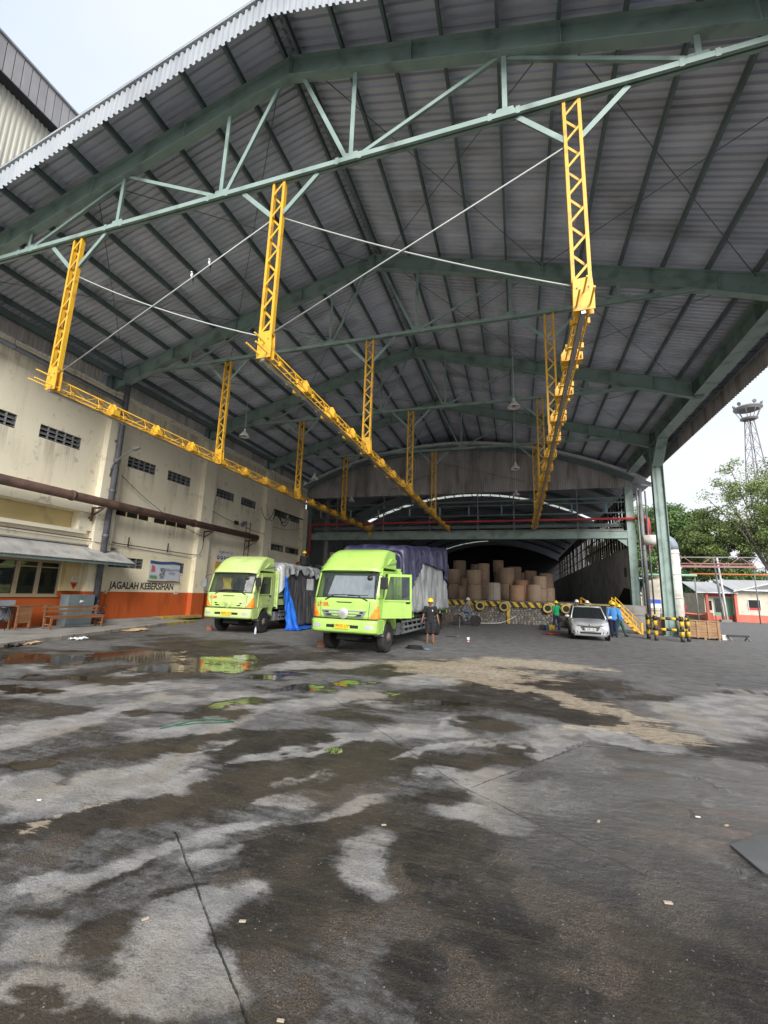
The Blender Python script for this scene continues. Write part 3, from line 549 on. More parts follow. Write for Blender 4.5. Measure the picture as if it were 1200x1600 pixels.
# wind bracing rods under the sheets and sag rods
for a, b in zip(TY, TY[1:]):
    for s in (1, -1):
        for xa, xb in ((.3, 6.2), (6.2, 12.2)):
            za, zb_ = zr(CX+s*xa)-.30, zr(CX+s*xb)-.30
            put('bracing_rod', MB().tube([(CX+s*xa, a, za), (CX+s*xb, b, zb_)], .013, 5), G_DARK, can)
            put('bracing_rod', MB().tube([(CX+s*xa, b, za-.03), (CX+s*xb, a, zb_-.03)], .013, 5), G_DARK, can)
# right eaves girder, columns, outriggers
m = MB(); gx0, gx1, gb, gt = 7.5, 8.06, 10.66, 11.38
m.box(gx0, gx1, Y0+.1, 33.6, gb, gb+.03); m.box(gx0, gx1, Y0+.1, 33.6, gt, gt+.03); m.box(7.76, 7.79, Y0+.1, 33.6, gb+.03, gt)
put('eaves_girder', m, G_STEEL, can)
stf = MB().box(7.52, 7.755, -.008, .008, gb+.03, gt).box(7.795, 8.04, -.008, .008, gb+.03, gt).mesh('stiffener', [G_STEEL])
for i in range(20): put('stiffener', stf, None, can, (0, 7.42+i*1.334, 0))
def column(y, x=7.78):
    m = MB(); m.box(-.27,.27,-.012,.012,0,10.63); m.box(-.29,-.265,-.17,.17,0,10.63); m.box(.265,.29,-.17,.17,0,10.63)
    c = put('column', m, G_STEEL, can, (x, y, 0))
    put('base_plate', MB().box(-.4,.4,-.3,.3,0,.04), G_STEEL, c)
    put('flange_plate', MB().box(-.02,.02,-.18,-.172,0,10.6), G_STEEL, c)
    # curved knee plates rising along the girder
    for s in ((-1, 1) if y > 20 else (1,)):
        put('knee_bracket', MB().prism([(-.02, s*.17, 9.45), (-.02, s*.17, 10.655), (-.02, s*1.45, 10.655), (-.02, s*.75, 10.2)], (.03,0,0)).prism([(-.27, s*.17, 9.45), (.27, s*.17, 9.45), (.27, s*1.45, 10.655), (-.27, s*1.45, 10.655), (-.27, s*.17, 9.43)][:4], (0, s*.02, -.03)), G_STEEL, c, fix=True)
column(TY[3]); column(TY[0])
for y in TY:
    put('outrigger', MB().bar((8.07, y, 10.82), (8.68, y, 10.98), .07, .12), G_DARK, can)
gut = MB().box(8.10, 8.22, Y0, Y1, 10.86, 10.88).box(8.10, 8.115, Y0, Y1, 10.88, 11.0).box(8.205, 8.22, Y0, Y1, 10.88, 11.0)
put('gutter', gut, PIPE_GREY, can)
# soffit battens and side fascia
bt = MB().box(8.24, 8.70, -.02, .02, 11.03, 11.07).mesh('soffit_batten', [G_DARK])
for i in range(31): put('soffit_batten', bt, None, can, (0, Y0+.3+i*.87, 0))
def vsheet(W, H, n, d, sh=0.):
    """vertical sheet in the xz plane, ribs vertical, top and bottom edges sloping by sh over the width"""
    P = []; p = W/n
    for i in range(n): P += [(i*p, 0), (i*p+p*.14, -d), (i*p+p*.44, -d), (i*p+p*.58, 0)]
    P.append((W, 0)); return MB().grid([[(x, y, sh*x/W) for x, y in P], [(x, y, H+sh*x/W) for x, y in P]], sm=False)
fs = vsheet(.97, .80, 5, .035).mesh('side_fascia_sheet', [GALV_DK])
for i in range(32): put('side_fascia_sheet', fs, None, can, (8.74, Y0+i*.968, 10.20), (0, 0, PI/2))
put('fascia_trim', MB().box(8.70, 8.80, Y0, Y1, 10.99, 11.32), FASCIA, can)
# front fascia along both slopes, with a flashing above
sl_ = vsheet(.97, .60, 6, .045, SL*.97).mesh('front_fascia_sheet', [FASCIA]); sr_ = vsheet(.97, .60, 6, .045, -SL*.97).mesh('front_fascia_sheet', [FASCIA])
for i in range(14):
    x = CX-(i+1)*.968; put('front_fascia_sheet', sl_, None, can, (x, Y0-.02+rnd.uniform(-.004,.004), zr(x)-.60))
    x = CX+i*.968; put('front_fascia_sheet', sr_, None, can, (x, Y0-.02+rnd.uniform(-.004,.004), zr(x)-.60))
for s in (1, -1):
    xe = CX+s*13.9
    put('verge_flashing', MB().prism([(CX, Y0-.10, 15.30), (xe, Y0-.10, zr(xe)+.10), (xe, Y0-.10, zr(xe)+.03), (CX, Y0-.10, 15.23)], (0,.13,0)).prism([(CX, Y0-.10, 15.30), (xe, Y0-.10, zr(xe)+.10), (xe, Y0-.10, zr(xe)+.09), (CX, Y0-.10, 15.29)], (0,.5,0)), FASCIA, can, fix=True)
# left eaves beam and the cladding between roof and wall head
put('eaves_beam', MB().box(-17.52,-17.36,Y0+.1,33.4,11.12,11.36), G_DARK, can)
cl = vsheet(.97, .78, 6, .03).mesh('wall_cladding_sheet', [GALV_DK]); i = 0
y = Y0+.2
while y < 32.5:
    if all(abs(y+.48-t) > .62 for t in TY): put('wall_cladding_sheet', cl, None, can, (-17.62, y, 10.62), (0, 0, PI/2))
    y += .962

# ------------------------------------------------------------------ yellow crane runways
ZB = 6.72
def make_runway(x0, label, yend):
    t = thing('crane_runway', label, 'runway beam', (x0, 7.45, ZB), 0, 'yellow lattice runways hung from the canopy trusses')
    L = yend-7.45
    for dx, z in ((-.11, .08), (.11, .08), (.02, .34)):
        put('chord', MB().tube([(dx, -.52 if z < .3 else -.46, z), (dx, L, z)], .019, 8), Y_STEEL, t)
    put('rail', MB().box(-.035,.035,-.06,L+.25,-.075,-.005).box(-.055,.055,-.05,L+.2,-.004,.008), SILVER, t)
    put('power_line', MB().tube([(.09,-.05,-.03),(.09,L,-.03)], .012, 6), Y_STEEL, t)
    # lacing and cross ties
    k = int(L/.83)
    tie = MB().box(-.17,.17,-.035,.035,.035,.06).box(-.17,-.13,-.04,.04,.01,.12).box(.13,.17,-.04,.04,.01,.12).tube([(-.12,.0,.08),(.02,0,.36),(.12,0,.08)], .014, 5).mesh('cross_tie', [Y_STEEL])
    lac = MB()
    for s in (-1, 1): lac.tube([(s*.11, 0, .08), (.02, .40, .34), (s*.11, .83, .08)], .014, 5, cap=False)
    lac = lac.mesh('lacing', [Y_STEEL])
    for i in range(k):
        put('cross_tie', tie, None, t, (0, .42+i*.83, 0)); put('lacing', lac, None, t, (0, .02+i*.83, 0))
    pl = MB().prism([(-.20,-.012,-.0),(.20,-.012,-.0),(.20,-.012,.20),(.11,-.012,.36),(-.11,-.012,.36),(-.20,-.012,.20)], (0,.024,0))
    for s in (-1, 1): pl.box(s*.20-.012, s*.20+.012, -.11, .11, 0, .17)
    pl.box(-.2,.2,-.11,.11,-.004,.008)
    pl = pl.mesh('splice_plate', [Y_STEEL])
    y = 1.75
    while y < L-.2: put('splice_plate', pl, None, t, (0, y, 0)); y += 1.665
    # hangers
    def hanger(y):
        H = 11.26-ZB
        h = put('hanger', MB().box(-.165,-.115,-.05,.05,.55,H).box(.115,.165,-.05,.05,.55,H).box(-.166,-.106,-.06,-.05,.55,H).box(.106,.166,-.06,-.05,.55,H), Y_STEEL, t, (0, y, 0))
        nn = 13; dz = (H-.62)/nn
        for i in range(nn):
            a, b = (-.13, .13) if i % 2 == 0 else (.13, -.13); yy = -.045 if i % 2 == 0 else .045
            put('lace_bar', MB().bar((a, yy, .6+i*dz), (b, yy, .6+(i+1)*dz), .045, .012, (0,1,0)), Y_STEEL, h)
        p1 = MB().prism([(-.165,-.075,-.02),(.185,-.075,-.02),(.19,-.075,.26),(.165,-.075,.62),(-.15,-.075,.60)], (0,.016,0)).prism([(-.165,.065,-.02),(.185,.065,-.02),(.19,.065,.26),(.165,.065,.62),(-.15,.065,.60)], (0,.016,0))
        put('foot_plate', p1, Y_STEEL, h, fix=True)
        for bx in (-.09, .1): put('bolt', MB().lathe([(.016,-.09),(.016,-.075)], (bx,0,.42), 'Y', 6), GREY, h)
        return h
    h0 = hanger(0.)
    for yy in TY[1:]: copy_tree(h0, t, (0, yy-TY[0], 0))
    put('end_hook', MB().box(-.12,.12,L-.03,L,-.3,.5).tube([(-.08,L,-.3),(-.08,L,-.42)], .02, 6).tube([(.08,L,-.3),(.08,L,-.42)], .02, 6), Y_STEEL, t)
    return t
make_runway(1.2, 'right hand yellow lattice runway beam, ending over the open side of the yard', 33.9)
make_runway(-5.2, 'middle yellow lattice runway beam pointing at the truck with navy tarpaulin', 33.7)
make_runway(-11.6, 'left yellow lattice runway beam running alongside the cream office wall', 33.3)
# pale steel guy rods crossing between the front hangers
CABLE = mat('pale_rod', (.48,.52,.50), .5)
def cable(name, pts, label, r=.016, m=CABLE, cat='cable', sag=0, grp=None):
    p = [Vector(q) for q in pts]
    if sag: p = [p[0].lerp(p[-1], i/12)-Vector((0,0,sag*4*(i/12)*(1-i/12))) for i in range(13)]
    o = put(name, MB().tube(p, r, 6), m, label=label, category=cat, group=grp); return o
GC = 'pale guy rods crossing between the front hangers'
cable('guy_rod', [(1.05,7.45,10.26),(-5.1,7.45,7.3)], 'long straight pale rod from the right hanger head down to the middle hanger foot', .016, grp=GC)
cable('guy_rod', [(-5.02,7.49,10.3),(1.05,7.49,7.28)], 'sagging pale rod from the middle hanger head down to the right hanger foot', sag=.12, grp=GC)
cable('guy_rod', [(-5.33,7.45,10.3),(-11.4,7.45,7.2)], 'straight pale rod with two birds perched on it', grp=GC)
cable('guy_rod', [(-11.45,7.49,10.1),(-5.36,7.49,7.3)], 'sagging pale rod from the left hanger head down to the middle hanger foot', sag=.15, grp=GC)
BIRDW = mat('white_feathers', (.8,.8,.78), .8); BIRDD = mat('dark_feathers', (.03,.035,.05), .7)
for f, lb in ((.355, 'lower left of two small birds with white breasts perched on the pale rod'), (.275, 'upper right of two small birds with white breasts perched on the pale rod')):
    p = Vector((-5.33,7.45,10.3)).lerp(Vector((-11.4,7.45,7.2)), f)
    b = thing('bird', lb, 'bird', p, 0, 'birds on the pale rod')
    put('body', MB().ball((0,-.01,.07), .035, .05, .065), BIRDW, b, rot=(R(-15),0,0))
    put('head', MB().ball((0,-.02,.145), .024, .026, .024).lathe([(.006,0),(.001,-.02)], (0,-.045,.143), 'Y', 5), BIRDW, b)
    put('wings', MB().ball((-.03,.015,.06), .012,.035,.06).ball((.03,.015,.06), .012,.035,.06), BIRDD, b)
    put('tail', MB().prism([(-.018,.04,.02),(.018,.04,.02),(.012,.06,-.11),(-.012,.06,-.11)], (0,.008,0)), BIRDD, b)
# bell shaped lamps on long rods
def bay_lamp(x, y, z, zt, label):
    t = thing('bay_lamp', label, 'lamp', (x, y, z), 0, 'white bell lamps hanging under the canopy')
    put('lamp_shade', MB().lathe([(.05,.30),(.09,.26),(.11,.22),(.24,.05),(.26,.0),(.245,.0),(.23,.05),(.08,.22)], n=18), WHITE, t)
    put('lamp_socket', MB().lathe([(.02,.42),(.045,.40),(.05,.30)], n=10), WHITE, t)
    put('bulb', MB().ball((0,0,.08), .07,.07,.09), GREY, t)
    put('rod', MB().tube([(0,0,.40),(0,0,zt-z)], .011, 5), GALV, t)
bay_lamp(0, 17.4, 9.45, zr(0)-.2, 'nearest white bell lamp on the right, hanging on its rod left of the right runway')
bay_lamp(-12.9, 17.4, 9.2, zr(-12.9)-.2, 'largest white bell lamp at left, hanging in front of the office wall')
bay_lamp(0, 24.1, 8.75, zr(0)-.2, 'white bell lamp hanging in front of the corrugated gable, left of the right runway')
bay_lamp(-12.3, 24.1, 8.75, zr(-12.3)-.2, 'white bell lamp hanging left of the gable, between two hangers of the left runway')
bay_lamp(-12.3, 30.6, 8.75, zr(-12.3)-.2, 'small far white bell lamp hanging over the left end of the mezzanine')
bay_lamp(0, 30.6, 8.75, zr(0)-.2, 'farthest white bell lamp at right, low in front of the skylight strip')

# ------------------------------------------------------------------ left office building
XW = -17.5
off = thing('office_building', 'long cream two storey office with orange painted base along the left of the yard', 'building', (XW, 14, 0))
OO = Vector((XW, 14, 0))
def wput(name, mb, m, parent=off, **k):       # geometry given in world space, parented to the building
    mb.v = [tuple(Vector(p)-OO) for p in mb.v]; return put(name, mb, m, parent, **k)
holes = []
vents = [(8.6,10.25),(11.08,12.74),(15.08,16.72),(17.55,19.2),(21.45,23.15),(23.93,25.6),(28.1,29.95),(30.5,32.05)]
for a, b in vents: holes.append((a, b, 7.24, 7.77))
strips = [(14.78,16.75),(17.03,19.36)]
for a, b in strips: holes.append((a, b, 4.86, 5.2))
low = [(14.5,16.72,2.52,3.0),(18.6,19.46,2.46,3.0)]
holes += low
holes.append((2.0, 13.1, 3.96, 4.68))
wins = [(7.9,8.75),(8.8,9.6),(9.65,10.4),(10.45,11.2),(11.25,11.95),(12.0,12.76)]
for a, b in wins: holes.append((a, b, 1.27, 2.56))
hw = [(27.6,29.85),(30.05,32.3)]
for a, b in hw: holes.append((a, b, 4.62, 5.16))
ys = sorted({0., 33.0}|{h[0] for h in holes}|{h[1] for h in holes}); zs = sorted({0., 10.36}|{h[2] for h in holes}|{h[3] for h in holes})
wm = MB()
for z0, z1 in zip(zs, zs[1:]):
    run = None
    for y0, y1 in zip(ys, ys[1:]):
        cy, cz = (y0+y1)/2, (z0+z1)/2
        solid = not any(h[0] < cy < h[1] and h[2] < cz < h[3] for h in holes)
        if solid: run = (run[0], y1) if run else (y0, y1)
        if run and (not solid): wm.box(XW-.28, XW, run[0], run[1], z0, z1); run = None
    if run: wm.box(XW-.28, XW, run[0], run[1], z0, z1)
wput('wall', wm, WALL_L)
wput('rear_wall', MB().box(-26, -25.7, 0, 33, 0, 10.3).box(-25.7, XW-.29, 0, .3, 0, 10.3).box(-25.7, XW-.29, 32.7, 33, 0, 10.3), CONC)
wput('roof_slab', MB().box(-26, XW-.29, .3, 32.7, 10.0, 10.3), CONC)
wput('upper_floor', MB().box(-25.6, XW-.29, .3, 32.6, 3.3, 3.5), CONC)
wput('partition', MB().box(-20.3, -20.2, .3, 32.6, 3.6, 9.9).box(-20.3, -20.2, .3, 32.6, 0, 3.2), DARK)
wput('parapet_ledge', MB().box(XW-.3, XW+.12, 0, 33.05, 10.362, 10.44).box(XW+.002, XW+.06, 0, 33.0, 10.26, 10.36), WALL_L)
for y0, y1, zt in ((13.28, 13.72, 10.25), (13.72, 14.6, 10.252), (20.0, 20.95, 10.25), (26.5, 27.5, 10.25), (32.2, 32.95, 8.6)):
    if y0 == 13.28: continue
    wput('pilaster', MB().box(XW+.002, XW+.30, y0, y1, 0, zt), WALL_L)
wput('pier', MB().box(XW+.002, XW+.22, 12.84, 13.42, 1.44, 3.25), YPLASTER)
wput('recess_panel', MB().box(XW-.36, XW-.29, 2, 13.1, 3.9, 4.75), YPLASTER)
wput('recess_beam', MB().box(XW+.002, XW+.28, 2, 13.48, 4.70, 5.2), WALL_L)
wput('recess_sill', MB().box(XW+.002, XW+.16, 2, 13.48, 3.80, 3.95), WALL_L)
wput('jamb', MB().box(XW+.002, XW+.14, 13.12, 13.70, 3.952, 4.698), WALL_L)
def vent(y0, y1, z0, z1, nc, nr):
    m = MB(); x0, x1 = XW-.10, XW-.012; w_ = (y1-y0)/nc; h_ = (z1-z0)/nr
    for i in range(nc+1): y = y0+i*w_; m.box(x0, x1, max(y0, y-.022), min(y1, y+.022), z0, z1)
    for j in range(nr+1):
        z = z0+j*h_
        for i in range(nc): m.box(x0, x1-.003, y0+i*w_+.022, y0+(i+1)*w_-.022, max(z0, z-.022), min(z1, z+.022))
    for j in range(nr):
        for i in range(nc): m.box(x0+.01, x1-.02, y0+i*w_+.022, y0+(i+1)*w_-.022, z0+j*h_+.05, z0+j*h_+.068)
    wput('vent_blocks', m, GREY)
for a, b in vents: vent(a, b, 7.24, 7.77, 5, 3)
vent(14.5, 16.72, 2.52, 3.0, 6, 3); vent(18.6, 19.46, 2.46, 3.0, 2, 3)
for a, b in strips:
    f = wput('window', MB().ring([(XW-.06,a,4.86),(XW-.06,b,4.86),(XW-.06,b,5.2),(XW-.06,a,5.2)], [(XW-.06,a+.04,4.89),(XW-.06,b-.04,4.89),(XW-.06,b-.04,5.17),(XW-.06,a+.04,5.17)], (.05,0,0)).box(XW-.06,XW-.01,(a*2+b)/3-.02,(a*2+b)/3+.02,4.89,5.17).box(XW-.06,XW-.01,(a+b*2)/3-.02,(a+b*2)/3+.02,4.89,5.17), YPLASTER, fix=True)
    put('pane', MB().box(-.045,-.04,a-14+.04,b-14-.04,4.89,5.17), GLASS, f)
for a, b in hw:
    f = wput('window', MB().ring([(XW-.06,a,4.62),(XW-.06,b,4.62),(XW-.06,b,5.16),(XW-.06,a,5.16)], [(XW-.06,a+.05,4.67),(XW-.06,b-.05,4.67),(XW-.06,b-.05,5.11),(XW-.06,a+.05,5.11)], (.05,0,0)), YPLASTER, fix=True)
    for k in range(3):
        y = a+(b-a)*(k+.5)/3-14; put('pane', MB().box(-.045,-.04,y-.32,y+.32,4.68,5.10), GLASS, f)
wput('window_hood', MB().box(XW+.002, XW+.14, 27.52, 32.18, 5.24, 5.32), WALL_L)
WFR = mat('window_frame_wood', (.42,.34,.22), .6)
for i, (a, b) in enumerate(wins):
    f = wput('window', MB().ring([(XW-.08,a-.02,1.25),(XW-.08,b+.02,1.25),(XW-.08,b+.02,2.58),(XW-.08,a-.02,2.58)], [(XW-.08,a+.04,1.31),(XW-.08,b-.04,1.31),(XW-.08,b-.04,2.50),(XW-.08,a+.04,2.50)], (.095,0,0)).box(XW-.07,XW,a+.04,b-.04,2.30,2.34), WFR, fix=True)
    put('pane', MB().box(-.05,-.045,a+.04-14,b-.04-14,1.31,2.50), CLEAR2, f)
    if i == 5:
        for k in range(9): put('louvre', MB().box(-.03,.0,a+.05-14,b-.05-14,1.34+k*.1,1.352+k*.1), DARK, f)
wput('window_sill', MB().box(XW+.002, XW+.07, 7.8, 12.8, 1.19, 1.25), WFR)
# things behind the office window
for nm, lb, ct, m_, bx, mt in (
    ('cardboard_box', 'brown cardboard box standing inside the middle office window', 'box', (11.3,11.5,1.3,1.62), None, CARD),
    ('paper_stack', 'tall stack of white papers inside the middle office window', 'papers', (11.52,11.82,1.3,1.98), None, WHITEP),
    ('paper_tray', 'low white tray in front of the paper stack in the office window', 'tray', (11.42,11.72,1.3,1.5), None, WHITE)):
    y0, y1, z0, z1 = m_; xx = XW-.2 if nm != 'paper_tray' else XW-.12
    mb = MB()
    if nm == 'paper_stack':
        z = 0; k = 0
        while z < z1-z0-.02: mb.box(-.14+rnd.uniform(-.01,.01), .0, rnd.uniform(0,.04), (y1-y0)-rnd.uniform(0,.05), z, z+.045); z += .05
    elif nm == 'cardboard_box': mb.box(-.1,.02,0,y1-y0,0,z1-z0).box(.02,.024,.0,(y1-y0),z1-z0-.06,z1-z0)
    else: mb.box(-.04,.02,0,y1-y0,0,z1-z0-.03).box(-.05,.03,-.01,y1-y0+.01,z1-z0-.029,z1-z0)
    put(nm, mb, mt, None, (xx-.06, y0, z0), bevel=.004, label=lb, category=ct)
put('office_desk', MB().box(-.6,.0,-3.0,.6,.0,.04).box(-.58,-.54,-2.9,-2.86,-1.2,0).box(-.1,-.06,.5,.54,-1.2,0), WOOD, None, (XW-.285, 11.9, 1.255), label='desk top just inside the office window carrying box and papers', category='desk')
# lettering painted on the wall
tx = put('painted_lettering', text_mesh('JAGALAH KEBERSIHAN', .45, mat('black_lettering_paint', (.03,.032,.045), .7), .0015, .012, 1.0, .05), None, off, (.004, 16.975-14, 1.70), (PI/2, 0, PI/2))
dm = max(v.co.x for v in tx.data.vertices)-min(v.co.x for v in tx.data.vertices)
tx.scale = (3.82/dm, 1, 1)
# awning
aw = thing('awning', 'corrugated grey awning with green edge over the office windows', 'awning', (XW, 10.5, 2.65))
sh = corr(1.50, .80, 9, .022).mesh('awning_sheet', [mat('old_asbestos_sheet', (.30,.30,.29), .85, 0, (.22,.22,.22), 1.5, dirt=(.12,.12,.11), dscale=2, dlo=.48)])
aa = math.atan2(.64, 1.33)
for i in range(12): put('awning_sheet', sh, None, aw, (.0, 15.05-10.5-.78*(i+1), .66), (0, aa, 0))
put('awning_beam', MB().box(1.24,1.30,-4.75,4.55,-.10,-.01), G_DARK, aw)
put('flashing', MB().box(.002,.12,-4.75,4.55,.665,.72), CONC, aw)
for y in (-3.4, -1.2, 1.0, 2.6, 4.4): put('bracket', MB().bar((.02,y,.28),(1.24,y,-.04), .04,.05).bar((.02,y,.60),(1.24,y,-.01),.03,.04), G_DARK, aw)
def hang(name, label, cat, loc, parts, rz=0, grp=None, bevel=0):
    t = thing(name, label, cat, loc, rz, grp)
    for p in parts:
        put(p[0], p[1], p[2], t, bevel=bevel if len(p) < 4 else p[3])
    return t
# pipes on the wall
t = thing('steam_pipe', 'thick rusty brown pipe running along the office wall above the awning', 'pipe', (-16.75, 0, 5.15))
put('pipe_run', MB().tube([(0,0,0),(0,25.0,0),(-.25,25.3,-.02),(-.55,25.35,-.05)], .185, 16), RUSTPIPE, t)
for y in (5.5, 12.2, 19.0): put('pipe_collar', MB().lathe([(.188,-.05),(.215,-.045),(.215,.045),(.188,.05)], (0,y,0), 'Y', 16), RUSTPIPE, t)
for y in (7.1, 13.5, 20.4, 24.8): put('bracket', MB().bar((-.73,y,-.24),(.2,y,-.24),.06,.07).bar((-.7,y,-.72),(.12,y,-.28),.05,.05).box(-.48,-.44,y-.05,y+.05,-.8,-.2), RUSTPIPE, t)
t = thing('downpipe', 'grey rainwater downpipe standing against the office wall beside the awning', 'pipe', (-17.06, 14.15, .9))
put('pipe_run', MB().tube([(0,0,0),(0,0,9.2),(-.02,0,9.9)], .125, 14), PIPE_GREY, t)
for z in (.1, 2.9, 4.9, 6.3, 8.1): put('pipe_joint', MB().lathe([(.127,-.08),(.142,-.07),(.142,.07),(.127,.08)], (0,0,z), 'Z', 14), PIPE_GREY, t)
for z in (1.8, 5.9, 7.2): put('clamp', MB().box(-.13,.02,-.16,-.12,z-.03,z+.03).box(-.13,.02,.12,.16,z-.03,z+.03), PIPE_GREY, t)
t = thing('gutter_pipe', 'long grey gutter pipe under the parapet, feeding the downpipe', 'pipe', (-17.12, 0, 10.05))
put('pipe_run', MB().tube([(0,0,.12),(0,13.9,-.10),(.05,14.1,-.22)], .10, 12), PIPE_GREY, t)
for y in (2, 4.5, 7, 9.5, 12): put('hanger_rod', MB().tube([(0,y,.05),(0,y,.9)], .008, 5).lathe([(.102,-.02),(.11,-.02),(.11,.02),(.102,.02)], (0,y,.12-.22*y/14), 'Y', 12), PIPE_GREY, t)
CAB = mat('thin_cable', (.03,.03,.032), .7)
t = thing('conduit', 'thin brown pipe line low on the cream wall above awning and banner', 'pipe', (-17.36, 0, 3.62))
put('pipe_run', MB().tube([(0,0,.1),(0,13.5,.0),(.14,14.0,-.02),(.14,14.7,-.02),(0,15.0,-.03),(0,19.8,-.1),(.34,20.0,-.1),(.34,20.2,.3),(.34,20.2,1.2)], .022, 7), RUSTPIPE, t)
put('pipe_run', MB().tube([(.03,0,-.02),(.03,13.4,-.1),(.2,13.9,-.12),(.2,14.8,-.14),(.02,19.8,-.32)], .015, 6), GREY, t)
for y in (15.6, 18.0): put('stub_pipe', MB().tube([(.02,y,-.15),(.02,y,.32)], .032, 7), CAB, t)
for i, (pts, lb, r_, sg) in enumerate((
    ([(-17.35,14.2,7.0),(-17.1,20.2,4.6)], 'thin cable drooping from the wall lamp across the upper wall', .012, .35),
    ([(-17.2,20.9,6.2),(-17.2,26.6,5.6)], 'dark cable slung along the wall above the rusty pipe end', .016, .12),
    ([(-17.15,25.8,7.4),(-17.1,27.4,7.5)], 'looped cable hanging from the fourth pair of vents', .02, .8),
    ([(-17.2,27.5,6.3),(-17.3,32.6,7.0)], 'thin cable crossing below the last pair of vents', .012, .2),
    ([(-17.05,26.9,4.6),(-17.2,27.9,3.6)], 'short cable hanging beside the horizontal window', .014, .2))):
    cable('wall_cable', pts, lb, r_, CAB, 'cable', sg)
t = thing('cable_duct', 'dark horizontal duct with loops of cable over the last pair of vents', 'cable duct', (-17.3, 27, 7.9))
put('duct', MB().box(0,.06,-.4,5.6,-.3,-.22), CAB, t)
put('duct_post', MB().box(0,.05,-.45,-.40,-2.9,-.1), CAB, t)
for k, (a, b, s_) in enumerate(((1.0,2.9,.75),(1.3,3.0,1.0),(-.4,.9,.9))):
    put('cable_loop', MB().tube([(.08,a+(b-a)*i/10,-.3-s_*4*(i/10)*(1-i/10)) for i in range(11)], .03, 6), CAB, t)
# street lamp arm
t = thing('wall_lamp', 'dark street lamp on a curved arm fixed to the office wall beside the downpipe', 'lamp', (-17.2, 14.03, 6.45))
put('arm', MB().tube([(0,0,0),(.02,0,.35),(.2,-.05,.6),(.7,-.12,.85),(1.35,-.22,1.08)], .028, 8), GREY, t)
put('lamp_head', MB().lathe([(.02,-.02),(.08,.06),(.10,.2),(.06,.42),(.01,.46)], (0,0,0), 'X', 12), GREY, t, (1.3,-.22,1.08), (0, R(-8), 0))
put('cable_coil', MB().tube([(.0+.17*math.cos(a/10*2*PI)-.12, .0, .12+.17*math.sin(a/10*2*PI)) for a in range(11)], .014, 6), CAB, t)
# spotlight and ladder
t = thing('flood_light', 'round metal floodlight fixed to the wall above the rusty pipe end', 'lamp', (-17.2, 23.3, 5.85))
put('reflector', MB().lathe([(.06,-.12),(.16,-.05),(.23,.10),(.21,.10),(.12,-.02)], (0,0,0), 'X', 14), GREY, t, (.45,0,0), (0, R(35), 0))
put('bracket', MB().bar((0,0,-.05),(.42,0,0),.04,.04).box(-.0,.1,-.3,.05,-.1,.15), CAB, t)
t = thing('wall_ladder', 'narrow rusty ladder on the wall rising past the rusty pipe end', 'ladder', (-17.25, 24.4, 3.6))
for s in (0, .46): put('stile', MB().box(-.02,.02,s-.015,s+.015,0,2.6), RUSTPIPE, t)
for k in range(9): put('rung', MB().tube([(0,.0,.12+k*.29),(0,.46,.12+k*.29)], .012, 6), RUSTPIPE, t)
# banner
def banner_mat():
    m = mat('printed_banner', (.50,.55,.62), .5, 0, (.58,.62,.68), 2); return m
t = thing('banner', 'printed safety banner with blue top hung on the wall above the lettering', 'banner', (-17.47, 17.1, 2.0))
put('sheet', MB().grid([[(.02+.012*math.sin(i*1.1+j), 2.05*i/12, 1.0*j/6-.03*math.sin(i*.5)) for i in range(13)] for j in range(7)]), banner_mat(), t)
put('header_print', MB().grid([[(.04+.012*math.sin(i*1.1+6), .01+2.03*i/12, .86+.14*j-.03*math.sin(i*.5)) for i in range(13)] for j in range(2)]), mat('banner_blue', (.04,.09,.22), .5), t)
put('bottom_batten', MB().box(.03,.06,-.05,2.1,-.05,0), WOOD, t)
put('picture_print', MB().grid([[(.043+.01*math.sin(i), .65+.35*i/4, .15+.5*j/4) for i in range(5)] for j in range(5)]), mat('banner_dark', (.10,.11,.13), .5, 0, (.4,.42,.45), 9, 2, .45, .55), t)
put('text_print', text_mesh('KESELAMATAN\nKERJA', .17, mat('banner_print', (.16,.2,.3), .6), .001), None, t, (.045, 1.5, .5), (PI/2,0,PI/2))
put('red_print', MB().prism([(.045,.1,.42),(.045,.34,.50),(.045,.30,.72),(.045,.12,.78)], (.002,0,0)), mat('banner_red', (.55,.12,.12), .6), t)
put('green_print', MB().box(.045,.047,.06,.5,.12,.26), mat('banner_green', (.12,.3,.08), .6), t)
# PPE notice
t = thing('safety_notice', 'tall safety notice with pictograms over yellow board, behind the left truck', 'sign', (-17.46, 21.95, 2.3))
put('board', MB().box(0,.02,0,1.35,0,1.75), mat('notice_yellow', (.72,.42,.02), .5, 0, (.6,.3,.02), 2), t)
put('header', MB().box(.021,.026,.0,1.35,.95,1.75), WHITE, t)
put('header_text', text_mesh('WAJIB APD', .2, CAB, .001), None, t, (.028,.68,1.62), (PI/2,0,PI/2))
for k in range(4): put('pictogram', MB().lathe([(.12,0),(.12,.004)], (.027,.2+k*.32,1.28), 'X', 14).ball((.03,.2+k*.32,1.30), .004,.05,.07, mi=1), [mat('sign_blue', (.02,.04,.14), .5), WHITE] if k == 0 else [bpy.data.materials['sign_blue'], WHITE], t)
put('warning_print', MB().lathe([(.13,0),(.13,.004)], (.021,.45,.6), 'X', 14), CAB, t)
put('red_line', MB().box(.027,.03,.0,1.35,.96,1.0), RED, t)
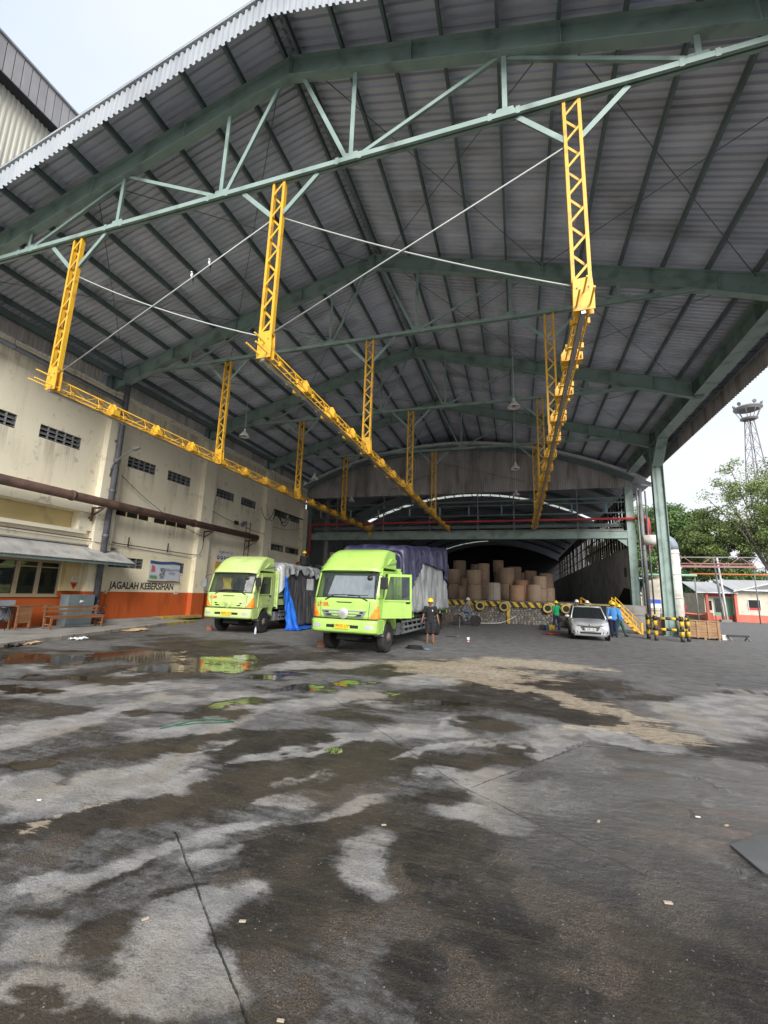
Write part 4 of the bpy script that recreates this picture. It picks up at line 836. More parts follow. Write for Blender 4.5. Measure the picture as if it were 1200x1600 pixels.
# small signs
t = hang('wall_sign', 'small white notice above a dark red triangle beside the office window', 'sign', (-17.27, 13.12, 1.84), [('board', MB().box(0,.01,0,.24,0,.16), WHITE)])
put('sign_text', text_mesh('AREA\nPARKIR', .065, CAB, .001), None, t, (.012,.12,.08), (PI/2,0,PI/2))
t = hang('warning_triangle', 'dark red upside down triangle sign under a small white notice', 'sign', (-17.27, 13.1, 1.5), [('board', MB().prism([(0,0,.27),(0,.30,.27),(0,.15,0)], (.01,0,0)), RED), ('inner', MB().prism([(.011,.07,.23),(.011,.23,.23),(.011,.15,.09)], (.002,0,0)), mat('sign_dark_red', (.2,.02,.02), .5))])
for y, lb in ((14.72, 'small white notice on the dado line right beside the downpipe'), (18.95, 'small white notice on the dado line after the last painted letter')):
    hang('paper_notice', lb, 'notice', (-17.49, y, 1.34), [('paper', MB().box(0,.006,0,.27,0,.16), WHITE), ('print', MB().box(.007,.008,.05,.22,.09,.12).box(.007,.008,.05,.22,.04,.06), GREY)])
t = thing('fire_extinguisher', 'white and red extinguisher hanging on the dark orange pilaster behind the left truck', 'fire extinguisher', (-16.95, 21.1, .75))
put('cylinder', MB().lathe([(.02,.0),(.075,.01),(.08,.05),(.08,.38),(.05,.45),(.02,.47)], n=12), WHITE, t)
put('valve', MB().box(-.03,.03,-.02,.02,.47,.53).tube([(.03,0,.5),(.1,0,.42),(.1,0,.15)], .012, 6), BLACKP, t)
put('label_band', MB().lathe([(.0815,.18),(.0815,.28)], n=12), RED, t)
# furniture on the walkway -------------------------------------------------
def planks(t, name, m, x0, x1, y0, y1, z0, z1, n, ax):
    for i in range(n):
        a, b = (y0, y1) if ax == 'y' else (x0, x1); g = (b-a)/n
        if ax == 'y': mb = MB().box(x0, x1, a+i*g+.006, a+(i+1)*g-.006, z0, z1)
        elif ax == 'x': mb = MB().box(a+i*g+.006, a+(i+1)*g-.006, y0, y1, z0, z1)
        put(name, mb, m, t, bevel=.003)
t = thing('wooden_bench', 'long brown wooden bench with slatted back on the walkway below the awning', 'bench', (-16.1, 11.55, .1), R(-3))
planks(t, 'seat_slat', WOOD, -.19, .19, 0, 2.1, .43, .46, 3, 'x')
for z in (.58, .72): put('back_slat', MB().box(-.26,-.235,0,2.1,z,z+.075), WOOD, t, bevel=.003)
for y in (.08, 2.0):
    for x in (-.2, .17): put('leg', MB().bar((x,y,0),(x*.95,y,.43),.05,.06), WOOD, t)
    put('back_post', MB().bar((-.22,y,.2),(-.27,y,.84),.045,.05), WOOD, t); put('stretcher', MB().box(-.18,.16,y-.02,y+.02,.14,.18), WOOD, t)
put('apron', MB().box(.15,.18,.1,1.98,.36,.43), WOOD, t)
t = thing('side_cupboard', 'brown wooden stand with a solid side at the near end of the bench', 'stand', (-16.65, 10.95, .1), 0)
put('panel', MB().box(-.02,.02,-.0,.42,.22,.78), WOOD, t); put('top', MB().box(-.42,.04,-.05,1.3,.78,.82), WOOD, t, bevel=.004)
for x, y in ((-.36,.02),(0,-.0),(-.36,1.2),(0,.42)): put('leg', MB().box(x-.03,x+.03,y-.03,y+.03,0,.78), WOOD, t)
t = thing('metal_cabinet', 'grey blue two door metal cabinet against the wall behind the bench', 'cabinet', (-17.2, 12.75, .1))
CABM = mat('cabinet_blue_grey', (.16,.20,.215), .45, 0, (.13,.165,.18), 3)
put('case', MB().box(-.0,.42,0,1.12,0,1.2), CABM, t, bevel=.01)
for k in range(2): d = put('door', MB().box(.422,.436,.02+k*.55,.55+k*.55,.06,1.17), CABM, t, bevel=.004); put('handle', MB().box(.437,.45,.50+k*.08,.53+k*.08,.55,.68), SILVER, d)
put('paper_flyer', MB().prism([(.44,.48,1.0),(.44,.66,.95),(.44,.47,.88)], (.004,0,0)), WHITEP, None, (-17.2, 12.75, .1), label='small white paper stuck on the grey cabinet door', category='paper')
t = thing('black_stool', 'black folding stool with round seat standing left of the wooden stand', 'stool', (-16.85, 10.65, .1))
put('seat', MB().lathe([(.01,.72),(.2,.72),(.22,.75),(.2,.79),(.01,.8)], n=16), BLACKP, t)
for a in range(4): put('leg', MB().tube([(.16*math.cos(a*PI/2+.6),.16*math.sin(a*PI/2+.6),.72),(.24*math.cos(a*PI/2+1.4),.24*math.sin(a*PI/2+1.4),0)], .014, 6), BLACKP, t)
t = thing('office_chair', 'dark swivel chair with navy cloth over it at the far end of the bench', 'chair', (-16.75, 14.1, .1), R(20))
put('seat', MB().ball((0,0,.46), .25,.25,.06), CLOTH_NV, t); put('backrest', MB().ball((-.22,0,.85), .07,.24,.32), CLOTH_NV, t)
put('column', MB().tube([(0,0,.12),(0,0,.42)], .03, 8), BLACKP, t)
for a in range(5): put('leg', MB().bar((0,0,.12),(.27*math.cos(a*1.257),.27*math.sin(a*1.257),.05),.04,.03), BLACKP, t)
for s in (1,-1): put('armrest', MB().tube([(-.1,s*.25,.45),(-.05,s*.28,.68),(.15,s*.28,.68)], .02, 6), BLACKP, t)
put('face_towel', MB().grid([[(-.1+.02*math.sin(i*2), .25*i/5, .01*math.cos(j*2+i)) for i in range(6)] if j == 0 else [(.05+.02*math.sin(i*2), .25*i/5, .015+.01*math.cos(j*2+i)) for i in range(6)] for j in range(2)]), WHITEP, None, (-16.15, 13.25, .575), label='small white cloth lying on the far end of the bench', category='cloth')
t = thing('ac_condenser', 'grey air conditioner outdoor unit mounted low on the orange wall', 'air conditioner', (-17.45, 10.12, .42))
ACM = mat('condenser_grey', (.30,.33,.36), .5, 0, (.25,.28,.31), 3)
put('casing', MB().box(0,.38,0,.98,0,.66), ACM, t, bevel=.015)
put('fan_grille', MB().lathe([(.26,0),(.275,.01),(.26,.02),(.245,.01)], (.382,.36,.33), 'X', 24).lathe([(.03,0),(.03,.02)], (.384,.36,.33), 'X', 12), ACM, t)
put('fan_recess', MB().lathe([(.245,0),(.245,.004)], (.381,.36,.33), 'X', 24), BLACKP, t)
for k in range(6): a = k*PI/6; put('grille_wire', MB().bar((.398,.36-.25*math.cos(a),.33-.25*math.sin(a)),(.398,.36+.25*math.cos(a),.33+.25*math.sin(a)),.008,.008,(1,0,0)), ACM, t)
for k in range(3): put('fan_blade', MB().ball((.388,.36+.12*math.cos(k*2.1),.33+.12*math.sin(k*2.1)), .004,.09,.07), GREY, t)
for y in (.15,.8): put('foot', MB().box(0,.36,y-.03,y+.03,-.06,0), GREY, t)
# rubbish at the kerb
def scrap(name, label, cat, loc, sz, m_, rz=0, n=5, h=.03, grp=None):
    P = [[(sz[0]*(i/n-.5)*(1+.25*rnd.uniform(-1,1)), sz[1]*(j/n-.5)*(1+.25*rnd.uniform(-1,1)), .012+h*rnd.random()) for i in range(n+1)] for j in range(n+1)]
    o = put(name, MB().grid(P, sm=False), m_, None, loc, (0,0,rz), label=label, category=cat, group=grp)
    sm_ = o.modifiers.new('solid', 'SOLIDIFY'); sm_.thickness = .006; return o
scrap('flattened_carton', 'large flattened brown carton lying at the kerb past the bench', 'cardboard', (-14.45,13.75,0), (.75,.95), CARD, .3, h=.08)
scrap('plastic_bag', 'crumpled white plastic bag on the asphalt in front of the bench', 'plastic bag', (-13.35,10.65,0), (.35,.5), WHITEP, .4, 7, .07)
for i, (x, y, s, lb) in enumerate(((-13.45,8.9,.5,'pale carton scrap at the kerb, nearest the left picture edge'),(-13.5,9.35,.45,'torn brown carton scrap in the rubbish line at the kerb'),(-13.75,9.8,.35,'folded pale carton scrap at the kerb before the plastic bag'),(-13.2,9.15,.3,'small brown scrap lying outermost from the kerb'))):
    scrap('carton_scrap', lb, 'cardboard', (x, y, 0), (s, s*.8), CARD if i % 2 else PALEWOOD, i, 5, .07, 'carton scraps along the kerb')
for i, (x, y, lb) in enumerate(((-13.3,8.65,'crumpled black bag at the kerb near the left picture edge'),(-13.55,8.95,'flattened black bag at the kerb behind the first one'))):
    scrap('rubbish_bag', lb, 'rubbish bag', (x, y, 0), (.5,.35), BLACKP, i, 7, .1)

# ------------------------------------------------------------------ tall building behind, upper left
tb = thing('tall_factory_hall', 'tall cream sheeted factory hall with grey roof edge, rising behind the canopy at upper left', 'building', (-25, 20, 0))
TX = -24.9
ws = vsheet(1.94, 27.0, 8, .06).mesh('wall_sheet', [SHEET_WALL])
for i in range(22): put('wall_sheet', ws, None, tb, (TX+25, -18+i*1.93, 0), (0,0,PI/2))
rs = MB().prism([(0,.015,0),(.05,.03,0),(.05,.385,0),(0,.40,0)], (0,0,2.05)).mesh('roof_edge_panel', [PANEL_DK])
for i in range(60): put('roof_edge_panel', rs, None, tb, (TX+25+.75, -16.4+i*.405, 26.85), (0, R(-4), 0))
put('roof', MB().box(-14,.75,-19.2,24.5,28.75,28.95).box(.79,.86,-19.2,24.5,28.86,28.98), GREY, tb)
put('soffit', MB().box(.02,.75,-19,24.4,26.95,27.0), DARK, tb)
put('core', MB().box(-14,-.02,-18,24.3,0,26.9), CONC, tb)
cable('wall_crack_cable', [(-24.8,8.6,22.0),(-24.75,10.4,21.4),(-24.75,11.6,20.7),(-24.75,13.2,20.2)], 'dark cable snaking over the cream sheets of the tall hall', .03, CAB)
t = hang('sheet_pipe', 'pale vertical duct on the tall hall under its roof edge', 'duct', (-24.6, 9.0, 20), [('duct', MB().tube([(0,0,-3),(0,0,5.8),(.1,-.15,6.3)], .35, 14), WHITE)])

# ------------------------------------------------------------------ warehouse behind: gable, barrel roof, mezzanine front
YG = 33.9; XL, XR = -17.9, 7.95; AR = 28.8; ZT = 13.72
def za(x): return ZT-AR+math.sqrt(AR*AR-(x-CX+.15)**2)
wh = thing('paper_warehouse', 'deep dark warehouse with arched roof and corrugated gable behind the loading dock', 'warehouse', (0, YG, 0))
def gsheet(x0, x1, zb, mt):
    mb = MB(); p = (x1-x0)/6; P = []
    for i in range(6): P += [(x0+i*p, 0), (x0+i*p+p*.14, -.045), (x0+i*p+p*.44, -.045), (x0+i*p+p*.58, 0)]
    P.append((x1, 0)); return mb.grid([[(x, y, zb) for x, y in P], [(x, y, za(x)-.02) for x, y in P]], sm=False)
x = XL
while x < XR-.3: put('gable_sheet', gsheet(x, min(x+1.0, XR), 9.82+rnd.uniform(-.01,.01), 0), GALV_DK, wh); x += .997
seg = 26; xs_ = [XL-1.2+(XR-XL+2.2)*i/seg for i in range(seg+1)]
def za2(x): return za(min(max(x, XL-1.2), XR+1.2))
tr = MB()
for a, b in zip(xs_, xs_[1:]): tr.prism([(a,-.9,za2(a)-.05),(b,-.9,za2(b)-.05),(b,-.9,za2(b)+.16),(a,-.9,za2(a)+.16)], (0,.05,0))
put('arch_trim', tr, WHITE, wh)
# barrel roof in bays; two of them are translucent strips
SKYL = mat('translucent_sheet', (.75,.78,.72), .5, 0, trans=.0); SKYL.node_tree.nodes['Principled BSDF'].inputs['Transmission Weight'].default_value = .92
SKYL.node_tree.nodes['Principled BSDF'].inputs['Roughness'].default_value = .9
def bay(y0, y1, m_, name):
    mb = MB(); mb.grid([[(x, y, za2(x)) for x in xs_] for y in (y0, y1)], sm=False); return put(name, mb, m_, wh)
bay(-.9, 17.0, GALV, 'roof_bay'); bay(18.0, 62.0, GALV, 'roof_bay'); bay(62.7, 70, GALV, 'roof_bay')
mb_ = MB(); mb_.grid([[(x, y, za2(x)) for x in xs_[12:]] for y in (62.0, 62.7)], sm=False); put('roof_bay', mb_, GALV, wh)
for i in range(seg):
    a, b = xs_[i]+.03, xs_[i+1]-.03
    if za2(a) < 11.2 and a > 0 or i < 2: continue
    put('skylight_sheet', MB().prism([(a,17.02,za2(a)-.0),(b,17.02,za2(b)-.0),(b,17.98,za2(b)),(a,17.98,za2(a))], (0,0,.01)), SKYL, wh)
    put('skylight_batten', MB().bar((xs_[i],17,za2(xs_[i])-.04),(xs_[i],18,za2(xs_[i])-.04),.08,.08), DARK, wh)
    if i < 12: put('skylight_sheet', MB().prism([(a,62.02,za2(a)),(b,62.02,za2(b)),(b,62.68,za2(b)),(a,62.68,za2(a))], (0,0,.01)), SKYL, wh)
for y in (-.8, 5, 11, 24, 31, 38, 46, 54):
    m = MB()
    for a, b in zip(xs_[1:], xs_[2:-1]): m.bar((a,y,za2(a)-.35),(b,y,za2(b)-.35),.12,.35)
    put('arch_rib', m, G_DARK, wh)
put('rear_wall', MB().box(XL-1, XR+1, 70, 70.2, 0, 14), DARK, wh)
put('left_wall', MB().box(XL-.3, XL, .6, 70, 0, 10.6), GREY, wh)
# right wall: pale panels below, posts and light gaps above
y = .4
for i in range(18):
    L_ = 2.4; put('wall_panel', MB().box(XR-.25, XR-.08, y, y+L_-.03, 1.5, 5.62), CONC_P, wh); 
    put('panel_joint_post', MB().box(XR-.24, XR-.1, y+L_-.029, y+L_+.019, 1.5, 5.6), DARK, wh); y += L_+.02
put('wall_panel_rear', MB().box(XR-.25, XR-.08, y, 70, 1.5, 5.62), CONC_P, wh)
put('base_wall', MB().box(XR-.3, XR-.02, .4, 70, 0, 1.5), CONC, wh)
lv = MB().box(-.14,.06,.0,.62,0,1.0).mesh('wall_slat', [DARK])
y = .45; k = 0
BROWN_SLAT = mat('dark_brown_slat', (.045,.035,.028), .8)
while y < 60:
    wd = .62+.28*((k*37) % 5)/4
    s_ = put('wall_slat', MB().box(XR-.05, XR-.02, y, y+wd, 5.7, 9.9), BROWN_SLAT, wh); y += wd+.20+.20*((k*13) % 4)/3; k += 1
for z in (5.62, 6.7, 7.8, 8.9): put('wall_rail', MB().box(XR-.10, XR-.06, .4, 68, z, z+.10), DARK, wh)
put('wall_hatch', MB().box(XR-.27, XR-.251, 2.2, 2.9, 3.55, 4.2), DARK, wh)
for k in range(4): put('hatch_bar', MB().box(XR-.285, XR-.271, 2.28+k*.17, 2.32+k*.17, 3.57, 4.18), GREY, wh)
put('dark_wall_patch', MB().prism([(XR-.262,.6,1.5),(XR-.262,1.2,2.6),(XR-.262,3.4,2.75),(XR-.262,6.4,1.5)], (.01,0,0)), DARK, wh)  # flat dark four-cornered sheet on the pale wall panels
# portal frame
def hbeam(name, p0, p1, d, w_, m_, par=wh):
    (x0,y0,z0),(x1,y1,z1) = p0, p1; mb = MB()
    mb.box(x0,x1,y0-w_/2,y0+w_/2,z0,z0+.03).box(x0,x1,y0-w_/2,y0+w_/2,z0+d-.03,z0+d).box(x0,x1,y0-.01,y0+.01,z0+.03,z0+d-.03); return put(name, mb, m_, par)
put('portal_column', MB().box(7.40,7.92,-.29,-.24,0,9.8).box(7.40,7.92,.10,.15,0,9.8).box(7.63,7.67,-.24,.1,0,9.8), G_STEEL, wh)
put('portal_column', MB().box(-17.55,-17.2,-.29,-.24,0,9.8).box(-17.55,-17.2,.10,.15,0,9.8).box(-17.39,-17.36,-.24,.1,0,9.8), G_DARK, wh)
put('portal_beam', MB().box(-17.2,7.398,-.27,-.24,6.10,6.62).box(-17.2,7.398,-.33,.1,6.60,6.635).box(-17.2,7.398,-.33,.1,6.085,6.115), G_STEEL, wh)
put('beam_haunch', MB().prism([(7.39,-.2,6.08),(6.7,-.2,6.08),(7.39,-.2,5.5)], (0,.02,0)), G_STEEL, wh)
put('mezzanine_floor', MB().box(-17.2,7.39,.11,2.6,6.45,6.60), CONC, wh)
put('dusty_ledge', MB().box(-16.8,7.2,-.22,.1,6.636,6.78), CONC, wh)
for z, r_ in ((9.05,.09),(8.72,.05),(7.95,.05)): put('rail_pipe', MB().tube([(-17.2,-.15,z),(7.9,-.15,z)], r_, 8), G_DARK, wh)
for i, xx in enumerate((-16.4,-13.6,-11.1,-8.4,-5.9,-3.6,-1.1,1.3,3.9,6.2)):
    put('rail_post', MB().box(xx-.06,xx+.06,-.1,-.04,7.95,8.72), BLUEPAINT if i > 4 else G_STEEL, wh)
for xx in (-14.8,-10.6,-6.7,-2.9,-.2,4.25): put('hanger_post', MB().box(xx-.045,xx+.045,-.2,-.12,6.64,9.75), GREY, wh)
put('diagonal_brace', MB().bar((5.4,.3,6.6),(7.4,.3,7.6),.08,.1), GREY, wh)
put('clerestory_beam', MB().box(-17.2,7.39,.3,.45,7.0,7.25), G_DARK, wh)
for xx in (-15.9,): put('grey_riser', MB().tube([(xx,.25,0),(xx,.25,9.6)], .24, 14), GREY, wh)
put('canopy_infill', MB().box(XL-1,CX,3.55,3.6,10.5,11.2).prism([(XL-1,3.5,11.2),(CX,3.5,11.2),(CX,3.5,15.1),(XL-1,3.5,11.3)], (0,.05,0)).prism([(CX,3.5,11.2),(8.5,3.5,11.2),(8.5,3.5,11.3),(CX,3.5,15.1)], (0,.05,0)), GALV_DK, wh)
put('lean_to_roof', MB().grid([[(XR+.15,-.9,10.35),(XR+1.1,-.9,9.85)],[(XR+.15,40,10.35),(XR+1.1,40,9.85)]], sm=False), GALV, wh)
for k in range(12): put('lean_to_rafter', MB().bar((XR+.1,-.6+k*3,9.9),(XR+1.2,-.6+k*3,9.7),.08,.12), G_DARK, wh)
put('eaves_pipe', MB().tube([(XR+.2,-.7,9.5),(XR+.6,1.5,9.3),(XR+.6,4,9.3),(XR+.1,6.5,8.6)], .05, 8), WHITE, wh)
# gable wind bracing seen against the sheets
for a, b in (((-10,-.5,10.2),(-1.5,-.5,13.2)),((-8.6,-.5,13.1),(2.6,-.5,9.9))): put('brace_rod', MB().tube([a, b], .028, 5), G_STEEL, wh)
# warehouse floor and loading dock
dock = thing('loading_dock', 'rubble stone loading dock with black and yellow striped edge', 'dock', (0, 31, 0))
DY0 = 31.0
put('dock_slab', MB().box(-17.4,7.6,.28,3.2,.9,1.5).box(-17.4,7.6,3.2,72,.9,1.498), CONC, dock)
put('dock_core', MB().box(-17.4,7.6,.32,3.0,0,.898), CONC, dock)
STONES = [mat('rubble_stone_%s' % nm, c, .9, 0, tuple(v*.7 for v in c), 6, bump=.6, bscale=30) for nm, c in (('grey',(.33,.31,.29)),('pale',(.46,.43,.38)),('brown',(.32,.26,.20)),('dark',(.19,.185,.18)))]
put('mortar_bed', MB().box(-9.6,5.0,.14,.32,0,1.10), mat('mortar', (.16,.15,.14), .95), dock)
stone_me = []
for s in range(10):
    n_ = 7; rr = [rnd.uniform(.75,1.1) for _ in range(n_)]
    o_ = [(rr[i]*math.cos(2*PI*i/n_), 0, rr[i]*math.sin(2*PI*i/n_)) for i in range(n_)]
    i_ = [(p[0]*.66+rnd.uniform(-.06,.06), -.55, p[2]*.66+rnd.uniform(-.06,.06)) for p in o_]
    mb = MB(); mb.add(o_+i_+[(0,-.62,0)], [(i,(i+1)%n_,n_+(i+1)%n_,n_+i) for i in range(n_)]+[(n_+i,n_+(i+1)%n_,2*n_) for i in range(n_)])
    stone_me.append(mb)
smesh = [[mb.mesh('stone', [m_]) for m_ in STONES] for mb in stone_me]
# rows of rubble; the visible stretch as single stones, the rest joined
cnt = 0; rest = MB()
for row in range(8):
    z = .07+row*.137; xx = -9.5+(row % 2)*.09
    while xx < 4.9:
        w_ = rnd.uniform(.075, .145); cx = xx+w_; si = rnd.randrange(10); mi = rnd.choice((0,0,1,1,2,3))
        if -5.0 < cx < 3.2 and cnt < 290 and row < 8 and w_ > .02:
            o = put('stone', smesh[si][mi], None, dock, (cx, .16, z+rnd.uniform(-.02,.02)), (0, rnd.uniform(0,6.28), 0)); o.scale = (w_*1.02, .11, .085); cnt += 1
        else:
            a = rnd.uniform(0,6.28); b0 = stone_me[si]
            vv = [(cx+(p[0]*math.cos(a)-p[2]*math.sin(a))*w_, .16+p[1]*.11, z+(p[0]*math.sin(a)+p[2]*math.cos(a))*.085) for p in b0.v]
            rest.add(vv, b0.f, mi)
        xx += 2*w_*.92
put('rubble_facing', rest, STONES, dock, kind='stuff')
YEL = mat('hazard_yellow', (.80,.52,.02), .5, 0, (.62,.40,.03), 4, dirt=(.15,.12,.06), dscale=4, dlo=.52); BLK = mat('hazard_black', (.025,.025,.025), .5, 0, (.05,.045,.04), 4)
put('edge_beam', MB().box(-9.6,5.0,.02,.28,1.10,1.47), BLK, dock)
xx = -9.5
while xx < 4.7:
    put('hazard_stripe', MB().prism([(xx+.20,.016,1.12),(xx+.46,.016,1.12),(xx+.22,.016,1.455),(xx-.04,.016,1.455)], (0,-.006,0)), YEL, dock); xx += .505
put('edge_angle', MB().box(-9.6,5.0,-.0,.05,1.471,1.50), GREY, dock)
put('yellow_post_mark', MB().box(-.78,-.60,-.0,.03,.02,1.09), YEL, dock)
put('side_landing', MB().box(3.6,5.1,-3.6,.0,0,1.46), DARK, dock); put('landing_edge', MB().box(3.58,5.14,-3.65,.0,1.462,1.50), KERB_Y, dock)
TYM = mat('painted_tyre_yellow', (.72,.55,.18), .6, 0, (.55,.40,.12), 4)
for i, (tx_, lb) in enumerate(((-2.56,'leftmost yellow painted tyre fender, right of the cyclist'),(-.98,'yellow painted tyre fender second from left, above the yellow post mark'),(1.80,'yellow painted tyre fender just left of the person in green'),(2.92,'yellow painted tyre fender right of the person in green'))):
    t = thing('tyre_fender', lb, 'tyre', (tx_, 30.97, 1.12), 0, 'painted tyres hung on the dock edge')
    put('tyre', MB().lathe([(.17,0),(.19,-.10),(.25,-.14),(.31,-.10),(.33,0),(.31,.02),(.2,.02)], n=22, ax='Y'), TYM, t)
    put('tread', MB().lathe([(.331,-.09),(.34,-.06),(.34,.0),(.331,.02)], n=22, ax='Y'), BLACK, t)
    put('core', MB().lathe([(.168,-.02),(.168,-.015)], n=22, ax='Y'), BLACK, t)
    if i in (1, 2, 3): put('rear_tyre', MB().lathe([(.17,0),(.19,-.05),(.25,-.07),(.31,-.05),(.33,0),(.31,.02),(.2,.02)], (.13,.05,.05), 'Y', 22), TYM, t)
# paper rolls standing on the dock floor
RG = 'big paper rolls stacked on the dock'
rolls = [(-3.40,35.6,.60,2.32,0,KRAFT,1,'tall stacked brown paper roll in front row, leftmost of the large ones'),(-1.86,35.4,.54,1.34,0,KRAFT3,0,'pale grey paper roll standing single in the front row'),
 (-.17,35.8,.58,1.20,0,KRAFT2,0,'orange brown paper roll in the centre of the front row'),(1.13,36.0,.58,1.28,0,KRAFT,0,'light brown paper roll at the right of the front row'),
 (1.62,38.2,.60,2.05,0,KRAFT,1,'wide brown paper roll behind the rightmost front roll'),(-2.95,39.0,.55,3.1,0,KRAFT,1,'tall stack of paper rolls behind the large left roll'),
 (-1.72,41.6,.50,3.6,0,KRAFT,2,'tallest stack of paper rolls near the middle'),(-.95,39.2,.66,2.75,0,KRAFT,1,'broad paper roll stack behind the pale grey roll'),
 (-.30,41.4,.60,3.0,0,KRAFT,1,'paper roll stack to the right of the tallest stack'),(.25,38.6,.55,1.7,0,KRAFT2,0,'orange paper roll half hidden behind the centre roll'),
 (1.05,42.2,.55,2.7,0,KRAFT,1,'shadowed paper roll stack behind the right front roll'),(-4.35,36.4,.42,1.05,0,KRAFT,0,'small paper roll low beside the cyclist'),
 (-4.42,38.6,.50,1.75,0,KRAFT,0,'narrow paper roll behind the small low one'),(-5.4,38.0,.62,2.5,0,KRAFT,1,'paper roll stack at the rear corner of the navy tarpaulin'),
 (-5.3,41.2,.62,3.5,0,KRAFT,1,'tall shadowed paper roll stack at far left behind the truck load'),(-6.4,36.6,.55,2.2,0,KRAFT2,1,'reddish paper roll nearly hidden by the truck load'),
 (2.35,40.2,.6,2.4,0,KRAFT,1,'paper roll stack at the right end, furthest back'),(.35,42.6,.55,2.55,0,KRAFT,1,'dim paper roll stack between the centre and right rolls'),(-3.9,43.0,.55,3.3,0,KRAFT,1,'dim paper roll stack deep behind the left rolls')]
for (x, y, r_, h, z0, m_, sp, lb) in rolls:
    k_ = 1+sp; hh = h/k_; t = thing('paper_roll', lb, 'paper roll', (x, y, 1.5), 0, RG)
    for i in range(k_):
        ro = r_*(1-.02*i); dx = .03*((i*7+int(x*10)) % 3-1)
        o = put('roll', MB().lathe([(.06,i*hh+.01),(ro-.03,i*hh+.005),(ro,i*hh+.03),(ro,(i+1)*hh-.03),(ro-.03,(i+1)*hh-.004),(.06,(i+1)*hh-.01)], (dx,0,0), n=28), m_, t)
    put('core_tube', MB().lathe([(.045,h-.02),(.06,h),(.06,h-.03)], n=10), DARK, t)
    put('wrap_seam', MB().box(-.02,.02,-r_-.004,-r_+.01,.03,h-.03), KRAFT2, t)
# yellow stairs at the right end of the dock
t = thing('dock_stairs', 'yellow steel stairs with double handrails leading down from the dock to the yard', 'stairs', (5.2, 27.5, 0))
STX0, STX1, SZ = 0, 1.25, 1.0
for y in (0, 1.0):
    put('stringer', MB().prism([(-.10,y-.02,1.46),(1.12,y-.02,.0),(1.26,y-.02,.0),(.04,y-.02,1.48)], (0,.04,0)), Y_STEEL, t)
    for h in (.56, .28): put('handrail', MB().tube([(-.02,y,1.40+h),(1.2,y,.02+h)], .026, 8), Y_STEEL, t)
    for k in range(4): x = .0+k*.395; put('baluster', MB().tube([(x,y,1.38-1.12*x),(x,y,1.38-1.12*x+.57)], .025, 8), Y_STEEL, t)
for k in range(6): put('tread', MB().box(-.02+k*.21,.2+k*.21,.02,.98,1.22-k*.23,1.25-k*.23), Y_STEEL, t)
put('foot_post', MB().box(1.18,1.28,-.05,.05,0,.62), Y_STEEL, t)
t = thing('dock_handrail', 'short yellow handrail standing above the dock edge behind the silver car', 'handrail', (4.0, 30.4, 1.5))
for y in (0,.5): put('rail', MB().tube([(-.2,y,.0),(-.2,y,.38),(.5,y,-.1)], .035, 8), Y_STEEL, t)
# red fire main
t = thing('fire_main', 'long red pipe running across the front of the mezzanine and down at both ends', 'pipe', (0, 33.4, 0))
put('pipe_run', MB().tube([(-17.35,-1.6,3.9),(-17.15,-1.5,4.05),(-17.12,-.6,4.2),(-17.1,-.2,4.6),(-17.1,0,5.4),(-17.1,0,7.2),(-17.0,0,7.36),(-16.8,0,7.40),(8.0,0,7.46)], .085, 12), RED, t)
put('pipe_run', MB().tube([(8.0,0,7.46),(8.5,0,7.46),(8.62,0,7.36),(8.64,0,7.2),(8.64,0,5.2)], .16, 14), RED, t)
put('flange', MB().lathe([(.13,-.03),(.13,.03)], (-17.3,-1.55,3.95), 'Z', 12).lathe([(.13,-.03),(.13,.03)], (8.0,0,7.46), 'X', 12), RED, t)
for xx in (-13,-9,-5,-1,3,6.8): put('pipe_clip', MB().box(xx-.03,xx+.03,.0,.3,7.3,7.34), GREY, t)
# clutter at the left end of the dock opening
t = hang('stacked_panel', 'tall pale metal panels leaning inside the left end of the warehouse', 'panel', (-15.6, 34.4, 1.5), [('panel', MB().box(0,.9,0,.05,0,3.6), CONC_P), ('panel', MB().box(.95,1.7,.1,.15,0,3.4), CONC_P)])
mat('pale_yellow_line', (.55,.52,.36), .5)
# pipes just right of the portal
for i, (x, y, r_, m_, lb, zt) in enumerate(((8.25,33.2,.12,GREY,'thick grey vertical pipe right of the green portal column',9.4),(8.52,33.0,.05,PIPE_GREY,'thin dark vertical pipe beside the thick grey one',9.3),(8.02,33.1,.05,GREY,'thin grey vertical pipe nearest the portal column',9.4),(8.62,29.8,.04,bpy.data.materials['pale_yellow_line'],'thin pale yellow vertical pipe right beside the big green column',6.0))):
    t = hang('service_pipe', lb, 'pipe', (x, y, 0), [('pipe_run', MB().tube([(0,0,0),(0,0,zt)], r_, 10), m_)])
    for z in (1.6,3.4,5.2): put('clip', MB().lathe([(r_+.002,-.03),(r_+.02,-.03),(r_+.02,.03),(r_+.002,.03)], (0,0,z), 'Z', 10), GREY, t)
t = thing('vent_duct', 'large white pipe coming out over the wall, turning down beside the green column', 'pipe', (9.22, 30.5, -.16))
WP = mat('white_duct', (.74,.73,.68), .5, 0, (.66,.65,.6), 2, dirt=(.4,.38,.34), dscale=2)
put('horizontal_run', MB().tube([(-1.7,.0,5.72),(-.55,0,5.72)], .33, 18), WP, t)
put('elbow', MB().tube([(-.55,0,5.72),(-.36,0,5.68),(-.22,0,5.56),(-.14,0,5.38),(-.12,0,5.1)], .345, 18), mat('grey_blue_elbow', (.25,.30,.36), .5), t)
put('vertical_run', MB().tube([(-.12,0,5.1),(-.12,0,0)], .34, 18), WP, t)
for z in (4.9,3.6,2.2,.9): put('duct_flange', MB().lathe([(.342,-.025),(.375,-.025),(.375,.025),(.342,.025)], (-.12,0,z), 'Z', 18), WP, t)
put('conduit', MB().tube([(-.55,-.1,0),(-.55,-.1,5.5)], .035, 8), mat('yellowish_pipe', (.5,.52,.33), .5), t)

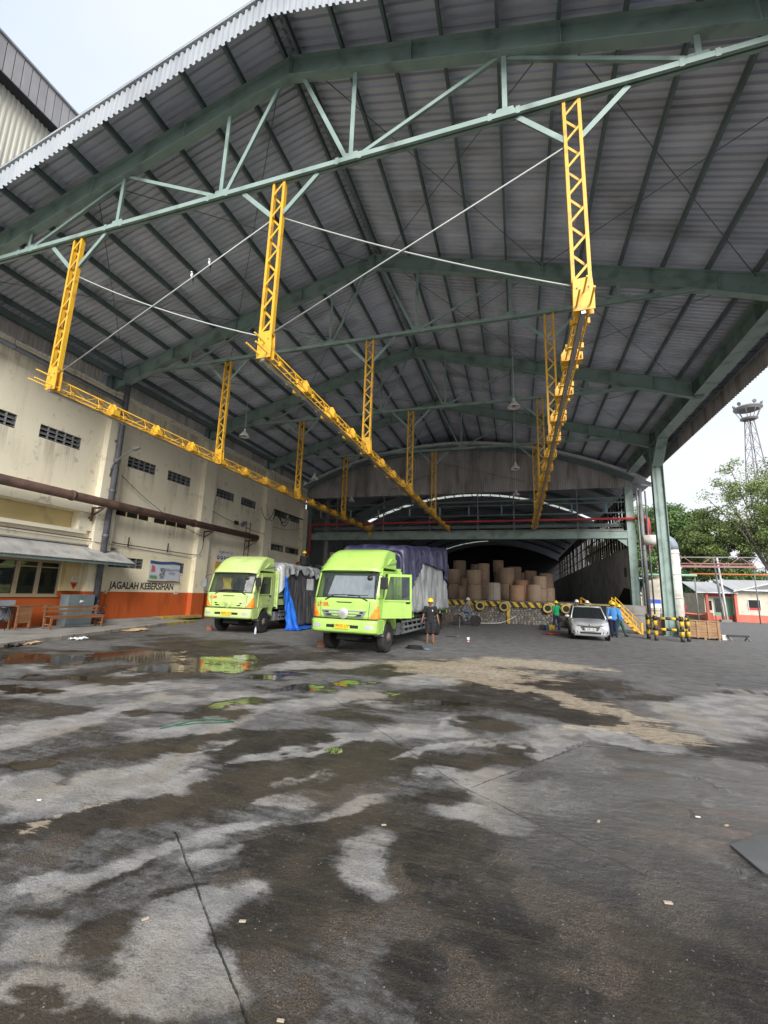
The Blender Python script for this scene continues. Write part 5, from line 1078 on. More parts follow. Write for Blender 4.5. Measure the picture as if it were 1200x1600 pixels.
# ------------------------------------------------------------------ right hand background
t = thing('storage_tank', 'beige round topped tank standing beyond the portal column', 'tank', (12.6, 46.5, 0))
TANK = mat('beige_tank', (.62,.57,.45), .5, 0, (.55,.5,.4), 1.5, dirt=(.35,.3,.22), dscale=1.5)
put('shell', MB().lathe([(1.5,.2),(1.5,2.6),(1.46,3.0),(1.2,3.5),(.75,3.8),(.2,3.95)], n=28), TANK, t)
put('manhole', MB().lathe([(.4,3.7),(.4,4.1),(.5,4.12),(.5,4.2),(.1,4.25)], n=16), TANK, t)
for z in (1.0,1.9): put('hoop', MB().lathe([(1.502,z),(1.53,z),(1.53,z+.06),(1.502,z+.06)], n=28), TANK, t)
put('nozzle_bank', MB().box(-.9,.7,-1.62,-1.45,1.55,1.85), DARK, t); put('skirt', MB().lathe([(1.3,0),(1.3,.2)], n=24), GREY, t)
t = thing('pump_skid', 'red pump valves and pipework at the foot of the beige tank', 'pump', (12.0, 42.0, 0))
put('base', MB().box(-.9,1.3,-.5,.5,0,.25), GREY, t); put('motor', MB().tube([(-.7,0,.6),(.1,0,.6)], .28, 14), GREY, t); put('pump_body', MB().lathe([(.1,-.15),(.32,-.12),(.32,.12),(.1,.15)], (.5,0,.62), 'X', 14), RED, t)
put('pipework', MB().tube([(.5,0,.9),(.5,0,1.7),(1.0,0,1.7),(1.0,0,.3)], .07, 8).tube([(.7,.2,.3),(.7,.2,1.3),(1.3,.2,1.3)], .05, 8), RED, t)
for x in (.5, 1.0): put('hand_wheel', MB().lathe([(.17,-.012),(.19,0),(.17,.012),(.15,0)], (x,-.12,1.45), 'Y', 14), RED, t)
t = thing('control_board', 'small blue and white notice board behind the portal column', 'sign', (10.3, 39.5, 0))
put('board', MB().box(-.4,.4,-.02,.02,1.3,2.0), WHITE, t); put('blue_panel', MB().box(-.38,.38,-.03,-.021,1.65,1.98), mat('board_blue', (.03,.08,.45), .4), t)
for x in (-.35,.35): put('leg', MB().box(x-.03,x+.03,0.021,.06,0,2.0), GREY, t)
def pipe_bridge(name, label, y, x0, x1, z, m_, truss=True):
    t = thing(name, label, 'pipe bridge', (x0, y, 0)); L = x1-x0
    if truss:
        put('chord', MB().bar((0,0,z),(L,0,z),.16,.2), m_, t); put('chord', MB().bar((0,0,z+.95),(L,0,z+.95),.1,.1), GREY, t)
        nb = int(L/1.1)
        for i in range(nb):
            a = i*L/nb; b = (i+1)*L/nb; put('web_bar', MB().bar((a,0,z if i % 2 else z+.95),(b,0,z+.95 if i % 2 else z),.06,.06), m_, t)
        put('service_line', MB().tube([(0,.3,z+.3),(L,.3,z+.3)], .08, 8), m_, t)
    else: put('pipe_run', MB().tube([(0,0,z),(L,0,z)], .10, 8), m_, t)
    for x in (L-.1,): put('support', MB().tube([(x,.2,0),(x,.2,z)], .06, 8), GREY, t)
    return t
pipe_bridge('pipe_bridge', 'red and grey lattice pipe bridge crossing behind the green column', 52, 14, 22.6, 5.5, mat('faded_red_steel', (.30,.15,.14), .6))
pipe_bridge('pipe_run_high', 'thin pale green pipe crossing left of the white duct', 44, 10.5, 14.8, 4.15, mat('pale_green_pipe', (.3,.5,.36), .5), False)
pipe_bridge('pipe_run_high', 'thin orange pipe line crossing in front of the far trees above the small house', 60, 19.5, 34, 5.2, mat('orange_pipe', (.6,.2,.06), .5), False)
# boundary wall
t = thing('boundary_wall', 'low pale boundary wall in front of the far trees', 'wall', (14, 66, 0))
for i in range(7): put('wall_panel', MB().box(i*2.6,i*2.6+2.56,0,.2,0,2.3), mat('boundary_plaster', (.56,.53,.45), .85, 0, (.48,.45,.38), 1) if i == 0 else bpy.data.materials['boundary_plaster'], t)
# small house
hs = thing('guard_house', 'small cream house with salmon trim, green doors and pale sheet roof at right', 'house', (20.2, 56, 0), 0)
CRM = mat('house_cream', (.66,.61,.50), .8, 0, (.6,.55,.45), 1.5, dirt=(.4,.35,.28))
DOORG = mat('pale_green_door', (.16,.36,.25), .5)
put('wall', MB().box(-.9,1.6,0,6,.55,2.95), CRM, hs); put('plinth', MB().box(-.95,1.62,-.05,6,0,.548), SALMON, hs)
put('wall', MB().box(1.63,9,-.9,6,.75,3.25), CRM, hs); put('plinth', MB().box(1.61,9.1,-.95,6,0,.748), SALMON, hs)
for x in (-.95, 1.62): put('corner_post', MB().box(x-.12,x+.12,-.97,-.72,0,3.0), SALMON, hs)
for x0, nm in ((.02,'door'),(.98,'door')):
    d = put(nm, MB().box(x0,x0+.60,-.03,-.005,.0,2.35), DOORG if x0 > .5 else GLASS, hs); put('frame', MB().ring([(x0-.06,-.05,0),(x0+.66,-.05,0),(x0+.66,-.05,2.41),(x0-.06,-.05,2.41)], [(x0,-.05,0.01),(x0+.60,-.05,.01),(x0+.60,-.05,2.35),(x0,-.05,2.35)], (0,.05,0)), DOORG, d)
put('door_base', MB().box(.02,.62,-.045,-.031,.0,.9), DOORG, hs)
w_ = put('window', MB().box(-.62,-.25,-.04,-.005,1.1,2.1), DARK, hs); put('frame', MB().ring([(-.67,-.05,1.05),(-.2,-.05,1.05),(-.2,-.05,2.15),(-.67,-.05,2.15)], [(-.62,-.05,1.1),(-.25,-.05,1.1),(-.25,-.05,2.1),(-.62,-.05,2.1)], (0,.04,0)), WHITE, w_)
w_ = put('window', MB().box(2.7,3.7,-.94,-.905,1.25,2.3), DARK, hs); put('frame', MB().ring([(2.65,-.96,1.2),(3.75,-.96,1.2),(3.75,-.96,2.35),(2.65,-.96,2.35)], [(2.7,-.96,1.25),(3.7,-.96,1.25),(3.7,-.96,2.3),(2.7,-.96,2.3)], (0,.05,0)), WHITE, w_)
put('red_sill_board', MB().box(2.7,3.7,-.965,-.945,1.25,1.5), RED, hs)
ROOFW = mat('pale_roof_sheet', (.62,.64,.67), .4, .2)
for i in range(4): put('roof_sheet', MB().prism([(-1.95+i*.93,-1.3,2.92),(-1.95+(i+1)*.93-.02,-1.3,2.92),(-1.95+(i+1)*.93-.02,3.2,4.2),(-1.95+i*.93,3.2,4.2)], (0,.02,.05)), ROOFW, hs)
for i in range(7): put('roof_sheet', MB().prism([(1.3+i*1.3,-1.6,3.22),(1.3+(i+1)*1.3-.02,-1.6,3.22),(1.3+(i+1)*1.3-.02,3.4,4.5),(1.3+i*1.3,3.4,4.5)], (0,.02,.05)), ROOFW, hs)
gb_ = vsheet(6.5, .02, 20, .05)
put('gable_cladding', MB().prism([(1.8,-.98,3.25),(9,-.98,3.25),(9,-.98,5.2)], (0,.05,0)), GREY, hs)
put('verge_board', MB().bar((1.2,-1.7,3.12),(9.2,-1.7,5.35),.1,.08), WHITE, hs)
put('fascia_board', MB().box(-.9,1.5,-.2,-.1,2.6,2.85), RED, hs)
put('salmon_fence_rail', MB().bar((-3.6,-.4,.75),(-1.1,-.4,.6),.12,.12), SALMON, hs); put('salmon_block', MB().box(-1.2,-.7,-1.4,-.8,0,.85), SALMON, hs)
for i, (x, y) in enumerate(((19.85,53.2),(20.25,53.4))):
    t = hang('utility_pole', ('left' if i == 0 else 'right')+' one of two slim pale poles in front of the small house', 'pole', (x, y, 0), [('pole', MB().tube([(0,0,0),(-.15,0,3.5),(-.32,0,6.6)], [.12,.10,.08], 8), WHITE if i else GREY), ('base', MB().box(-.3,.3,-.3,.3,0,.25), CONC)])
scr = thing('verge', 'strip of grass and rubble between yard and boundary wall', 'verge', (14, 56, 0))
del_ = scr
put('soil', MB().prism([(0,0,0),(6,-1,0),(7,10,0),(0,10,0)], (0,0,.05)), SOIL, scr, fix=True)
pr = put('grass_blades', MB(), SOIL) if False else None
gr = MB()
for _ in range(1600):
    x = rnd.uniform(0,6.2); y = rnd.uniform(.3,9); h = rnd.uniform(.1,.35); a = rnd.uniform(0,3.14)
    gr.add([(x-.03*math.cos(a),y-.03*math.sin(a),.05),(x+.03*math.cos(a),y+.03*math.sin(a),.05),(x+rnd.uniform(-.08,.08),y+rnd.uniform(-.08,.08),.05+h)], [(0,1,2)])
put('grass_blades', gr, LEAF_M, scr, kind='stuff')
# floodlight tower
tw = thing('floodlight_tower', 'tall lattice floodlight tower with round platform rising behind the right tree', 'tower', (37.3, 82, 0), R(12))
TWM = mat('dark_tower_steel', (.20,.185,.19), .6)
HB, HT = 9.0, 32.0; wb, wt = 2.2, .42
def tp(z, k): q = wb+(wt-wb)*z/HT; return (q*(1 if k in (0,3) else -1), q*(1 if k < 2 else -1), z)
for k in range(4): put('leg', MB().tube([tp(0,k), tp(HT,k)], .075, 6), TWM, tw)
nl = 13
for i in range(nl):
    z0, z1 = HT*i/nl, HT*(i+1)/nl; m = MB()
    for k in range(4): l = (k+1) % 4; m.tube([tp(z0,k), tp(z1,l)], .035, 5).tube([tp(z1,k), tp(z1,l)], .035, 5)
    put('lattice_panel', m, TWM, tw)
put('lower_platform', MB().lathe([(.9,HT),(1.2,HT+.12),(1.2,HT+.3),(.9,HT+.28)], n=16), TWM, tw)
put('upper_platform', MB().lathe([(1.5,HT+1.7),(1.95,HT+1.9),(1.95,HT+2.15),(1.5,HT+2.1)], n=20), TWM, tw)
for a in range(8): put('strut', MB().tube([(1.0*math.cos(a*PI/4),1.0*math.sin(a*PI/4),HT+.2),(1.8*math.cos(a*PI/4),1.8*math.sin(a*PI/4),HT+1.9)], .05, 5), TWM, tw)
for a in (.2,1.2,2.6,3.5,4.6,5.6): put('floodlight', MB().lathe([(.12,-.2),(.32,.08),(.3,.12),(.1,.1)], (0,0,0), 'X', 10), GREY, tw, (1.8*math.cos(a),1.8*math.sin(a),HT+2.6), (0, .3, a)); put('lamp_stem', MB().tube([(1.8*math.cos(a),1.8*math.sin(a),HT+2.1),(1.8*math.cos(a),1.8*math.sin(a),HT+2.6)], .05, 5), TWM, tw)

# ------------------------------------------------------------------ trees
def tree(label, loc, H, crown, leafm, n, lsz, name='leafy_tree', grp=None, seed=1, sparse=False, trunk_r=.3, blobs=40, fork=.45):
    rd = random.Random(seed); t = thing(name, label, 'tree', loc, 0, grp)
    cx, cy, cz, rx, ry, rz_ = crown
    m = MB(); tips = []
    tk = [(0,0,0),(rd.uniform(-.2,.2),0,H*fork*.5),(rd.uniform(-.3,.3),.1,H*fork)]
    m.tube(tk, [trunk_r,trunk_r*.8,trunk_r*.65], 9)
    top = Vector(tk[-1]); ctr = Vector((cx,cy,cz))
    nb = 9 if not sparse else 14
    for b in range(nb):
        th = rd.uniform(0,2*PI); el = rd.uniform(-.2,1.3)
        e = ctr+Vector((rx*.85*math.cos(th)*math.cos(el), ry*.85*math.sin(th)*math.cos(el), rz_*.85*math.sin(el)))
        mid = top.lerp(e, .5)+Vector((rd.uniform(-.4,.4),rd.uniform(-.4,.4),rd.uniform(0,.6)))
        m.tube([top, mid, e], [trunk_r*.5, trunk_r*.25, .03], 6, cap=False); tips.append((mid, e))
        for s in range(4 if not sparse else 8):
            p0 = mid.lerp(e, rd.random()) if s % 2 else top.lerp(mid, .3+.7*rd.random()); d = Vector((rd.uniform(-1,1),rd.uniform(-1,1),rd.uniform(-.2,1))).normalized()*rx*rd.uniform(.25,.5)
            m.tube([p0, p0+d*.6+Vector((0,0,.1)), p0+d], [trunk_r*.14,.03,.012], 5, cap=False); tips.append((p0, p0+d))
    put('trunk', m, BARK, t)
    C = []
    for _ in range(blobs):
        if sparse: a, b = rd.choice(tips); c = a.lerp(b, rd.uniform(.35,1.1))
        else:
            th = rd.uniform(0,2*PI); u = rd.uniform(-.75,1); q = math.sqrt(max(0,1-u*u)); k_ = rd.uniform(.55,.95)
            c = ctr+Vector((rx*k_*q*math.cos(th), ry*k_*q*math.sin(th), rz_*k_*u))
        C.append((c, rd.uniform(.14,.30)*rx if not sparse else rd.uniform(.10,.2)*rx))
    g = np.random.default_rng(seed)
    ci = g.integers(0, len(C), n); cc = np.array([tuple(C[i][0]) for i in range(len(C))])[ci]; cs = np.array([C[i][1] for i in range(len(C))])[ci]
    dv = g.normal(size=(n,3)); dv /= np.linalg.norm(dv,axis=1)[:,None]; pos = cc+dv*(cs*g.random(n)**.45)[:,None]*np.array([1,1,.7])
    a1 = g.normal(size=(n,3)); a1 /= np.linalg.norm(a1,axis=1)[:,None]; a2 = np.cross(a1, g.normal(size=(n,3))); a2 /= np.linalg.norm(a2,axis=1)[:,None]
    s1 = lsz*(.6+.8*g.random(n))[:,None]; P = np.stack([pos-a1*s1, pos+a2*s1*.45, pos+a1*s1, pos-a2*s1*.45], 1).reshape(-1,3)
    me = bpy.data.meshes.new('crown'); me.vertices.add(4*n); me.vertices.foreach_set('co', P.ravel())
    me.loops.add(4*n); me.loops.foreach_set('vertex_index', np.arange(4*n)); me.polygons.add(n); me.polygons.foreach_set('loop_start', np.arange(0,4*n,4)); me.polygons.foreach_set('loop_total', np.full(n,4)); me.update(calc_edges=True)
    me.materials.append(leafm); put('crown', me, None, t)
    return t
TG = 'trees beyond the open right side of the yard'
tree('broad dense green tree directly behind the green column and white pipe', (20.5,72,0), 14, (0,0,10,7.8,6,6.3), LEAF_D, 30000, .21, grp=TG, seed=3, blobs=110)
tree('lighter green round tree in the middle, above the small house', (23.8,64,0), 12, (0,0,9.2,4.4,4,4.4), LEAF_M, 22000, .16, grp=TG, seed=5, blobs=80)
tree('tall sparse tree with bare branches showing, at the right picture edge', (27.3,60,0), 16, (-.8,0,12.8,7.2,5,6.4), LEAF_M, 27000, .13, grp=TG, seed=8, sparse=True, trunk_r=.28, blobs=280, fork=.32)
tree('blue green low tree over the boundary wall left of the small house', (19.0,68.5,0), 6, (0,0,3.6,3.2,2.4,2.6), LEAF_B, 11000, .15, grp=TG, seed=11, blobs=45)
tree('dark leafy tree filling the gap between tank and portal column', (14.2,66,0), 12, (0,0,8.2,4.8,4,5.4), LEAF_D, 15000, .2, grp=TG, seed=14, blobs=60)
tree('distant dark tree low behind the small house roof', (31,84,0), 9, (0,0,5.0,8,4,3.4), LEAF_D, 12000, .24, grp=TG, seed=17, blobs=60)
for i, (x, y, s, lb) in enumerate(((17.0,60,.8,'spiky green shrub on the verge left of the salmon rail'),(15.3,62,.7,'low green shrub on the verge behind the white pipe'))):
    t = thing('shrub', lb, 'shrub', (x,y,0), 0); g_ = MB()
    for _ in range(220):
        a = rnd.uniform(0,6.28); l = rnd.uniform(.5,1.2)*s; e = rnd.uniform(.3,1.3)
        p = Vector((math.cos(a)*math.cos(e)*l, math.sin(a)*math.cos(e)*l, math.sin(e)*l)); sd_ = Vector((-math.sin(a),math.cos(a),0))*.05
        g_.add([(0,0,0), p*.5+sd_, p, p*.5-sd_], [(0,1,2,3)])
    put('leaves', g_, LEAF_M, t); put('stem', MB().tube([(0,0,0),(0,0,.4*s)], .05, 6), BARK, t)

# ------------------------------------------------------------------ trucks
from mathutils import noise as mnoise
def wheel(parent, x, y, r, w_, side, twin=False):
    """tyre is the part, rim and nuts are sub-parts; side=+1 outer face towards +x"""
    s = side; q = w_/2
    ty = put('tyre', MB().lathe([(r*.58,-q*.9),(r*.80,-q),(r*.95,-q*.9),(r,-q*.6),(r,q*.6),(r*.95,q*.9),(r*.80,q),(r*.58,q*.9)], n=30, ax='X'), BLACK, parent, (x, y, r))
    for k in (-.25, .25): put('tread_groove', MB().lathe([(r+.001,k*w_-.008),(r+.003,k*w_),(r+.001,k*w_+.008)], n=24, ax='X'), DARK, ty)
    dsh = .10 if not twin else -.02
    put('rim', MB().lathe([(r*.585,s*q*.88),(r*.55,s*q*.85),(r*.50,s*(q*.4)),(r*.34,s*(q*.4-dsh*.3)),(r*.30,s*(q*.4+dsh)),(r*.16,s*(q*.5+dsh)),(r*.14,s*(q*.9+dsh*.6)),(.01,s*(q*.95+dsh*.6))], n=24, ax='X'), RIMM, ty)
    nut = MB()
    for k in range(8): nut.ball((s*(q*.44+dsh*.2), r*.42*math.cos(k*PI/4), r*.42*math.sin(k*PI/4)), .02,.018,.018, 6, 4)
    put('wheel_nuts', nut, RIMM, ty)
    return ty
EMBL = mat('pale_emblem', (.62,.62,.64), .35, .3)
RIMM = mat('dusty_rim', (.22,.19,.16), .6, .4, (.14,.11,.09), 6)
SEATM = mat('truck_seat', (.05,.05,.055), .8)
def truck(t, P, open_door, shade, num, plate_txt, mirror_old, WBASE, clean):
    hw = 1.02
    def by(z): return -1.13 if z < 1.56 else -1.13+(z-1.56)*.34
    def fy(x, z): return by(z)+.11*abs(x/hw)**4+.02*max(0,(1.1-z))
    def surf(xs, zs, off=0): return [[(x, fy(x, z)-off, z) for x in xs] for z in zs]
    def lin(a, b, n): return [a+(b-a)*i/n for i in range(n+1)]
    def add(name, mb, m, par=None, th=0, **k):
        o = put(name, mb, m, par or t, **k)
        if th: s_ = o.modifiers.new('thick', 'SOLIDIFY'); s_.thickness = th; s_.offset = 0
        return o
    xs = lin(-hw, hw, 22)
    add('front_panel', MB().grid(surf(xs, [1.0,1.1,1.2,1.3,1.4,1.5,1.575])), P, th=.02)
    add('windscreen_header', MB().grid(surf(xs, [2.355,2.38,2.42])), P, th=.02)
    for s in (1,-1):
        px = [s*v for v in lin(.925,hw,4)]; add('windscreen_pillar', MB().grid(surf(px, lin(1.575,2.37,6))), P, th=.02)
    ws = add('windscreen', MB().grid(surf(lin(-.925,.925,14), lin(1.58,2.36,4))), CLEAR)
    add('windscreen_seal', MB().ring([(-.95,fy(.9,1.56)-.0,1.565),(.95,fy(.9,1.56),1.565),(.95,fy(.9,2.37),2.37),(-.95,fy(.9,2.37),2.37)], [(-.915,fy(.9,1.6)-.03,1.595),(.915,fy(.9,1.6)-.03,1.595),(.915,fy(.9,2.34)-.03,2.34),(-.915,fy(.9,2.34)-.03,2.34)], (0,.012,0)), BLACKP, ws)
    add('roof', MB().grid([[(x, fy(x,2.42)+.0, 2.42) for x in xs],[(x*.97, fy(x,2.42)+.12, 2.50) for x in xs],[(x*.97, .60, 2.52) for x in xs],[(x, .66, 2.44) for x in xs]]), P, th=.02)
    add('rear_wall', MB().box(-hw,hw,.60,.64,.98,2.45), P)
    add('cab_floor', MB().box(-hw+.02,hw-.02,-.98,.6,.98,1.03), GREY)
    add('dashboard', MB().prism([(-.96,-1.02,1.55),(-.96,-.72,1.52),(-.96,-.66,1.32),(-.96,-1.04,1.1)], (1.92,0,0)), BLACKP, bevel=.02)
    for sx in (-.52,.5): add('seat', MB().box(sx-.25,sx+.25,-.25,.25,1.2,1.34).prism([(sx-.24,.22,1.3),(sx-.24,.34,1.3),(sx-.24,.45,2.0),(sx-.24,.36,2.0)], (.48,0,0)).box(sx-.13,sx+.13,.36,.46,2.0,2.18), SEATM, bevel=.03)
    add('steering_wheel', MB().lathe([(.20,-.012),(.215,0),(.20,.012),(.188,0)], n=24).box(-.19,.19,-.015,.015,-.01,.01), BLACKP, loc=(-.52,-.58,1.62), rot=(R(35),0,0))
    # sides
    for s in (1,-1):
        oo = [(-1.0,1.0),(-.985,1.56),(-.72,2.40),(.63,2.44),(.63,1.0),(-.2,1.0)]; ii = [(-.70,1.03),(-.68,1.56),(-.50,2.32),(.40,2.34),(.42,1.03),(-.2,1.03)]
        add('side_frame', MB().ring([(s*hw,y,z) for y,z in oo], [(s*hw,y,z) for y,z in ii], (-s*.04,0,0)), P, fix=True)
        # fender with wheel arch
        arc = [(.60*math.cos(a), .46+.60*math.sin(a)) for a in lin(R(20), R(160), 10)]
        add('wheel_arch', MB().grid([[(s*(hw+.0),y,z) for y,z in arc],[(s*(hw-.42),y,z) for y,z in arc]]), P, th=.02)
        top = [(y, 1.02) for y, z in arc]
        add('fender', MB().grid([[(s*hw,y,max(z,.0)) for y,z in arc],[(s*hw,y,1.03) for y,z in top]], sm=False), P, th=.03)
        add('front_quarter', MB().prism([(s*hw,-1.0,.62),(s*hw,-.56,.62),(s*hw,-.56,1.03),(s*hw,-1.0,1.03)], (-s*.04,0,0)), P)
        lm = add('corner_lamp', MB().grid([[(s*x, fy(x,z)-.022, z) for x in (.76+.24*(z-1.02)/.38,.88+.13*(z-1.02)/.38,1.022)]+[(s*(hw+.008), fy(1.02,z)+.02+.13*(1.40-z)/.36, z)] for z in (1.03,1.12,1.22,1.31,1.40)]), AMBER)
        add('step', MB().box(s*(hw-.3),s*(hw-.02),.12-.62,.12-.56,.5,.56), GREY)
    def door(s, ang_):
        d = put('door', MB(), P, t) if False else None
        o_ = [(.0,1.03),(.02,1.56),(.20,2.32),(1.08,2.34),(1.11,1.03),(.5,1.03)]; i_ = [(.06,1.56),(.10,1.64),(.25,2.24),(1.01,2.26),(1.03,1.56),(.5,1.56)]
        mb = MB().ring([(0,y,z) for y,z in o_], [(0,y,z) for y,z in i_], (s*.04,0,0)); mb.prism([(s*.041,.3,1.10),(s*.041,.98,1.10),(s*.041,.98,1.40),(s*.041,.16,1.40)], (s*.008,0,0))
        d = put('door', mb, P, t, (s*(hw-.02), -.69, 0), (0,0,-s*ang_), fix=True)
        put('door_glass', MB().prism([(s*.018,y,z) for y,z in i_[:5]], (s*.005,0,0)), CLEAR, d)
        put('door_handle', MB().box(min(s*.05,s*.065),max(s*.05,s*.065),.86,1.02,1.46,1.50), BLACKP, d)
        put('belt_line', MB().box(min(s*.041,s*.046),max(s*.041,s*.046),.05,1.06,1.505,1.515), BLACKP, d)
        return d
    door(-1, 0); dr = door(1, R(open_door))
    # grille
    z0, z1 = 1.04, 1.24
    def gp(x, z, o=0): return (x, fy(x,z)-.015-o, z)
    gr_ = add('grille', MB().ring([gp(-.70,z1),gp(.70,z1),gp(.60,z0),gp(-.60,z0)], [gp(-.62,z1-.035),gp(.62,z1-.035),gp(.545,z0+.035),gp(-.545,z0+.035)], (0,-.03,0)).prism([gp(-.64,1.155),gp(.64,1.155),gp(.625,1.125),gp(-.625,1.125)], (0,-.035,0)), SILVER if clean else P, fix=True)
    put('grille_backing', MB().prism([gp(-.66,z1-.01,.006),gp(.66,z1-.01,.006),gp(.57,z0+.01,.006),gp(-.57,z0+.01,.006)], (0,.004,0)), BLACKP, gr_)
    put('emblem', MB().lathe([(.0,-.03),(.13,-.028),(.155,-.0),(.155,.02)], (0,0,0), 'Y', 28), EMBL if clean else P, gr_, (0, fy(0,1.15)-.05, 1.15))
    put('vent_slot', MB().prism([gp(-.26,1.475,.0),gp(.26,1.475,.0),gp(.22,1.45,.0),gp(-.22,1.45,.0)], (0,-.01,0)), BLACKP, gr_)
    add('panel_gap', MB().grid(surf(lin(-1.01,1.01,16), [.962,1.012], .014)), BLACKP)
    # bumper with lamps
    bx = lin(-hw-.015,hw+.015,22)
    bf = lambda x, z: -1.21+.12*abs(x/(hw+.015))**8+(.03 if z > .92 else 0)+(.05 if z < .66 else 0)
    bmp = add('bumper', MB().grid([[(x,bf(x,z),z) for x in bx] for z in (.60,.66,.72,.86,.92,.965)]).grid([[(x,bf(x,.965),.965) for x in bx],[(x,-1.02,.965) for x in bx]]), P, th=.02)
    for s in (1,-1):
        put('headlamp', MB().grid([[(s*x,bf(x,.8)-.018,z) for x in (.66+abs(z-.79)*.7,.72,.80,.88,.93)] for z in (.735,.79,.845)]), LENS, bmp)
        put('air_slot', MB().box(min(s*.25,s*.50),max(s*.25,s*.50),-1.225,-1.2,.745,.83), BLACKP, bmp)
        put('bumper_side', MB().box(min(s*hw,s*(hw+.015)),max(s*hw,s*(hw+.015)),-1.02,-.60,.60,.965), P, bmp)
    pl = put('number_plate', MB().box(-.21,.21,-1.245,-1.23,.72,.87), PLATE_Y, bmp, bevel=.004)
    put('plate_text', text_mesh(plate_txt, .12, BLACKP, .001), None, bmp, (0,-1.247,.795), (PI/2,0,0))
    put('fleet_number', text_mesh(num, .14, NUMRED, .001, .006), None, t, (-.68, fy(.68,1.4)-.02, 1.39), (PI/2,0,R(-6)))
    put('door_print', text_mesh('236' if not clean else '', .1, BLACKP, .001), None, dr, (.052, .85, 1.30), (PI/2,0,PI/2)) if not clean else None
    # wipers
    for x0, x1 in ((-.62,-.02),(.72,.05)):
        add('wiper', MB().tube([(x0,fy(x0,1.55)-.02,1.52),((x0+x1)/2,fy(.2,1.63)-.05,1.67),(x1,fy(x1,1.67)-.045,1.68)], [.018,.012,.010], 6).tube([((x0+x1)/2-.3,fy(.3,1.64)-.03,1.65),((x0+x1)/2+.35,fy(.3,1.66)-.03,1.68)], .011, 5), BLACKP)
    # mirrors on stalks
    for s in (1,-1):
        m_ = put('mirror_arm', MB().tube([(s*.98,-.96,2.28),(s*1.16,-1.05,2.22),(s*1.19,-1.06,1.62),(s*1.0,-1.02,1.58)], .012, 6), BLACKP, t)
        put('mirror', MB().box(min(s*1.08,s*1.30),max(s*1.08,s*1.30),-1.12,-1.03,1.76 if s < 0 else 1.86,2.10 if s < 0 else 2.2), GREY if s < 0 else BLACKP, m_, bevel=.02)
    put('corner_mirror', MB().tube([(.75,-.90,2.36),(.70,-1.2,2.36),(.82,-1.3,2.22)], .016, 6).ball((.84,-1.3,2.16), .09,.05,.08), BLACKP, t)
    # wind deflector
    dfx = lin(-1,1,18); prof = [(-.97,2.385,1.0),(-.86,2.50,.99),(-.62,2.76,.97),(-.38,2.96,.94),(-.12,3.06,.915),(.06,3.10,.91),(.14,3.105,.915),(.56,3.10,.93)]
    P_ = [[(u*w_, y+.16*abs(u)**5*(1 if y < 0 else .3), z-.045*abs(u)**8) for u in dfx] for y, z, w_ in prof]
    df = add('wind_deflector', MB().grid(P_), P, th=.02)
    for s in (1,-1):
        sd_ = [(s*.99,-.80,2.50)]+[(s*w_, y+(.16 if y < 0 else .05), z-.045) for y, z, w_ in prof[1:]]
        put('deflector_side', MB().grid([sd_, [(s*.99, p[1], 2.50) for p in sd_]], sm=False), P, df)
        put('deflector_scoop', MB().prism([(s*.945,-.25,2.60),(s*.945,.55,2.72),(s*.945,.55,2.82),(s*.945,.15,2.82)], (s*.06,0,0)), P, df)
    add('deflector_seam', MB().grid(surf(lin(-1.0,1.0,16), [2.378,2.396], .016)), BLACKP)
    for s in (1,-1): add('panel_seam', MB().prism([(s*.74,fy(.74,1.5)-.0115,1.0),(s*.752,fy(.75,1.5)-.0115,1.0),(s*.792,fy(.79,1.5)-.0125,1.5),(s*.78,fy(.78,1.5)-.0125,1.5)], (0,.004,0)), BLACKP)
    # chassis
    for s in (1,-1): add('chassis_rail', MB().box(s*.40-.04,s*.40+.04,-.9,WBASE+1.3,.62,.82), DARK)
    add('engine', MB().box(-.34,.34,-.85,.5,.38,.96), DARK, bevel=.03); add('front_axle', MB().tube([(-.8,0,.42),(-.4,0,.30),(.4,0,.30),(.8,0,.42)], .06, 8), DARK)
    add('rear_axle', MB().tube([(-.8,WBASE,.45),(.8,WBASE,.45)], .08, 8).ball((0,WBASE,.45), .22,.22,.22), DARK)
    for s in (1,-1):
        wheel(t, s*.88, 0, .45, .24, s)
        wheel(t, s*.90, WBASE, .45, .22, s, True); wheel(t, s*.65, WBASE, .45, .22, s, True)
        add('spring', MB().tube([(s*.5,-.5,.55),(s*.5,0,.42),(s*.5,.5,.55)], .04, 6), DARK)
    add('fuel_tank', MB().box(.55,.95,1.0,1.9,.42,.82), GREY, bevel=.04); add('air_tank', MB().tube([(-.75,1.1,.6),(-.75,1.9,.6)], .14, 12), GREY)
    add('exhaust_stack', MB().tube([(.72,.72,.5),(.72,.72,1.9)], .05, 8), SILVER)
    # cargo bed
    y0, y1 = .85, WBASE+1.45
    add('bed_floor', MB().box(-1.06,1.06,y0,y1,.93,1.03), DARK)
    add('headboard', MB().box(-1.06,1.06,y0,y0+.05,1.03,2.55), P)
    for s in (1,-1):
        for k in range(6): yy = y0+.05+k*(y1-y0-.1)/5; put('stake', MB().box(min(s*1.04,s*1.10),max(s*1.04,s*1.10),yy-.04,yy+.04,.95,2.45), P, t)
        for z in (1.1,1.45,1.8,2.15): put('side_board', MB().box(min(s*1.0,s*1.035),max(s*1.0,s*1.035),y0,y1,z,z+.26), P, t)
        for z in (.45,.62,.80): put('side_guard', MB().box(min(s*.98,s*1.02),max(s*.98,s*1.02),1.3,WBASE-.65,z,z+.07), GREY, t)
        for k in range(9): yy = 1.3+k*(WBASE-2.2)/8; put('guard_strut', MB().bar((s*1.0,yy,.92),(s*1.0,yy+.28,.45),.03,.04), GREY, t)
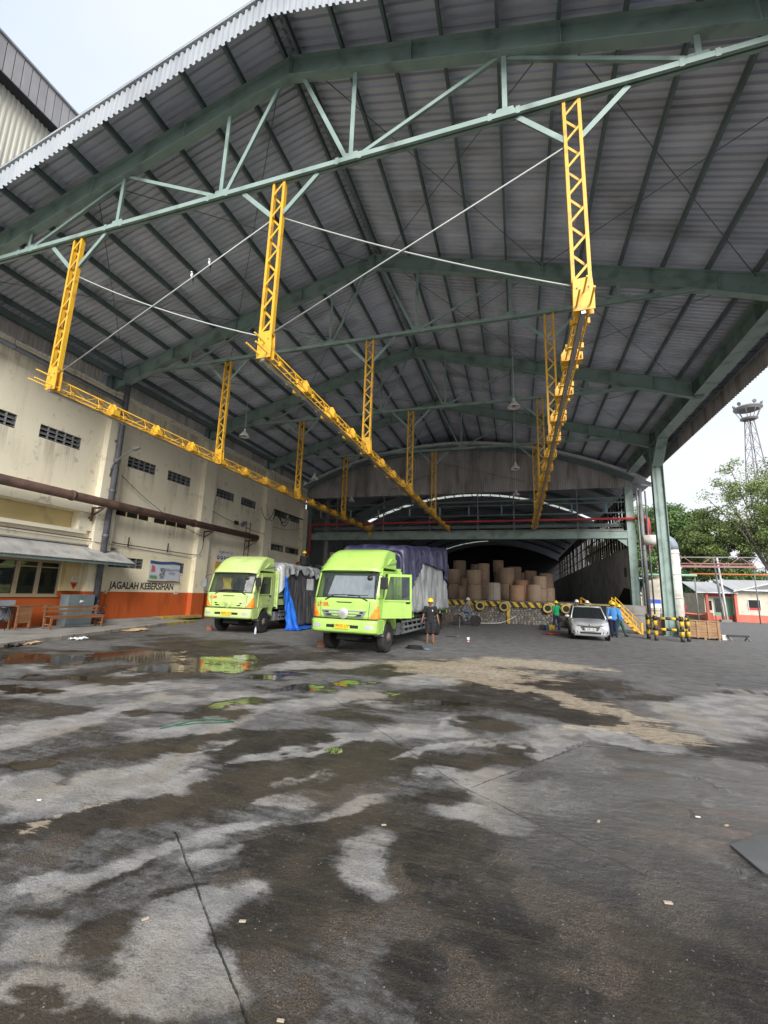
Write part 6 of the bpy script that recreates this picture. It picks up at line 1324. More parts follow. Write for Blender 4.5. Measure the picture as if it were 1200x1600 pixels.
        put('mud_guard', MB().grid([[(s*a,WBASE+.58*math.cos(q),.45+.56*math.sin(q)) for a in (.5,1.04)] for q in lin(R(10),R(170),10)]), BLACKP, t)
        put('mud_flap', MB().box(min(s*.55,s*1.02),max(s*.55,s*1.02),WBASE+.60,WBASE+.62,.2,.9), BLACKP, t)
NUMRED = mat('red_fleet_paint', (.75,.10,.01), .5)
TA = (-4.79, 13.0); YA = R(-2.6)
ta = thing('lime_truck', 'clean lime green cargo truck with its near door open, navy tarpaulin over its load', 'truck', (TA[0],TA[1],0), YA)
truck(ta, LIME, 34, True, 'LV 20L', 'B 9925 UYY', False, 6.85, True)
TB = (-11.0, 15.85); YB = R(4.5)
tb_ = thing('lime_truck', 'faded lime green cargo truck parked beside the cream wall, dark tarpaulin over its load', 'truck', (TB[0],TB[1],0), YB)
truck(tb_, LIME_OLD, 0, False, 'L 238', 'B 9603 UYX', True, 5.6, False)
# sunshade and cabin items (each lies or hangs in a cab)
def loc_pt(T, yaw, p): c, s = math.cos(yaw), math.sin(yaw); return (T[0]+c*p[0]-s*p[1], T[1]+s*p[0]+c*p[1], p[2])
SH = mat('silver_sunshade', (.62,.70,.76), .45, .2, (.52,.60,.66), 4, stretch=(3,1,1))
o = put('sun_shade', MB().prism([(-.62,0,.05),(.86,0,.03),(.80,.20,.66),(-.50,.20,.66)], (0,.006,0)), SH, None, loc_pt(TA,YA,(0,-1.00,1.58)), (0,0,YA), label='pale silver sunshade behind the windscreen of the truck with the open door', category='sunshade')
o = put('cloth', MB().grid([[(.12+.34*j/6+.05*(i%2)*(1-i/5), .02*math.sin(j*2)+.22*i/5, .62*i/5) for j in range(7)] for i in range(6)]), WHITEP, None, loc_pt(TB,YB,(.38,-.96,1.62)), (0,0,YB), label='white cloth hung inside the right side of the faded truck windscreen', category='cloth')
o = put('yellow_vest', MB().grid([[(-.2+.4*j/5, .05*math.sin(j*1.7+i), .45*i/5) for j in range(6)] for i in range(6)]), mat('vest_yellow', (.55,.48,.03), .8), None, loc_pt(TB,YB,(-.55,-.45,1.72)), (0,0,YB), label='yellow vest hanging behind the windscreen of the faded truck', category='vest')
# tarpaulins
def fb(*p): return mnoise.fractal(Vector(p), .9, 2.1, 4)
def wrap(name, label, mt, T, yaw, y0, y1, hwid, zt, zlow, seed, th=.012, ny=90, ns=84, fold=.05, fade=None, back=True):
    """tarpaulin over a load: section runs up one side, across the top, down the other; zt(y), zlow(y,side)"""
    rows = []
    ys_ = [y0+(y1-y0)*i/ny for i in range(ny+1)]
    for y in ys_:
        row = []; e = min(1, (y-y0)/.35) if back else 1; e2 = min(1, (y1-y)/.35)
        sh_ = .12*(1-math.sqrt(max(0, 1-(1-e)**2)))+.12*(1-math.sqrt(max(0, 1-(1-e2)**2)))
        for j in range(ns+1):
            u = j/ns*2-1; s = 1 if u > 0 else -1; a = abs(u); T_ = zt(y)-sh_*1.6
            if a < .36: x = s*hwid*(a/.36)*.80; z = T_+.03*math.cos(a*4)
            elif a < .5: q = (a-.36)/.14*PI/2; x = s*hwid*(.80+.20*math.sin(q)); z = T_-.22*(1-math.cos(q))
            else: q = (a-.5)/.5; zl = zlow(y, s); z = (T_-.22)*(1-q)+zl*q; x = s*hwid*(1+.04*q)
            x *= 1-sh_*.9
            f = fb(y*2.6+z*.35+seed, z*.45, s*3.)*fold*1.5+fb(y*7+seed-z*.9, z*1.3, 5+s)*fold*.5
            if a < .45: z += fb(x*1.6+seed, y*1.4, 2.)*.05; 
            k = min(1, max(0, (a-.4)/.25)); x += s*f*k
            row.append((x, y, z))
        rows.append(row)
    mb = MB().grid(rows)
    for end, ye, sg in ((0, y0, -1), (-1, y1, 1)):          # close the ends
        r0 = rows[end]; R_ = [r0]
        for q in (.93, .6, .25): 
            R_.append([(p[0]*q+fb(p[0]*3,p[2],q*5+seed)*.02, ye+sg*(.02+.03*(1-q))+fb(p[0]*3,p[2]*.6,seed+7)*.04, (p[2]-1.6)*(q*.35+.65)+1.6 if p[2] > 1.6 else p[2]) for p in r0])
        mb.grid(R_ if end else R_[::-1])
    o = put(name, mb, mt, None, (T[0],T[1],0), (0,0,yaw), label=label, category='tarpaulin'); sm_ = o.modifiers.new('thick','SOLIDIFY'); sm_.thickness = th
    return o
zA = lambda y: 3.36+(y-1.2)*.095
wrap('grey_tarpaulin', 'silver grey tarpaulin hanging in pleats over the lower side of the right truck load', T_SILV, TA, YA, .97, 8.13, 1.12, lambda y: zA(y)-.10, lambda y, s: 1.12+.10*fb(y*2,s,1), 9.7, fold=.08)
def zn(y, s):
    if s > 0: q = (y-1.0)/7.2; return (1.65+q*4.0 if q < .32 else 2.93-.15*(q-.32)+max(0,q-.80)*-4.2)+.05*fb(y*2,2,3)
    return 1.3
wrap('navy_tarpaulin', 'shiny navy blue tarpaulin draped over the top of the right truck load', T_NAVY, TA, YA, .88, 8.22, 1.19, zA, zn, 9.7, fold=.08)
zB = lambda y: 2.86+.04*math.sin(y*2)
wrap('charcoal_tarpaulin', 'charcoal tarpaulin covering the left truck load and hanging down to the ground', T_GREY, TB, YB, 1.3, 7.0, 1.15, zB, lambda y, s: (.10 if y > 1.9 else .10+(1.9-y)*3.4)+.05*fb(y*3,s,1) if s > 0 else 1.0, 17.3, fold=.07)
wrap('pale_sheet', 'pale silver plastic sheet crumpled along the top of the left truck load', T_CLEAR, TB, YB, .95, 6.9, 1.20, lambda y: 2.93+.08*fb(y*5,1,1), lambda y, s: 2.52-.75*max(0,1.9-y)+.34*fb(y*1.5,s,4)+.06*fb(y*6,s,2) if s > 0 else 2.5, 23.9, fold=.06)
# blue tarpaulin falling in front of the load
rows = []
for i in range(26):
    q = i/25; z = 2.30*(1-q)+.04; wd = .10+.62*min(1, q*1.2); cx = .12*q+.40*math.sin(q*1.5)*q
    rows.append([(cx*.5+(j/22-.15)*wd*.75, .25+(j/22)*wd*1.1+.10*fb(j*.45,q*2,1)-.0, z+.05*fb(j*.3,q*3,7)) if False else (1.20+.07*math.sin(j*1.1+q*2)+.16*fb(j*.4,q*2.5,4)+.42*q*q*math.sin(j/22*PI)+.05*q, 1.15+q*.35+(j/22)*wd*1.25, max(.02, z+.06*fb(j*.4,q*3,8))) for j in range(23)])
o = put('blue_tarpaulin', MB().grid(rows), T_BLUE, None, (TB[0],TB[1],0), (0,0,YB), label='bright blue tarpaulin falling in folds behind the cab of the left truck', category='tarpaulin'); o.modifiers.new('t','SOLIDIFY').thickness = .01
rows = [[(1.15+.75*j/14+.05*fb(i*.7,j*.5,2), 1.5+i*.22, .03+.10*abs(fb(i*.9,j*.7,3))) for j in range(15)] for i in range(13)]
o = put('blue_tarpaulin_tail', MB().grid(rows), T_BLUE, None, (TB[0],TB[1],0), (0,0,YB), label='end of blue tarpaulin spread on the ground beside the left truck', category='tarpaulin'); o.modifiers.new('t','SOLIDIFY').thickness = .01
t = thing('tarpaulin_bundle', 'dark bundles of rope and cloth on top of the left truck load', 'bundle', loc_pt(TB,YB,(.5,5.6,2.95)), YB)
for i in range(3): put('bundle', MB().ball((-.5+i*.5,.1*i,.08), .26,.2,.16), BLACKP if i % 2 else CLOTH_BK, t)
# scrap frames beside the load, left of the cyclist
for i, (x, y, rz, lb) in enumerate(((-4.1,24.6,.2,'tangle of rusty steel frames on the ground behind the man in black'),(-4.9,25.6,-.3,'second rusty steel frame leaning behind the first, left of the cyclist'))):
    t = thing('scrap_metal', lb, 'scrap frame', (x, y, 0), rz)
    for k in range(4): put('bar', MB().bar((-.8+k*.1,.2*k,.05+.1*k),(.9,.2*k-.1,.45+.08*k),.035,.035), RUSTPIPE, t)
    for k in range(5): put('cross_bar', MB().bar((-.7+k*.38,-.1,.1+.05*k),(-.6+k*.38,.7,.62+.05*k),.03,.03), RUSTPIPE, t)
    put('pale_leg', MB().bar((.95,0,0),(.95,0,.62),.03,.03), GREY, t)
# wheel chocks
for (x,y,lb) in ((-6.05,13.05,'reddish brown brick chock at the left front wheel of the right truck'),(-12.35,15.6,'small brown brick chock at the left front wheel of the left truck')):
    put('brick_chock', MB().box(-.11,.11,-.06,.06,0,.11).box(-.08,.06,-.055,.05,.111,.19), mat('fired_brick', (.33,.13,.07), .85, 0, (.22,.09,.05), 8), None, (x,y,0), (0,0,.4), bevel=.006, label=lb, category='brick')
t = thing('water_bottle', 'clear plastic bottle with blue top standing beside the front wheel of the left truck', 'bottle', (-10.05,15.45,0))
put('bottle', MB().lathe([(.04,0),(.045,.02),(.045,.16),(.035,.20),(.015,.24),(.015,.26)], n=12), mat('bottle_plastic', (.55,.62,.7), .1), t); put('cap', MB().lathe([(.018,.26),(.018,.29),(.01,.292)], n=10), CLOTH_BL, t)

# ------------------------------------------------------------------ silver car
car = thing('silver_car', 'silver compact people carrier facing the camera in front of the dock', 'car', (2.98, 21.4, 0), R(-4))
CARP = mat('silver_car_paint', (.66,.68,.70), .28, .35, coat=.7)
st = [(0,.58,.60,.26,.58),(.05,.70,.70,.22,.66),(.16,.76,.765,.20,.74),(.45,.785,.79,.20,.80),(.85,.79,.795,.20,.88),(1.1,.79,.80,.20,.92),(2.0,.79,.80,.20,.94),(3.2,.79,.80,.20,.96),(3.62,.76,.77,.24,.97),(3.72,.70,.70,.30,.92)]
rows = []
for y, wb_, wt_, zb, zt in st:
    row = []
    for s in (-1, 1):
        seq = [(0,zb),(wb_*.8,zb),(wb_,zb+.08),(wt_,(zb+zt)/2),(wt_*.985,zt-.10),(wt_*.90,zt-.02),(wt_*.55,zt+.012),(0,zt+.02)]
        if s == -1: row += [(-x, y, z) for x, z in seq]
        else: row += [(x, y, z) for x, z in seq[::-1]]
    rows.append(row)
mb = MB().grid(rows, close=True); mb.add(rows[0], [tuple(range(16))]).add(rows[-1], [tuple(range(16))[::-1]])
put('body', mb, CARP, car, fix=True)
gh = [(.98,.70,.905),(1.62,.585,1.40),(1.80,.575,1.455),(3.0,.575,1.47),(3.4,.585,1.44),(3.66,.70,.95)]
def ghl(k0, k1, inset=0): 
    return [[(-w_+inset,y,z),(-(w_*.5),y-.02,z+.008),(0,y-.03,z+.012),(w_*.5,y-.02,z+.008),(w_-inset,y,z)] for y, w_, z in gh[k0:k1]]
put('windscreen', MB().grid(ghl(0,2,.03)), GLASS, car); put('roof', MB().grid(ghl(1,5)), CARP, car).modifiers.new('t','SOLIDIFY').thickness = .03
put('rear_window', MB().grid(ghl(4,6,.03)), GLASS, car)
for s in (1,-1):
    put('side_windows', MB().add([(s*.735,1.0,.93),(s*.60,1.62,1.36),(s*.59,1.80,1.41),(s*.59,3.0,1.42),(s*.60,3.35,1.39),(s*.735,3.58,.97)], [(0,1,2,3,4,5)]), GLASS, car)
    put('pillar', MB().tube([(s*.735,.97,.90),(s*.60,1.62,1.39),(s*.59,1.8,1.45),(s*.59,3.0,1.46),(s*.61,3.4,1.41),(s*.73,3.64,.95)], .028, 7), CARP, car)
    for y in (1.75,2.65): put('door_post', MB().bar((s*.745,y,.93),(s*.60,y,1.43),.05,.05), BLACKP, car)
    for y in (.62, 3.02):
        ty = put('tyre', MB().lathe([(.16,-.09),(.26,-.095),(.285,-.07),(.285,.07),(.26,.095),(.16,.09)], n=24, ax='X'), BLACK, car, (s*.72,y,.285)); put('rim', MB().lathe([(.17,s*.085),(.13,s*.06),(.04,s*.09),(.01,s*.09)], n=16, ax='X'), SILVER, ty)
        put('wheel_arch', MB().lathe([(.30,s*.0),(.33,s*.006),(.33,-s*.02)], (s*.792,y,.285), 'X', 24), BLACKP, car)
    hl = put('headlight', MB().prism([(s*.42,.02,.66),(s*.70,.10,.63),(s*.745,.26,.70),(s*.76,.42,.80),(s*.62,.26,.79),(s*.46,.08,.74)], (0,-.03,.0)), LENS, car, fix=True)
    put('fog_lamp', MB().ball((s*.60,.03,.36), .05,.03,.04), LENS, car); put('fog_recess', MB().prism([(s*.48,.012,.30),(s*.68,.05,.32),(s*.70,.06,.42),(s*.52,.012,.40)], (0,-.02,0)), BLACKP, car)
    m_ = put('mirror', MB().ball((s*.90,1.0,.99), .11,.06,.07), CARP, car); put('mirror_arm', MB().bar((s*.74,1.02,.93),(s*.85,1.0,.97),.04,.05), BLACKP, m_)
    put('handle', MB().box(min(s*.80,s*.815),max(s*.80,s*.815),2.3,2.45,.80,.83), CHROME, car)
put('grille', MB().prism([(-.40,-.012,.60),(.40,-.012,.60),(.30,-.025,.43),(-.30,-.025,.43)], (0,.05,0)), BLACKP, car)
for z in (.49,.55): put('grille_bar', MB().box(-.34,.34,-.035,-.02,z,z+.015), CHROME, car)
put('chrome_bar', MB().bar((-.5,-.02,.66),(0,-.045,.62),.03,.03).bar((0,-.045,.62),(.5,-.02,.66),.03,.03), CHROME, car)
put('badge', MB().lathe([(.0,-.01),(.05,-.008),(.055,.01)], (0,-.05,.65), 'Y', 16), CHROME, car)
put('front_bumper_lip', MB().prism([(-.66,.0,.20),(.66,.0,.20),(.62,-.05,.27),(-.62,-.05,.27)], (0,.10,.0)), CARP, car); put('lower_intake', MB().box(-.42,.42,-.03,-.01,.29,.37), BLACKP, car)
put('number_plate', MB().box(-.23,.23,-.06,-.045,.42,.54), WHITE, car); put('plate_text', text_mesh('B 2081 UKL', .09, BLACKP, .001), None, car, (0,-.062,.48), (PI/2,0,0))
for x in (-.3,.2): put('wiper', MB().bar((x,1.0,.93),(x+.36,1.12,1.02),.015,.015), BLACKP, car)
put('interior', MB().box(-.5,-.1,1.8,2.0,.9,1.25).box(.1,.5,1.8,2.0,.9,1.25), SEATM, car)

# ------------------------------------------------------------------ people
def remesh(o, v):
    m = o.modifiers.new('blend', 'REMESH'); m.mode = 'VOXEL'; m.voxel_size = v; m.use_smooth_shade = True
    s_ = o.modifiers.new('soft', 'SMOOTH'); s_.factor = .5; s_.iterations = 3
def ell(mb, secs, n=14):       # secs: (centre, rx, ry) stacked
    rows = [[(c[0]+rx*math.cos(2*PI*j/n), c[1]+ry*math.sin(2*PI*j/n), c[2]) for j in range(n)] for c, rx, ry in secs]
    mb.grid(rows, close=True); mb.add(rows[0], [tuple(range(n))[::-1]]).add(rows[-1], [tuple(range(n))])
def limb(mb, pts, rs):
    mb.tube(pts, rs, 10)
    for p, r in zip(pts, rs): mb.ball(p, r, r, r, 8, 6)
def person(label, loc, rz, J, top, bottom, helmet, skin=None, short=False, sleeves=.5, shoes=BLACKP, shorts=False, grp=None, belt=None, scale=1., barefoot=False):
    skin = skin or SKIN; t = thing('person', label, 'person', loc, rz, grp); t.scale = (scale,)*3
    V_ = Vector; hip = V_(J['hip']); ch = V_(J['chest']); nk = V_(J['neck']); hd = V_(J['head'])
    b = MB()
    ell(b, [(hip+V_((0,0,-.08)),.10,.08),(hip,.148,.10),(hip.lerp(ch,.4),.122,.088),(ch,.15,.10),(ch.lerp(nk,.7),.145,.085),(nk,.06,.055)])
    b.tube([nk-V_((0,0,.03)), hd-V_((0,-.01,.06))], [.052,.048], 10)
    b.ball(hd, .074, .090, .105, 16, 12); b.ball(hd+V_((0,-.03,-.06)), .052,.055,.05)
    b.tube([hd+V_((0,-.085,.02)), hd+V_((0,-.112,-.02))], [.010,.018], 6)
    for s in (1,-1): b.ball(hd+V_((s*.077,.0,-.01)), .012,.022,.032, 8, 6); b.ball(hd+V_((s*.012,-.09,-.052)), .016,.01,.007, 6, 4)
    for s, k in ((1,'r'),(-1,'l')):
        sh_, el, wr = V_(J['sh_'+k]), V_(J['el_'+k]), V_(J['wr_'+k]); hp, kn, an = V_(J['hp_'+k]), V_(J['kn_'+k]), V_(J['an_'+k])
        limb(b, [sh_, el, wr], [.048,.037,.025]); limb(b, [hp, kn, an], [.080,.052,.034])
        b.tube([sh_, ch.lerp(nk,.5)], [.05,.07], 8)
        d = (wr-el).normalized(); side = V_((0,-1,0)) if abs(d.y) < .8 else V_((1,0,0)); acr = d.cross(side).normalized()*s
        side = acr.cross(d)*(1 if acr.cross(d).y < 0 else -1)
        palm = wr+d*.05; b.ball(palm, .028,.036,.042, 8, 6)
        for f in range(4):
            q = (f-1.5)*.018; r0 = wr+d*.075+side*q; ln = (.062,.072,.068,.052)[f]
            b.tube([r0, r0+d*ln*.55, r0+d*ln*.9-acr*.0+V_((0,0,0))+(hip-palm).normalized()*.012], [.0095,.009,.0075], 6)
        th0 = wr+d*.03+side*.025; b.tube([th0, th0+d*.03+side*.022, th0+d*.058+side*.020], [.012,.011,.009], 6)
        fd = V_((s*.12,-1,0)).normalized() if 'toe_'+k not in J else V_(J['toe_'+k]).normalized()
        b.ball(an+V_((0,.01,-.035)), .034,.045,.03, 8, 6); b.tube([an+V_((0,0,-.03)), an+fd*.12+V_((0,0,-.042)), an+fd*.165+V_((0,0,-.046))], [.036,.034,.02], 8)
    body = put('body', b, skin, t); remesh(body, .009)
    for s in (1,-1): put('eye', MB().ball(hd+V_((s*.028,-.082,.012)), .010,.008,.008, 8, 6), BLACKP, t)
    put('hair', MB().ball(hd+V_((0,.012,.012)), .080,.090,.104, 14, 8, lo=-.45), HAIR, t)
    # shirt
    m = MB(); ell(m, [(hip+V_((0,0,-.05)),.165,.118),(hip+V_((0,0,.02)),.160,.116),(hip.lerp(ch,.45),.150,.110),(ch,.168,.118),(ch.lerp(nk,.62),.158,.10),(nk-V_((0,0,.005)),.066,.064)])
    for k in 'rl':
        sh_, el, wr = V_(J['sh_'+k]), V_(J['el_'+k]), V_(J['wr_'+k])
        if sleeves <= .5: limb(m, [sh_, sh_.lerp(el,.72)], [.062,.064])
        else: limb(m, [sh_, el, el.lerp(wr,.9)], [.062,.050,.040])
        m.tube([sh_, ch.lerp(nk,.5)], [.062,.08], 8)
    o = put('shirt', m, top, t); remesh(o, .012)
    m = MB(); ell(m, [(hip+V_((0,0,-.11)),.150,.112),(hip+V_((0,0,.03)),.154,.108)])
    for k in 'rl':
        hp, kn, an = V_(J['hp_'+k]), V_(J['kn_'+k]), V_(J['an_'+k])
        if shorts: m.tube([hp, hp.lerp(kn,.6), kn+(an-kn)*.22], [.098,.096,.10], 12)
        else: limb(m, [hp, kn, kn.lerp(an,.93)], [.095,.070,.055])
        if not barefoot:
            fd = V_((.0,-1,0)) if 'toe_'+k not in J else V_(J['toe_'+k]).normalized()
            so = put('shoe', MB().ball(an+V_((0,.0,-.03)), .046,.055,.045, 10, 6).tube([an+V_((0,0,-.03)), an+fd*.11+V_((0,0,-.038)), an+fd*.17+V_((0,0,-.040))], [.046,.042,.022], 8), shoes, t)
    o = put('trousers' if not shorts else 'shorts', m, bottom, t); remesh(o, .012)
    if helmet:
        h = put('helmet', MB().lathe([(.118,.0),(.112,.03),(.104,.065),(.082,.105),(.045,.13),(.005,.138)], n=22), helmet, t, hd+V_((0,.0,.028)), (R(-4),0,0))
        put('brim', MB().lathe([(.112,.004),(.132,-.004),(.132,-.010),(.11,-.006)], n=22).prism([(-.08,-.11,0),(.08,-.11,0),(.06,-.165,-.012),(-.06,-.165,-.012)], (0,0,-.006)), helmet, h)
        put('crest', MB().box(-.012,.012,-.08,.08,.085,.135), helmet, h, bevel=.006)
    return t
def stand(arm=.12, stride=0, bend=0, lean=0):
    J = dict(hip=(0,0,.84), chest=(0,lean*.6,1.12), neck=(0,lean,1.33), head=(0,lean-.01,1.47))
    for s, k in ((1,'r'),(-1,'l')):
        st_ = stride*s
        J['hp_'+k] = (s*.085,0,.80); J['kn_'+k] = (s*.095,-st_*.5-.02,.45); J['an_'+k] = (s*.105,-st_+.02,.075 if st_ >= 0 else .085)
        J['sh_'+k] = (s*.185,lean*.9,1.285); J['el_'+k] = (s*(.205+arm*.4),lean+st_*.3+.02,1.03); J['wr_'+k] = (s*(.20+arm),lean+st_*.6-.05-bend,.80+bend*.6)
    return J
# man by the truck
m1 = person('barefoot man in black shirt and shorts with yellow helmet beside the right truck', (-3.14,16.15,0), R(10), stand(.10), CLOTH_BK, CLOTH_BK, HELM_Y, shorts=True, barefoot=True, sleeves=.5, scale=1.0)
put('chest_print', MB().ball((.08,-.115,1.18), .02,.006,.035), WHITEP, m1)
# person in green walking away near the dock
J = stand(.06, .10); J['wr_r'] = (.25,-.02,.80); J['el_l'] = (-.28,-.12,1.12); J['wr_l'] = (-.16,-.25,1.27)
m2 = person('person in green shirt and yellow helmet walking in front of the dock', (2.07,27.6,0), R(200), J, CLOTH_GN, CLOTH_NV, HELM_Y, sleeves=.5, scale=1.02)
t = thing('hand_bag', 'small dark bag held by the person in green', 'bag', (2.27,27.45,.45), 0); put('bag', MB().box(-.12,.12,-.05,.05,0,.22), CLOTH_BK, t, bevel=.02); put('strap', MB().tube([(-.08,0,.22),(0,0,.36),(.08,0,.22)], .01, 6), CLOTH_BK, t)
# three workers right of the car
BG = 'workers in yellow helmets behind the silver car'
m3 = person('worker in bright blue shirt and yellow helmet standing just right of the car', (4.42,24.1,0), R(165), stand(.05,.10), CLOTH_BL, CLOTH_NV, HELM_Y, sleeves=1, grp=BG, scale=1.06)
m4 = person('worker in teal clothes stepping wide behind the blue shirted worker', (4.85,25.0,0), R(80), stand(.08,.26), CLOTH_BL, CLOTH_TEAL, HELM_Y, sleeves=1, grp=BG, scale=.98)
m5 = person('worker with yellow helmet half hidden at the top left of the yellow stairs', (4.75,26.3,0), R(185), stand(.06,.05), CLOTH_GY, CLOTH_NV, HELM_Y, sleeves=1, grp=BG, scale=1.08)
m6 = person('person in white helmet behind the silver car, the left one of two', (3.38,29.2,0), R(180), stand(.06), CLOTH_GY, CLOTH_NV, HELM_W, sleeves=1, grp='people in white helmets hidden behind the car', scale=1.08)
m7 = person('person in white helmet behind the silver car, the right one of two', (3.98,29.4,0), R(150), stand(.06), CLOTH_GY, CLOTH_NV, HELM_W, sleeves=1, grp='people in white helmets hidden behind the car', scale=1.06)
# crouching worker on top of the left load
J = dict(hip=(0,.05,.25), chest=(0,-.08,.52), neck=(0,-.14,.72), head=(0,-.18,.86))
for s, k in ((1,'r'),(-1,'l')): J.update({'hp_'+k:(s*.09,.03,.22),'kn_'+k:(s*.16,-.34,.42),'an_'+k:(s*.14,-.12,.08),'sh_'+k:(s*.18,-.13,.68),'el_'+k:(s*.24,-.30,.48),'wr_'+k:(s*.16,-.50,.42)})
m8 = person('worker in black with yellow helmet crouching on the load of the left truck', loc_pt(TB,YB,(.55,4.7,2.92)), R(200), J, CLOTH_BK, CLOTH_BK, HELM_Y, sleeves=1, scale=.9)
# cyclist
bk = thing('bicycle', 'old bicycle with pale rims ridden past the dock', 'bicycle', (-3.02, 26.9, 0), R(6))
for x in (-.52,.52):
    ty = put('tyre', MB().lathe([(.31,-.015),(.325,0),(.31,.015),(.30,0)], n=30, ax='Y'), BLACK, bk, (x,0,.325)); put('rim', MB().lathe([(.285,-.012),(.299,-.012),(.299,.012),(.285,.012)], n=30, ax='Y'), CHROME, ty)
    sp = MB()
    for k in range(9): a = k*PI/9; sp.tube([(-.285*math.cos(a),0,-.285*math.sin(a)),(.285*math.cos(a),0,.285*math.sin(a))], .003, 4)
    put('spokes', sp, SILVER, ty); put('mudguard', MB().tube([(.345*math.cos(a),0,.345*math.sin(a)) for a in (.4,.8,1.2,1.6,2.0,2.4)], .014, 5), SILVER, ty)
put('frame', MB().tube([(-.52,0,.325),(-.08,0,.30),(.36,0,.72),(.38,0,.80)], .018, 7).tube([(-.08,0,.30),(-.17,0,.78)], .018, 7).tube([(-.52,0,.325),(-.16,0,.66),(.36,0,.70)], .014, 7), SILVER, bk)
put('fork', MB().tube([(.52,0,.325),(.42,0,.66),(.37,0,.92)], .018, 7), SILVER, bk); put('handlebar', MB().tube([(.20,-.24,.95),(.34,-.12,1.0),(.36,0,.96),(.34,.12,1.0),(.20,.24,.95)], .013, 7), CHROME, bk)
put('saddle', MB().ball((-.20,0,.83), .15,.08,.035), BLACKP, bk); put('rear_rack', MB().box(-.75,-.28,-.06,.06,.68,.70), SILVER, bk)
put('crankset', MB().lathe([(.02,-.02),(.09,-.015),(.09,.015),(.02,.02)], (-.08,0,.30), 'Y', 16).tube([(-.08,-.03,.30),(.02,-.06,.18),(.02,-.14,.18)], .012, 5).tube([(-.08,.03,.30),(-.18,.06,.42),(-.18,.14,.42)], .012, 5), SILVER, bk)
J = dict(hip=(-.20,0,.93), chest=(-.06,0,1.18), neck=(.03,0,1.36), head=(.08,0,1.50))
# the rider's own frame faces -y, so build it turned: x forward becomes -y
def turn(p): return (p[1], -p[0], p[2])
JJ = {}
for s, k in ((1,'r'),(-1,'l')):
    J.update({'hp_'+k:(-.17,s*.08,.90),'sh_'+k:(0,s*.17,1.31),'el_'+k:(.20,s*.22,1.12),'wr_'+k:(.27,s*.21,1.00)})
J.update({'kn_r':(.18,.10,.70),'an_r':(-.02,.11,.32),'kn_l':(.20,-.10,.80),'an_l':(.02,-.11,.50)})
JJ = {k: turn(p) for k, p in J.items()}; JJ['head'] = turn((.08,0,1.50))
m9 = person('cyclist in grey shirt and denim shorts with white helmet riding towards the right', (-3.02, 26.9, 0), R(96), JJ, CLOTH_GY, DENIM, HELM_W, skin=SKIN2, sleeves=.5, shoes=BLACKP, scale=1.0)
# pale hose on the ground and wall behind
cable('hose', [(-2.9,29.6,.03),(-2.4,30.0,.02),(-1.8,30.3,.02),(-1.2,30.5,.06),(-.7,30.75,.25),(-.2,30.85,.55)], 'long pale hose curving from the ground up against the stone dock', .03, WHITE, 'hose')

# ------------------------------------------------------------------ barrier, crate and small things
br = thing('bollard_barrier', 'black and yellow pipe barrier around the foot of the big green column', 'barrier', (6.8, 23.6, 0))
def banded_post(name, p, q, r, bands, par):
    p = Vector(p); q = Vector(q); o = None
    for i in range(bands):
        a = p.lerp(q, i/bands); b_ = p.lerp(q, (i+.995)/bands); m_ = BLK if i % 2 == 0 else YEL
        if o is None: o = put(name, MB().tube([a, b_], r, 12), m_, par)
        else: put('band', MB().tube([a, b_], r*1.003, 12), m_, o)
    return o
PT = [(-.75,.95),(-.72,.05),(.02,-.10),(.70,.75),(-.25,1.0)]
pts_ = {'a':(-.80,.95),'b':(-.72,-.0),'c':(.30,-.12),'d':(.72,.45),'e':(-.42,.75)}
for k in 'abcd': banded_post('post', (*pts_[k],0), (*pts_[k],1.14), .085, 5, br); put('post_cap', MB().ball((*pts_[k],1.14), .086,.086,.05), YEL if k in 'bc' else BLK, br)
for a, b_ in (('a','b'),('b','c'),('c','d')):
    for z in (.52, 1.02): banded_post('rail', (*pts_[a],z), (*pts_[b_],z), .062, 5, br)
cr = thing('wooden_crate', 'pale brown slatted wooden crate standing right of the striped barrier', 'crate', (8.95, 26.4, 0), R(-14))
for (x0,x1,y0,y1,ax) in ((-.78,.62,-.5,-.48,'x'),(-.78,.62,.48,.5,'x')):
    for k in range(6): put('slat', MB().box(x0,x1,y0,y1,.10+k*.128,.215+k*.128), PALEWOOD, cr, bevel=.003)
for x in (-.78,.60):
    for k in range(6): put('slat', MB().box(x,x+.02,-.478,.478,.10+k*.128,.215+k*.128), PALEWOOD, cr)
for x in (-.72,-.30,.15,.55): put('batten', MB().box(x-.04,x+.04,-.53,-.502,.06,.90), PALEWOOD, cr, bevel=.003)
for x in (-.7,0,.55): put('skid', MB().box(x-.05,x+.05,-.48,.48,0,.095), PALEWOOD, cr)
put('lid', MB().box(-.80,.64,-.52,.52,.88,.90), PALEWOOD, cr)
cr2 = thing('wooden_crate', 'darker reddish wooden crate behind the striped barrier, left of the pale crate', 'crate', (7.75, 27.9, 0), R(-14))
for k in range(6): put('slat', MB().box(-.5,.5,-.4,-.38,.10+k*.13,.215+k*.13), WOOD, cr2)
for x in (-.45,.45): put('batten', MB().box(x-.04,x+.04,-.43,-.402,.05,.88), WOOD, cr2)
put('case', MB().box(-.49,.49,-.378,.4,.05,.86), WOOD, cr2)
t = thing('trestle', 'low dark trestle lying on the yard right of the pale crate', 'trestle', (10.3, 26.2, 0), .2)
put('beam', MB().box(-.5,.5,-.05,.05,.18,.28), BLK, t)
for x in (-.42,.42): put('leg', MB().bar((x,-.2,0),(x,0,.2),.05,.05).bar((x,.2,0),(x,0,.2),.05,.05), GREY, t)
put('white_block', MB().box(-.12,.12,-.12,.12,0,.25), WHITE, None, (9.75,26.3,0), bevel=.02, label='small white block on the ground between crate and trestle', category='block')
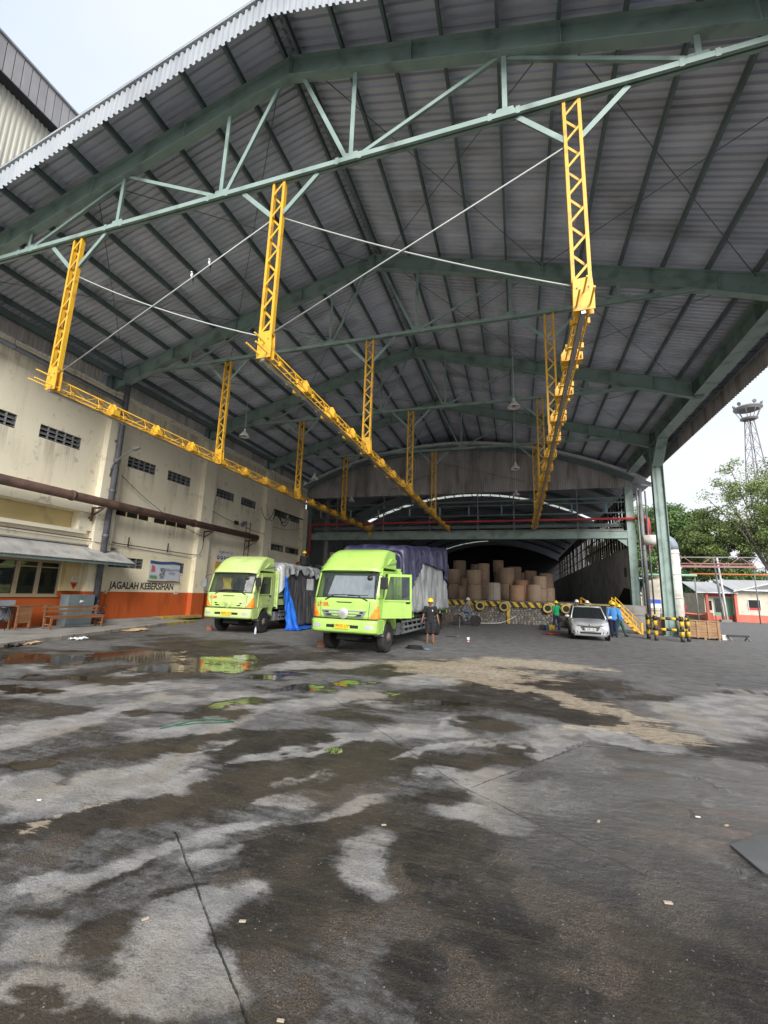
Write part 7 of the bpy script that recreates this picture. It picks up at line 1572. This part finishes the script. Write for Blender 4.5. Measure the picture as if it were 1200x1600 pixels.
t = thing('oil_drum_box', 'small dark tool box beside a yellow jerry can in front of the dock', 'tool box', (1.30,27.0,0)); put('case', MB().box(-.2,.2,-.14,.14,0,.28), BLACKP, t, bevel=.02); put('handle', MB().tube([(-.1,0,.28),(-.08,0,.35),(.08,0,.35),(.1,0,.28)], .012, 6), GREY, t)
t = thing('jerry_can', 'small yellow jerry can in front of the dock near the person in green', 'jerry can', (1.72,26.5,0)); put('can', MB().box(-.15,.15,-.1,.1,0,.30), YEL, t, bevel=.03); put('spout', MB().lathe([(.03,.30),(.03,.35),(.01,.36)], (.08,0,0), 'Z', 8), BLACKP, t)
t = thing('blue_bucket', 'small blue bucket between the tool box and the yellow jerry can', 'bucket', (1.50,26.7,0)); put('bucket', MB().lathe([(.08,0),(.11,.22),(.115,.22),(.10,.215),(.07,.02)], n=14), CLOTH_BL, t); put('handle', MB().tube([(-.11,0,.21),(0,0,.32),(.11,0,.21)], .006, 5), GREY, t)
scrap('red_rag', 'red cloth rag lying on the asphalt left of the silver car', 'rag', (1.45,23.6,0), (.75,.35), RED, .1, 6, .07)
for x, y, lb, rz in ((-2.75,19.2,'pair of pale pliers like tools with black grips on the asphalt behind the man in black', .3),): 
    t = thing('hand_tool', 'small dark hand tool lying on the asphalt right of the man in black', 'tool', (x,y,.02), rz); put('shaft', MB().bar((-.25,0,0),(.2,.05,0),.05,.03), BLACKP, t); put('head', MB().bar((.1,-.03,.02),(.3,.12,.02),.08,.04), SILVER, t)
t = thing('paper_cup', 'small white and red paper cup standing alone on the asphalt', 'cup', (-1.93,17.7,0)); put('cup', MB().lathe([(.035,0),(.06,.16),(.055,.16),(.03,.01)], n=14), WHITEP, t); put('rim_band', MB().lathe([(.045,.03),(.052,.07)], n=14), RED, t)
t = thing('rope_heap', 'heap of dark rope and blue cloth on the ground beside the right truck', 'rope', (-3.25,14.2,0)); 
put('rope_coil', MB().tube([(.32*math.cos(a*.7)*(1-a*.01)+.03*math.sin(a*2.3), .14*math.sin(a*.7), .02+.003*a) for a in range(34)], .015, 5), CLOTH_BK, t); put('blue_cloth', MB().ball((.38,-.02,.03), .12,.07,.04), DENIM, t)
cable('green_strap', [(-4.29,4.69,.012),(-4.22,4.9,.015),(-4.16,5.1,.012),(-4.06,5.2,.02),(-3.98,5.25,.012),(-3.80,5.29,.012),(-3.64,5.27,.02),(-3.8,5.18,.012),(-4.05,5.05,.012),(-4.2,4.85,.012)], 'loop of thin green strapping lying on the wet concrete at left', .006, ROPE_G, 'strap')
t = put('steel_plate', MB().prism([(1.44,4.17,.0),(1.50,3.86,0),(1.60,3.72,0),(1.9,3.55,0),(3.2,3.9,0),(3.1,4.9,0),(1.70,4.40,0)], (0,0,.016)), mat('dull_steel_plate', (.095,.097,.097), .5, .1, (.13,.132,.132), 2, rvar=.15), None, (0,0,.004), fix=True, label='flat dull grey steel plate lying on the wet concrete at the right edge', category='metal plate')
t['name_note'] = 0; del t['name_note']
CHIP = mat('pale_chip_wood', (.42,.36,.27), .8)
for i, (x, y, s, m_, lb, rz) in enumerate(((.80,3.31,.04,PALEWOOD,'pale wood sliver on the dark wet slab, lower right',.2),(1.55,4.52,.035,KRAFT2,'orange brown chip on the wet slab above the steel plate',.7),(-1.03,3.54,.03,PALEWOOD,'tiny pale chip near the large pale patch',.4),(-1.45,2.34,.03,PALEWOOD,'pale wood chip just right of the slab joint, lower left',.3),(-1.94,2.18,.03,PALEWOOD,'pale wood chip on the light patch left of the slab joint',.9),(.57,4.21,.035,PALEWOOD,'small pale chip near the corner of the dark slab',1.2),(-.98,1.93,.025,PALEWOOD,'pale chip close to the bottom picture edge',.2),(-3.77,2.9,.03,WHITEP,'small white pebble at the far left on the pale patch',.2),(1.38,4.6,.03,WHITEP,'thin white sliver left of the orange brown chip',.1))):
    s *= .6; m_ = CHIP if m_ is PALEWOOD else m_; put('wood_chip', MB().box(-s,s,-s*.4,s*.4,0,s*.35), m_, None, (x,y,.004), (0,0,rz), bevel=.001, label=lb, category='wood chip', group='small chips scattered on the near concrete')
# tufts of moss / weed and grit
def tuft(x, y, s, lb):
    g_ = MB()
    for _ in range(90):
        a = rnd.uniform(0,6.28); r_ = rnd.uniform(0,s); px, py = x+r_*math.cos(a), y+r_*math.sin(a); h = rnd.uniform(.01,.035); b_ = rnd.uniform(0,3.14)
        g_.add([(px-.008*math.cos(b_),py-.008*math.sin(b_),0),(px+.008*math.cos(b_),py+.008*math.sin(b_),0),(px+rnd.uniform(-.02,.02),py+rnd.uniform(-.02,.02),h)], [(0,1,2)])
    put('weed_tuft', g_, LEAF_M, None, label=lb, category='weed')
tuft(-2.02,4.84,.10,'small green weed tuft growing in the concrete near the middle')
gt_ = MB()
for _ in range(450):
    d = 1.6+8*rnd.random()**1.8; a = rnd.uniform(-.95,.55); x, y = d*math.sin(a), d*math.cos(a); s = rnd.uniform(.0018,.004)
    gt_.add([(x-s,y-s*.7,0),(x+s,y-s,0),(x+s*.8,y+s,0),(x-s*.7,y+s*.8,0),(x+rnd.uniform(-s,s)*.3,y,s*1.1)], [(0,1,4),(1,2,4),(2,3,4),(3,0,4)], rnd.choice((0,1,1,2)))
put('grit', gt_, [mat('pale_grit', (.22,.20,.17), .9), mat('grey_grit', (.2,.19,.18), .9), mat('brown_grit', (.22,.15,.09), .9)], None, kind='stuff')
# dry bamboo / bark strips lying in the sandy patch
for i, (x, y, rz, l) in enumerate(((-1.45,8.35,.5,.35),(-.2,8.9,-.6,.25),(.6,8.6,.3,.3),(.95,8.0,-.2,.3))):
    pass
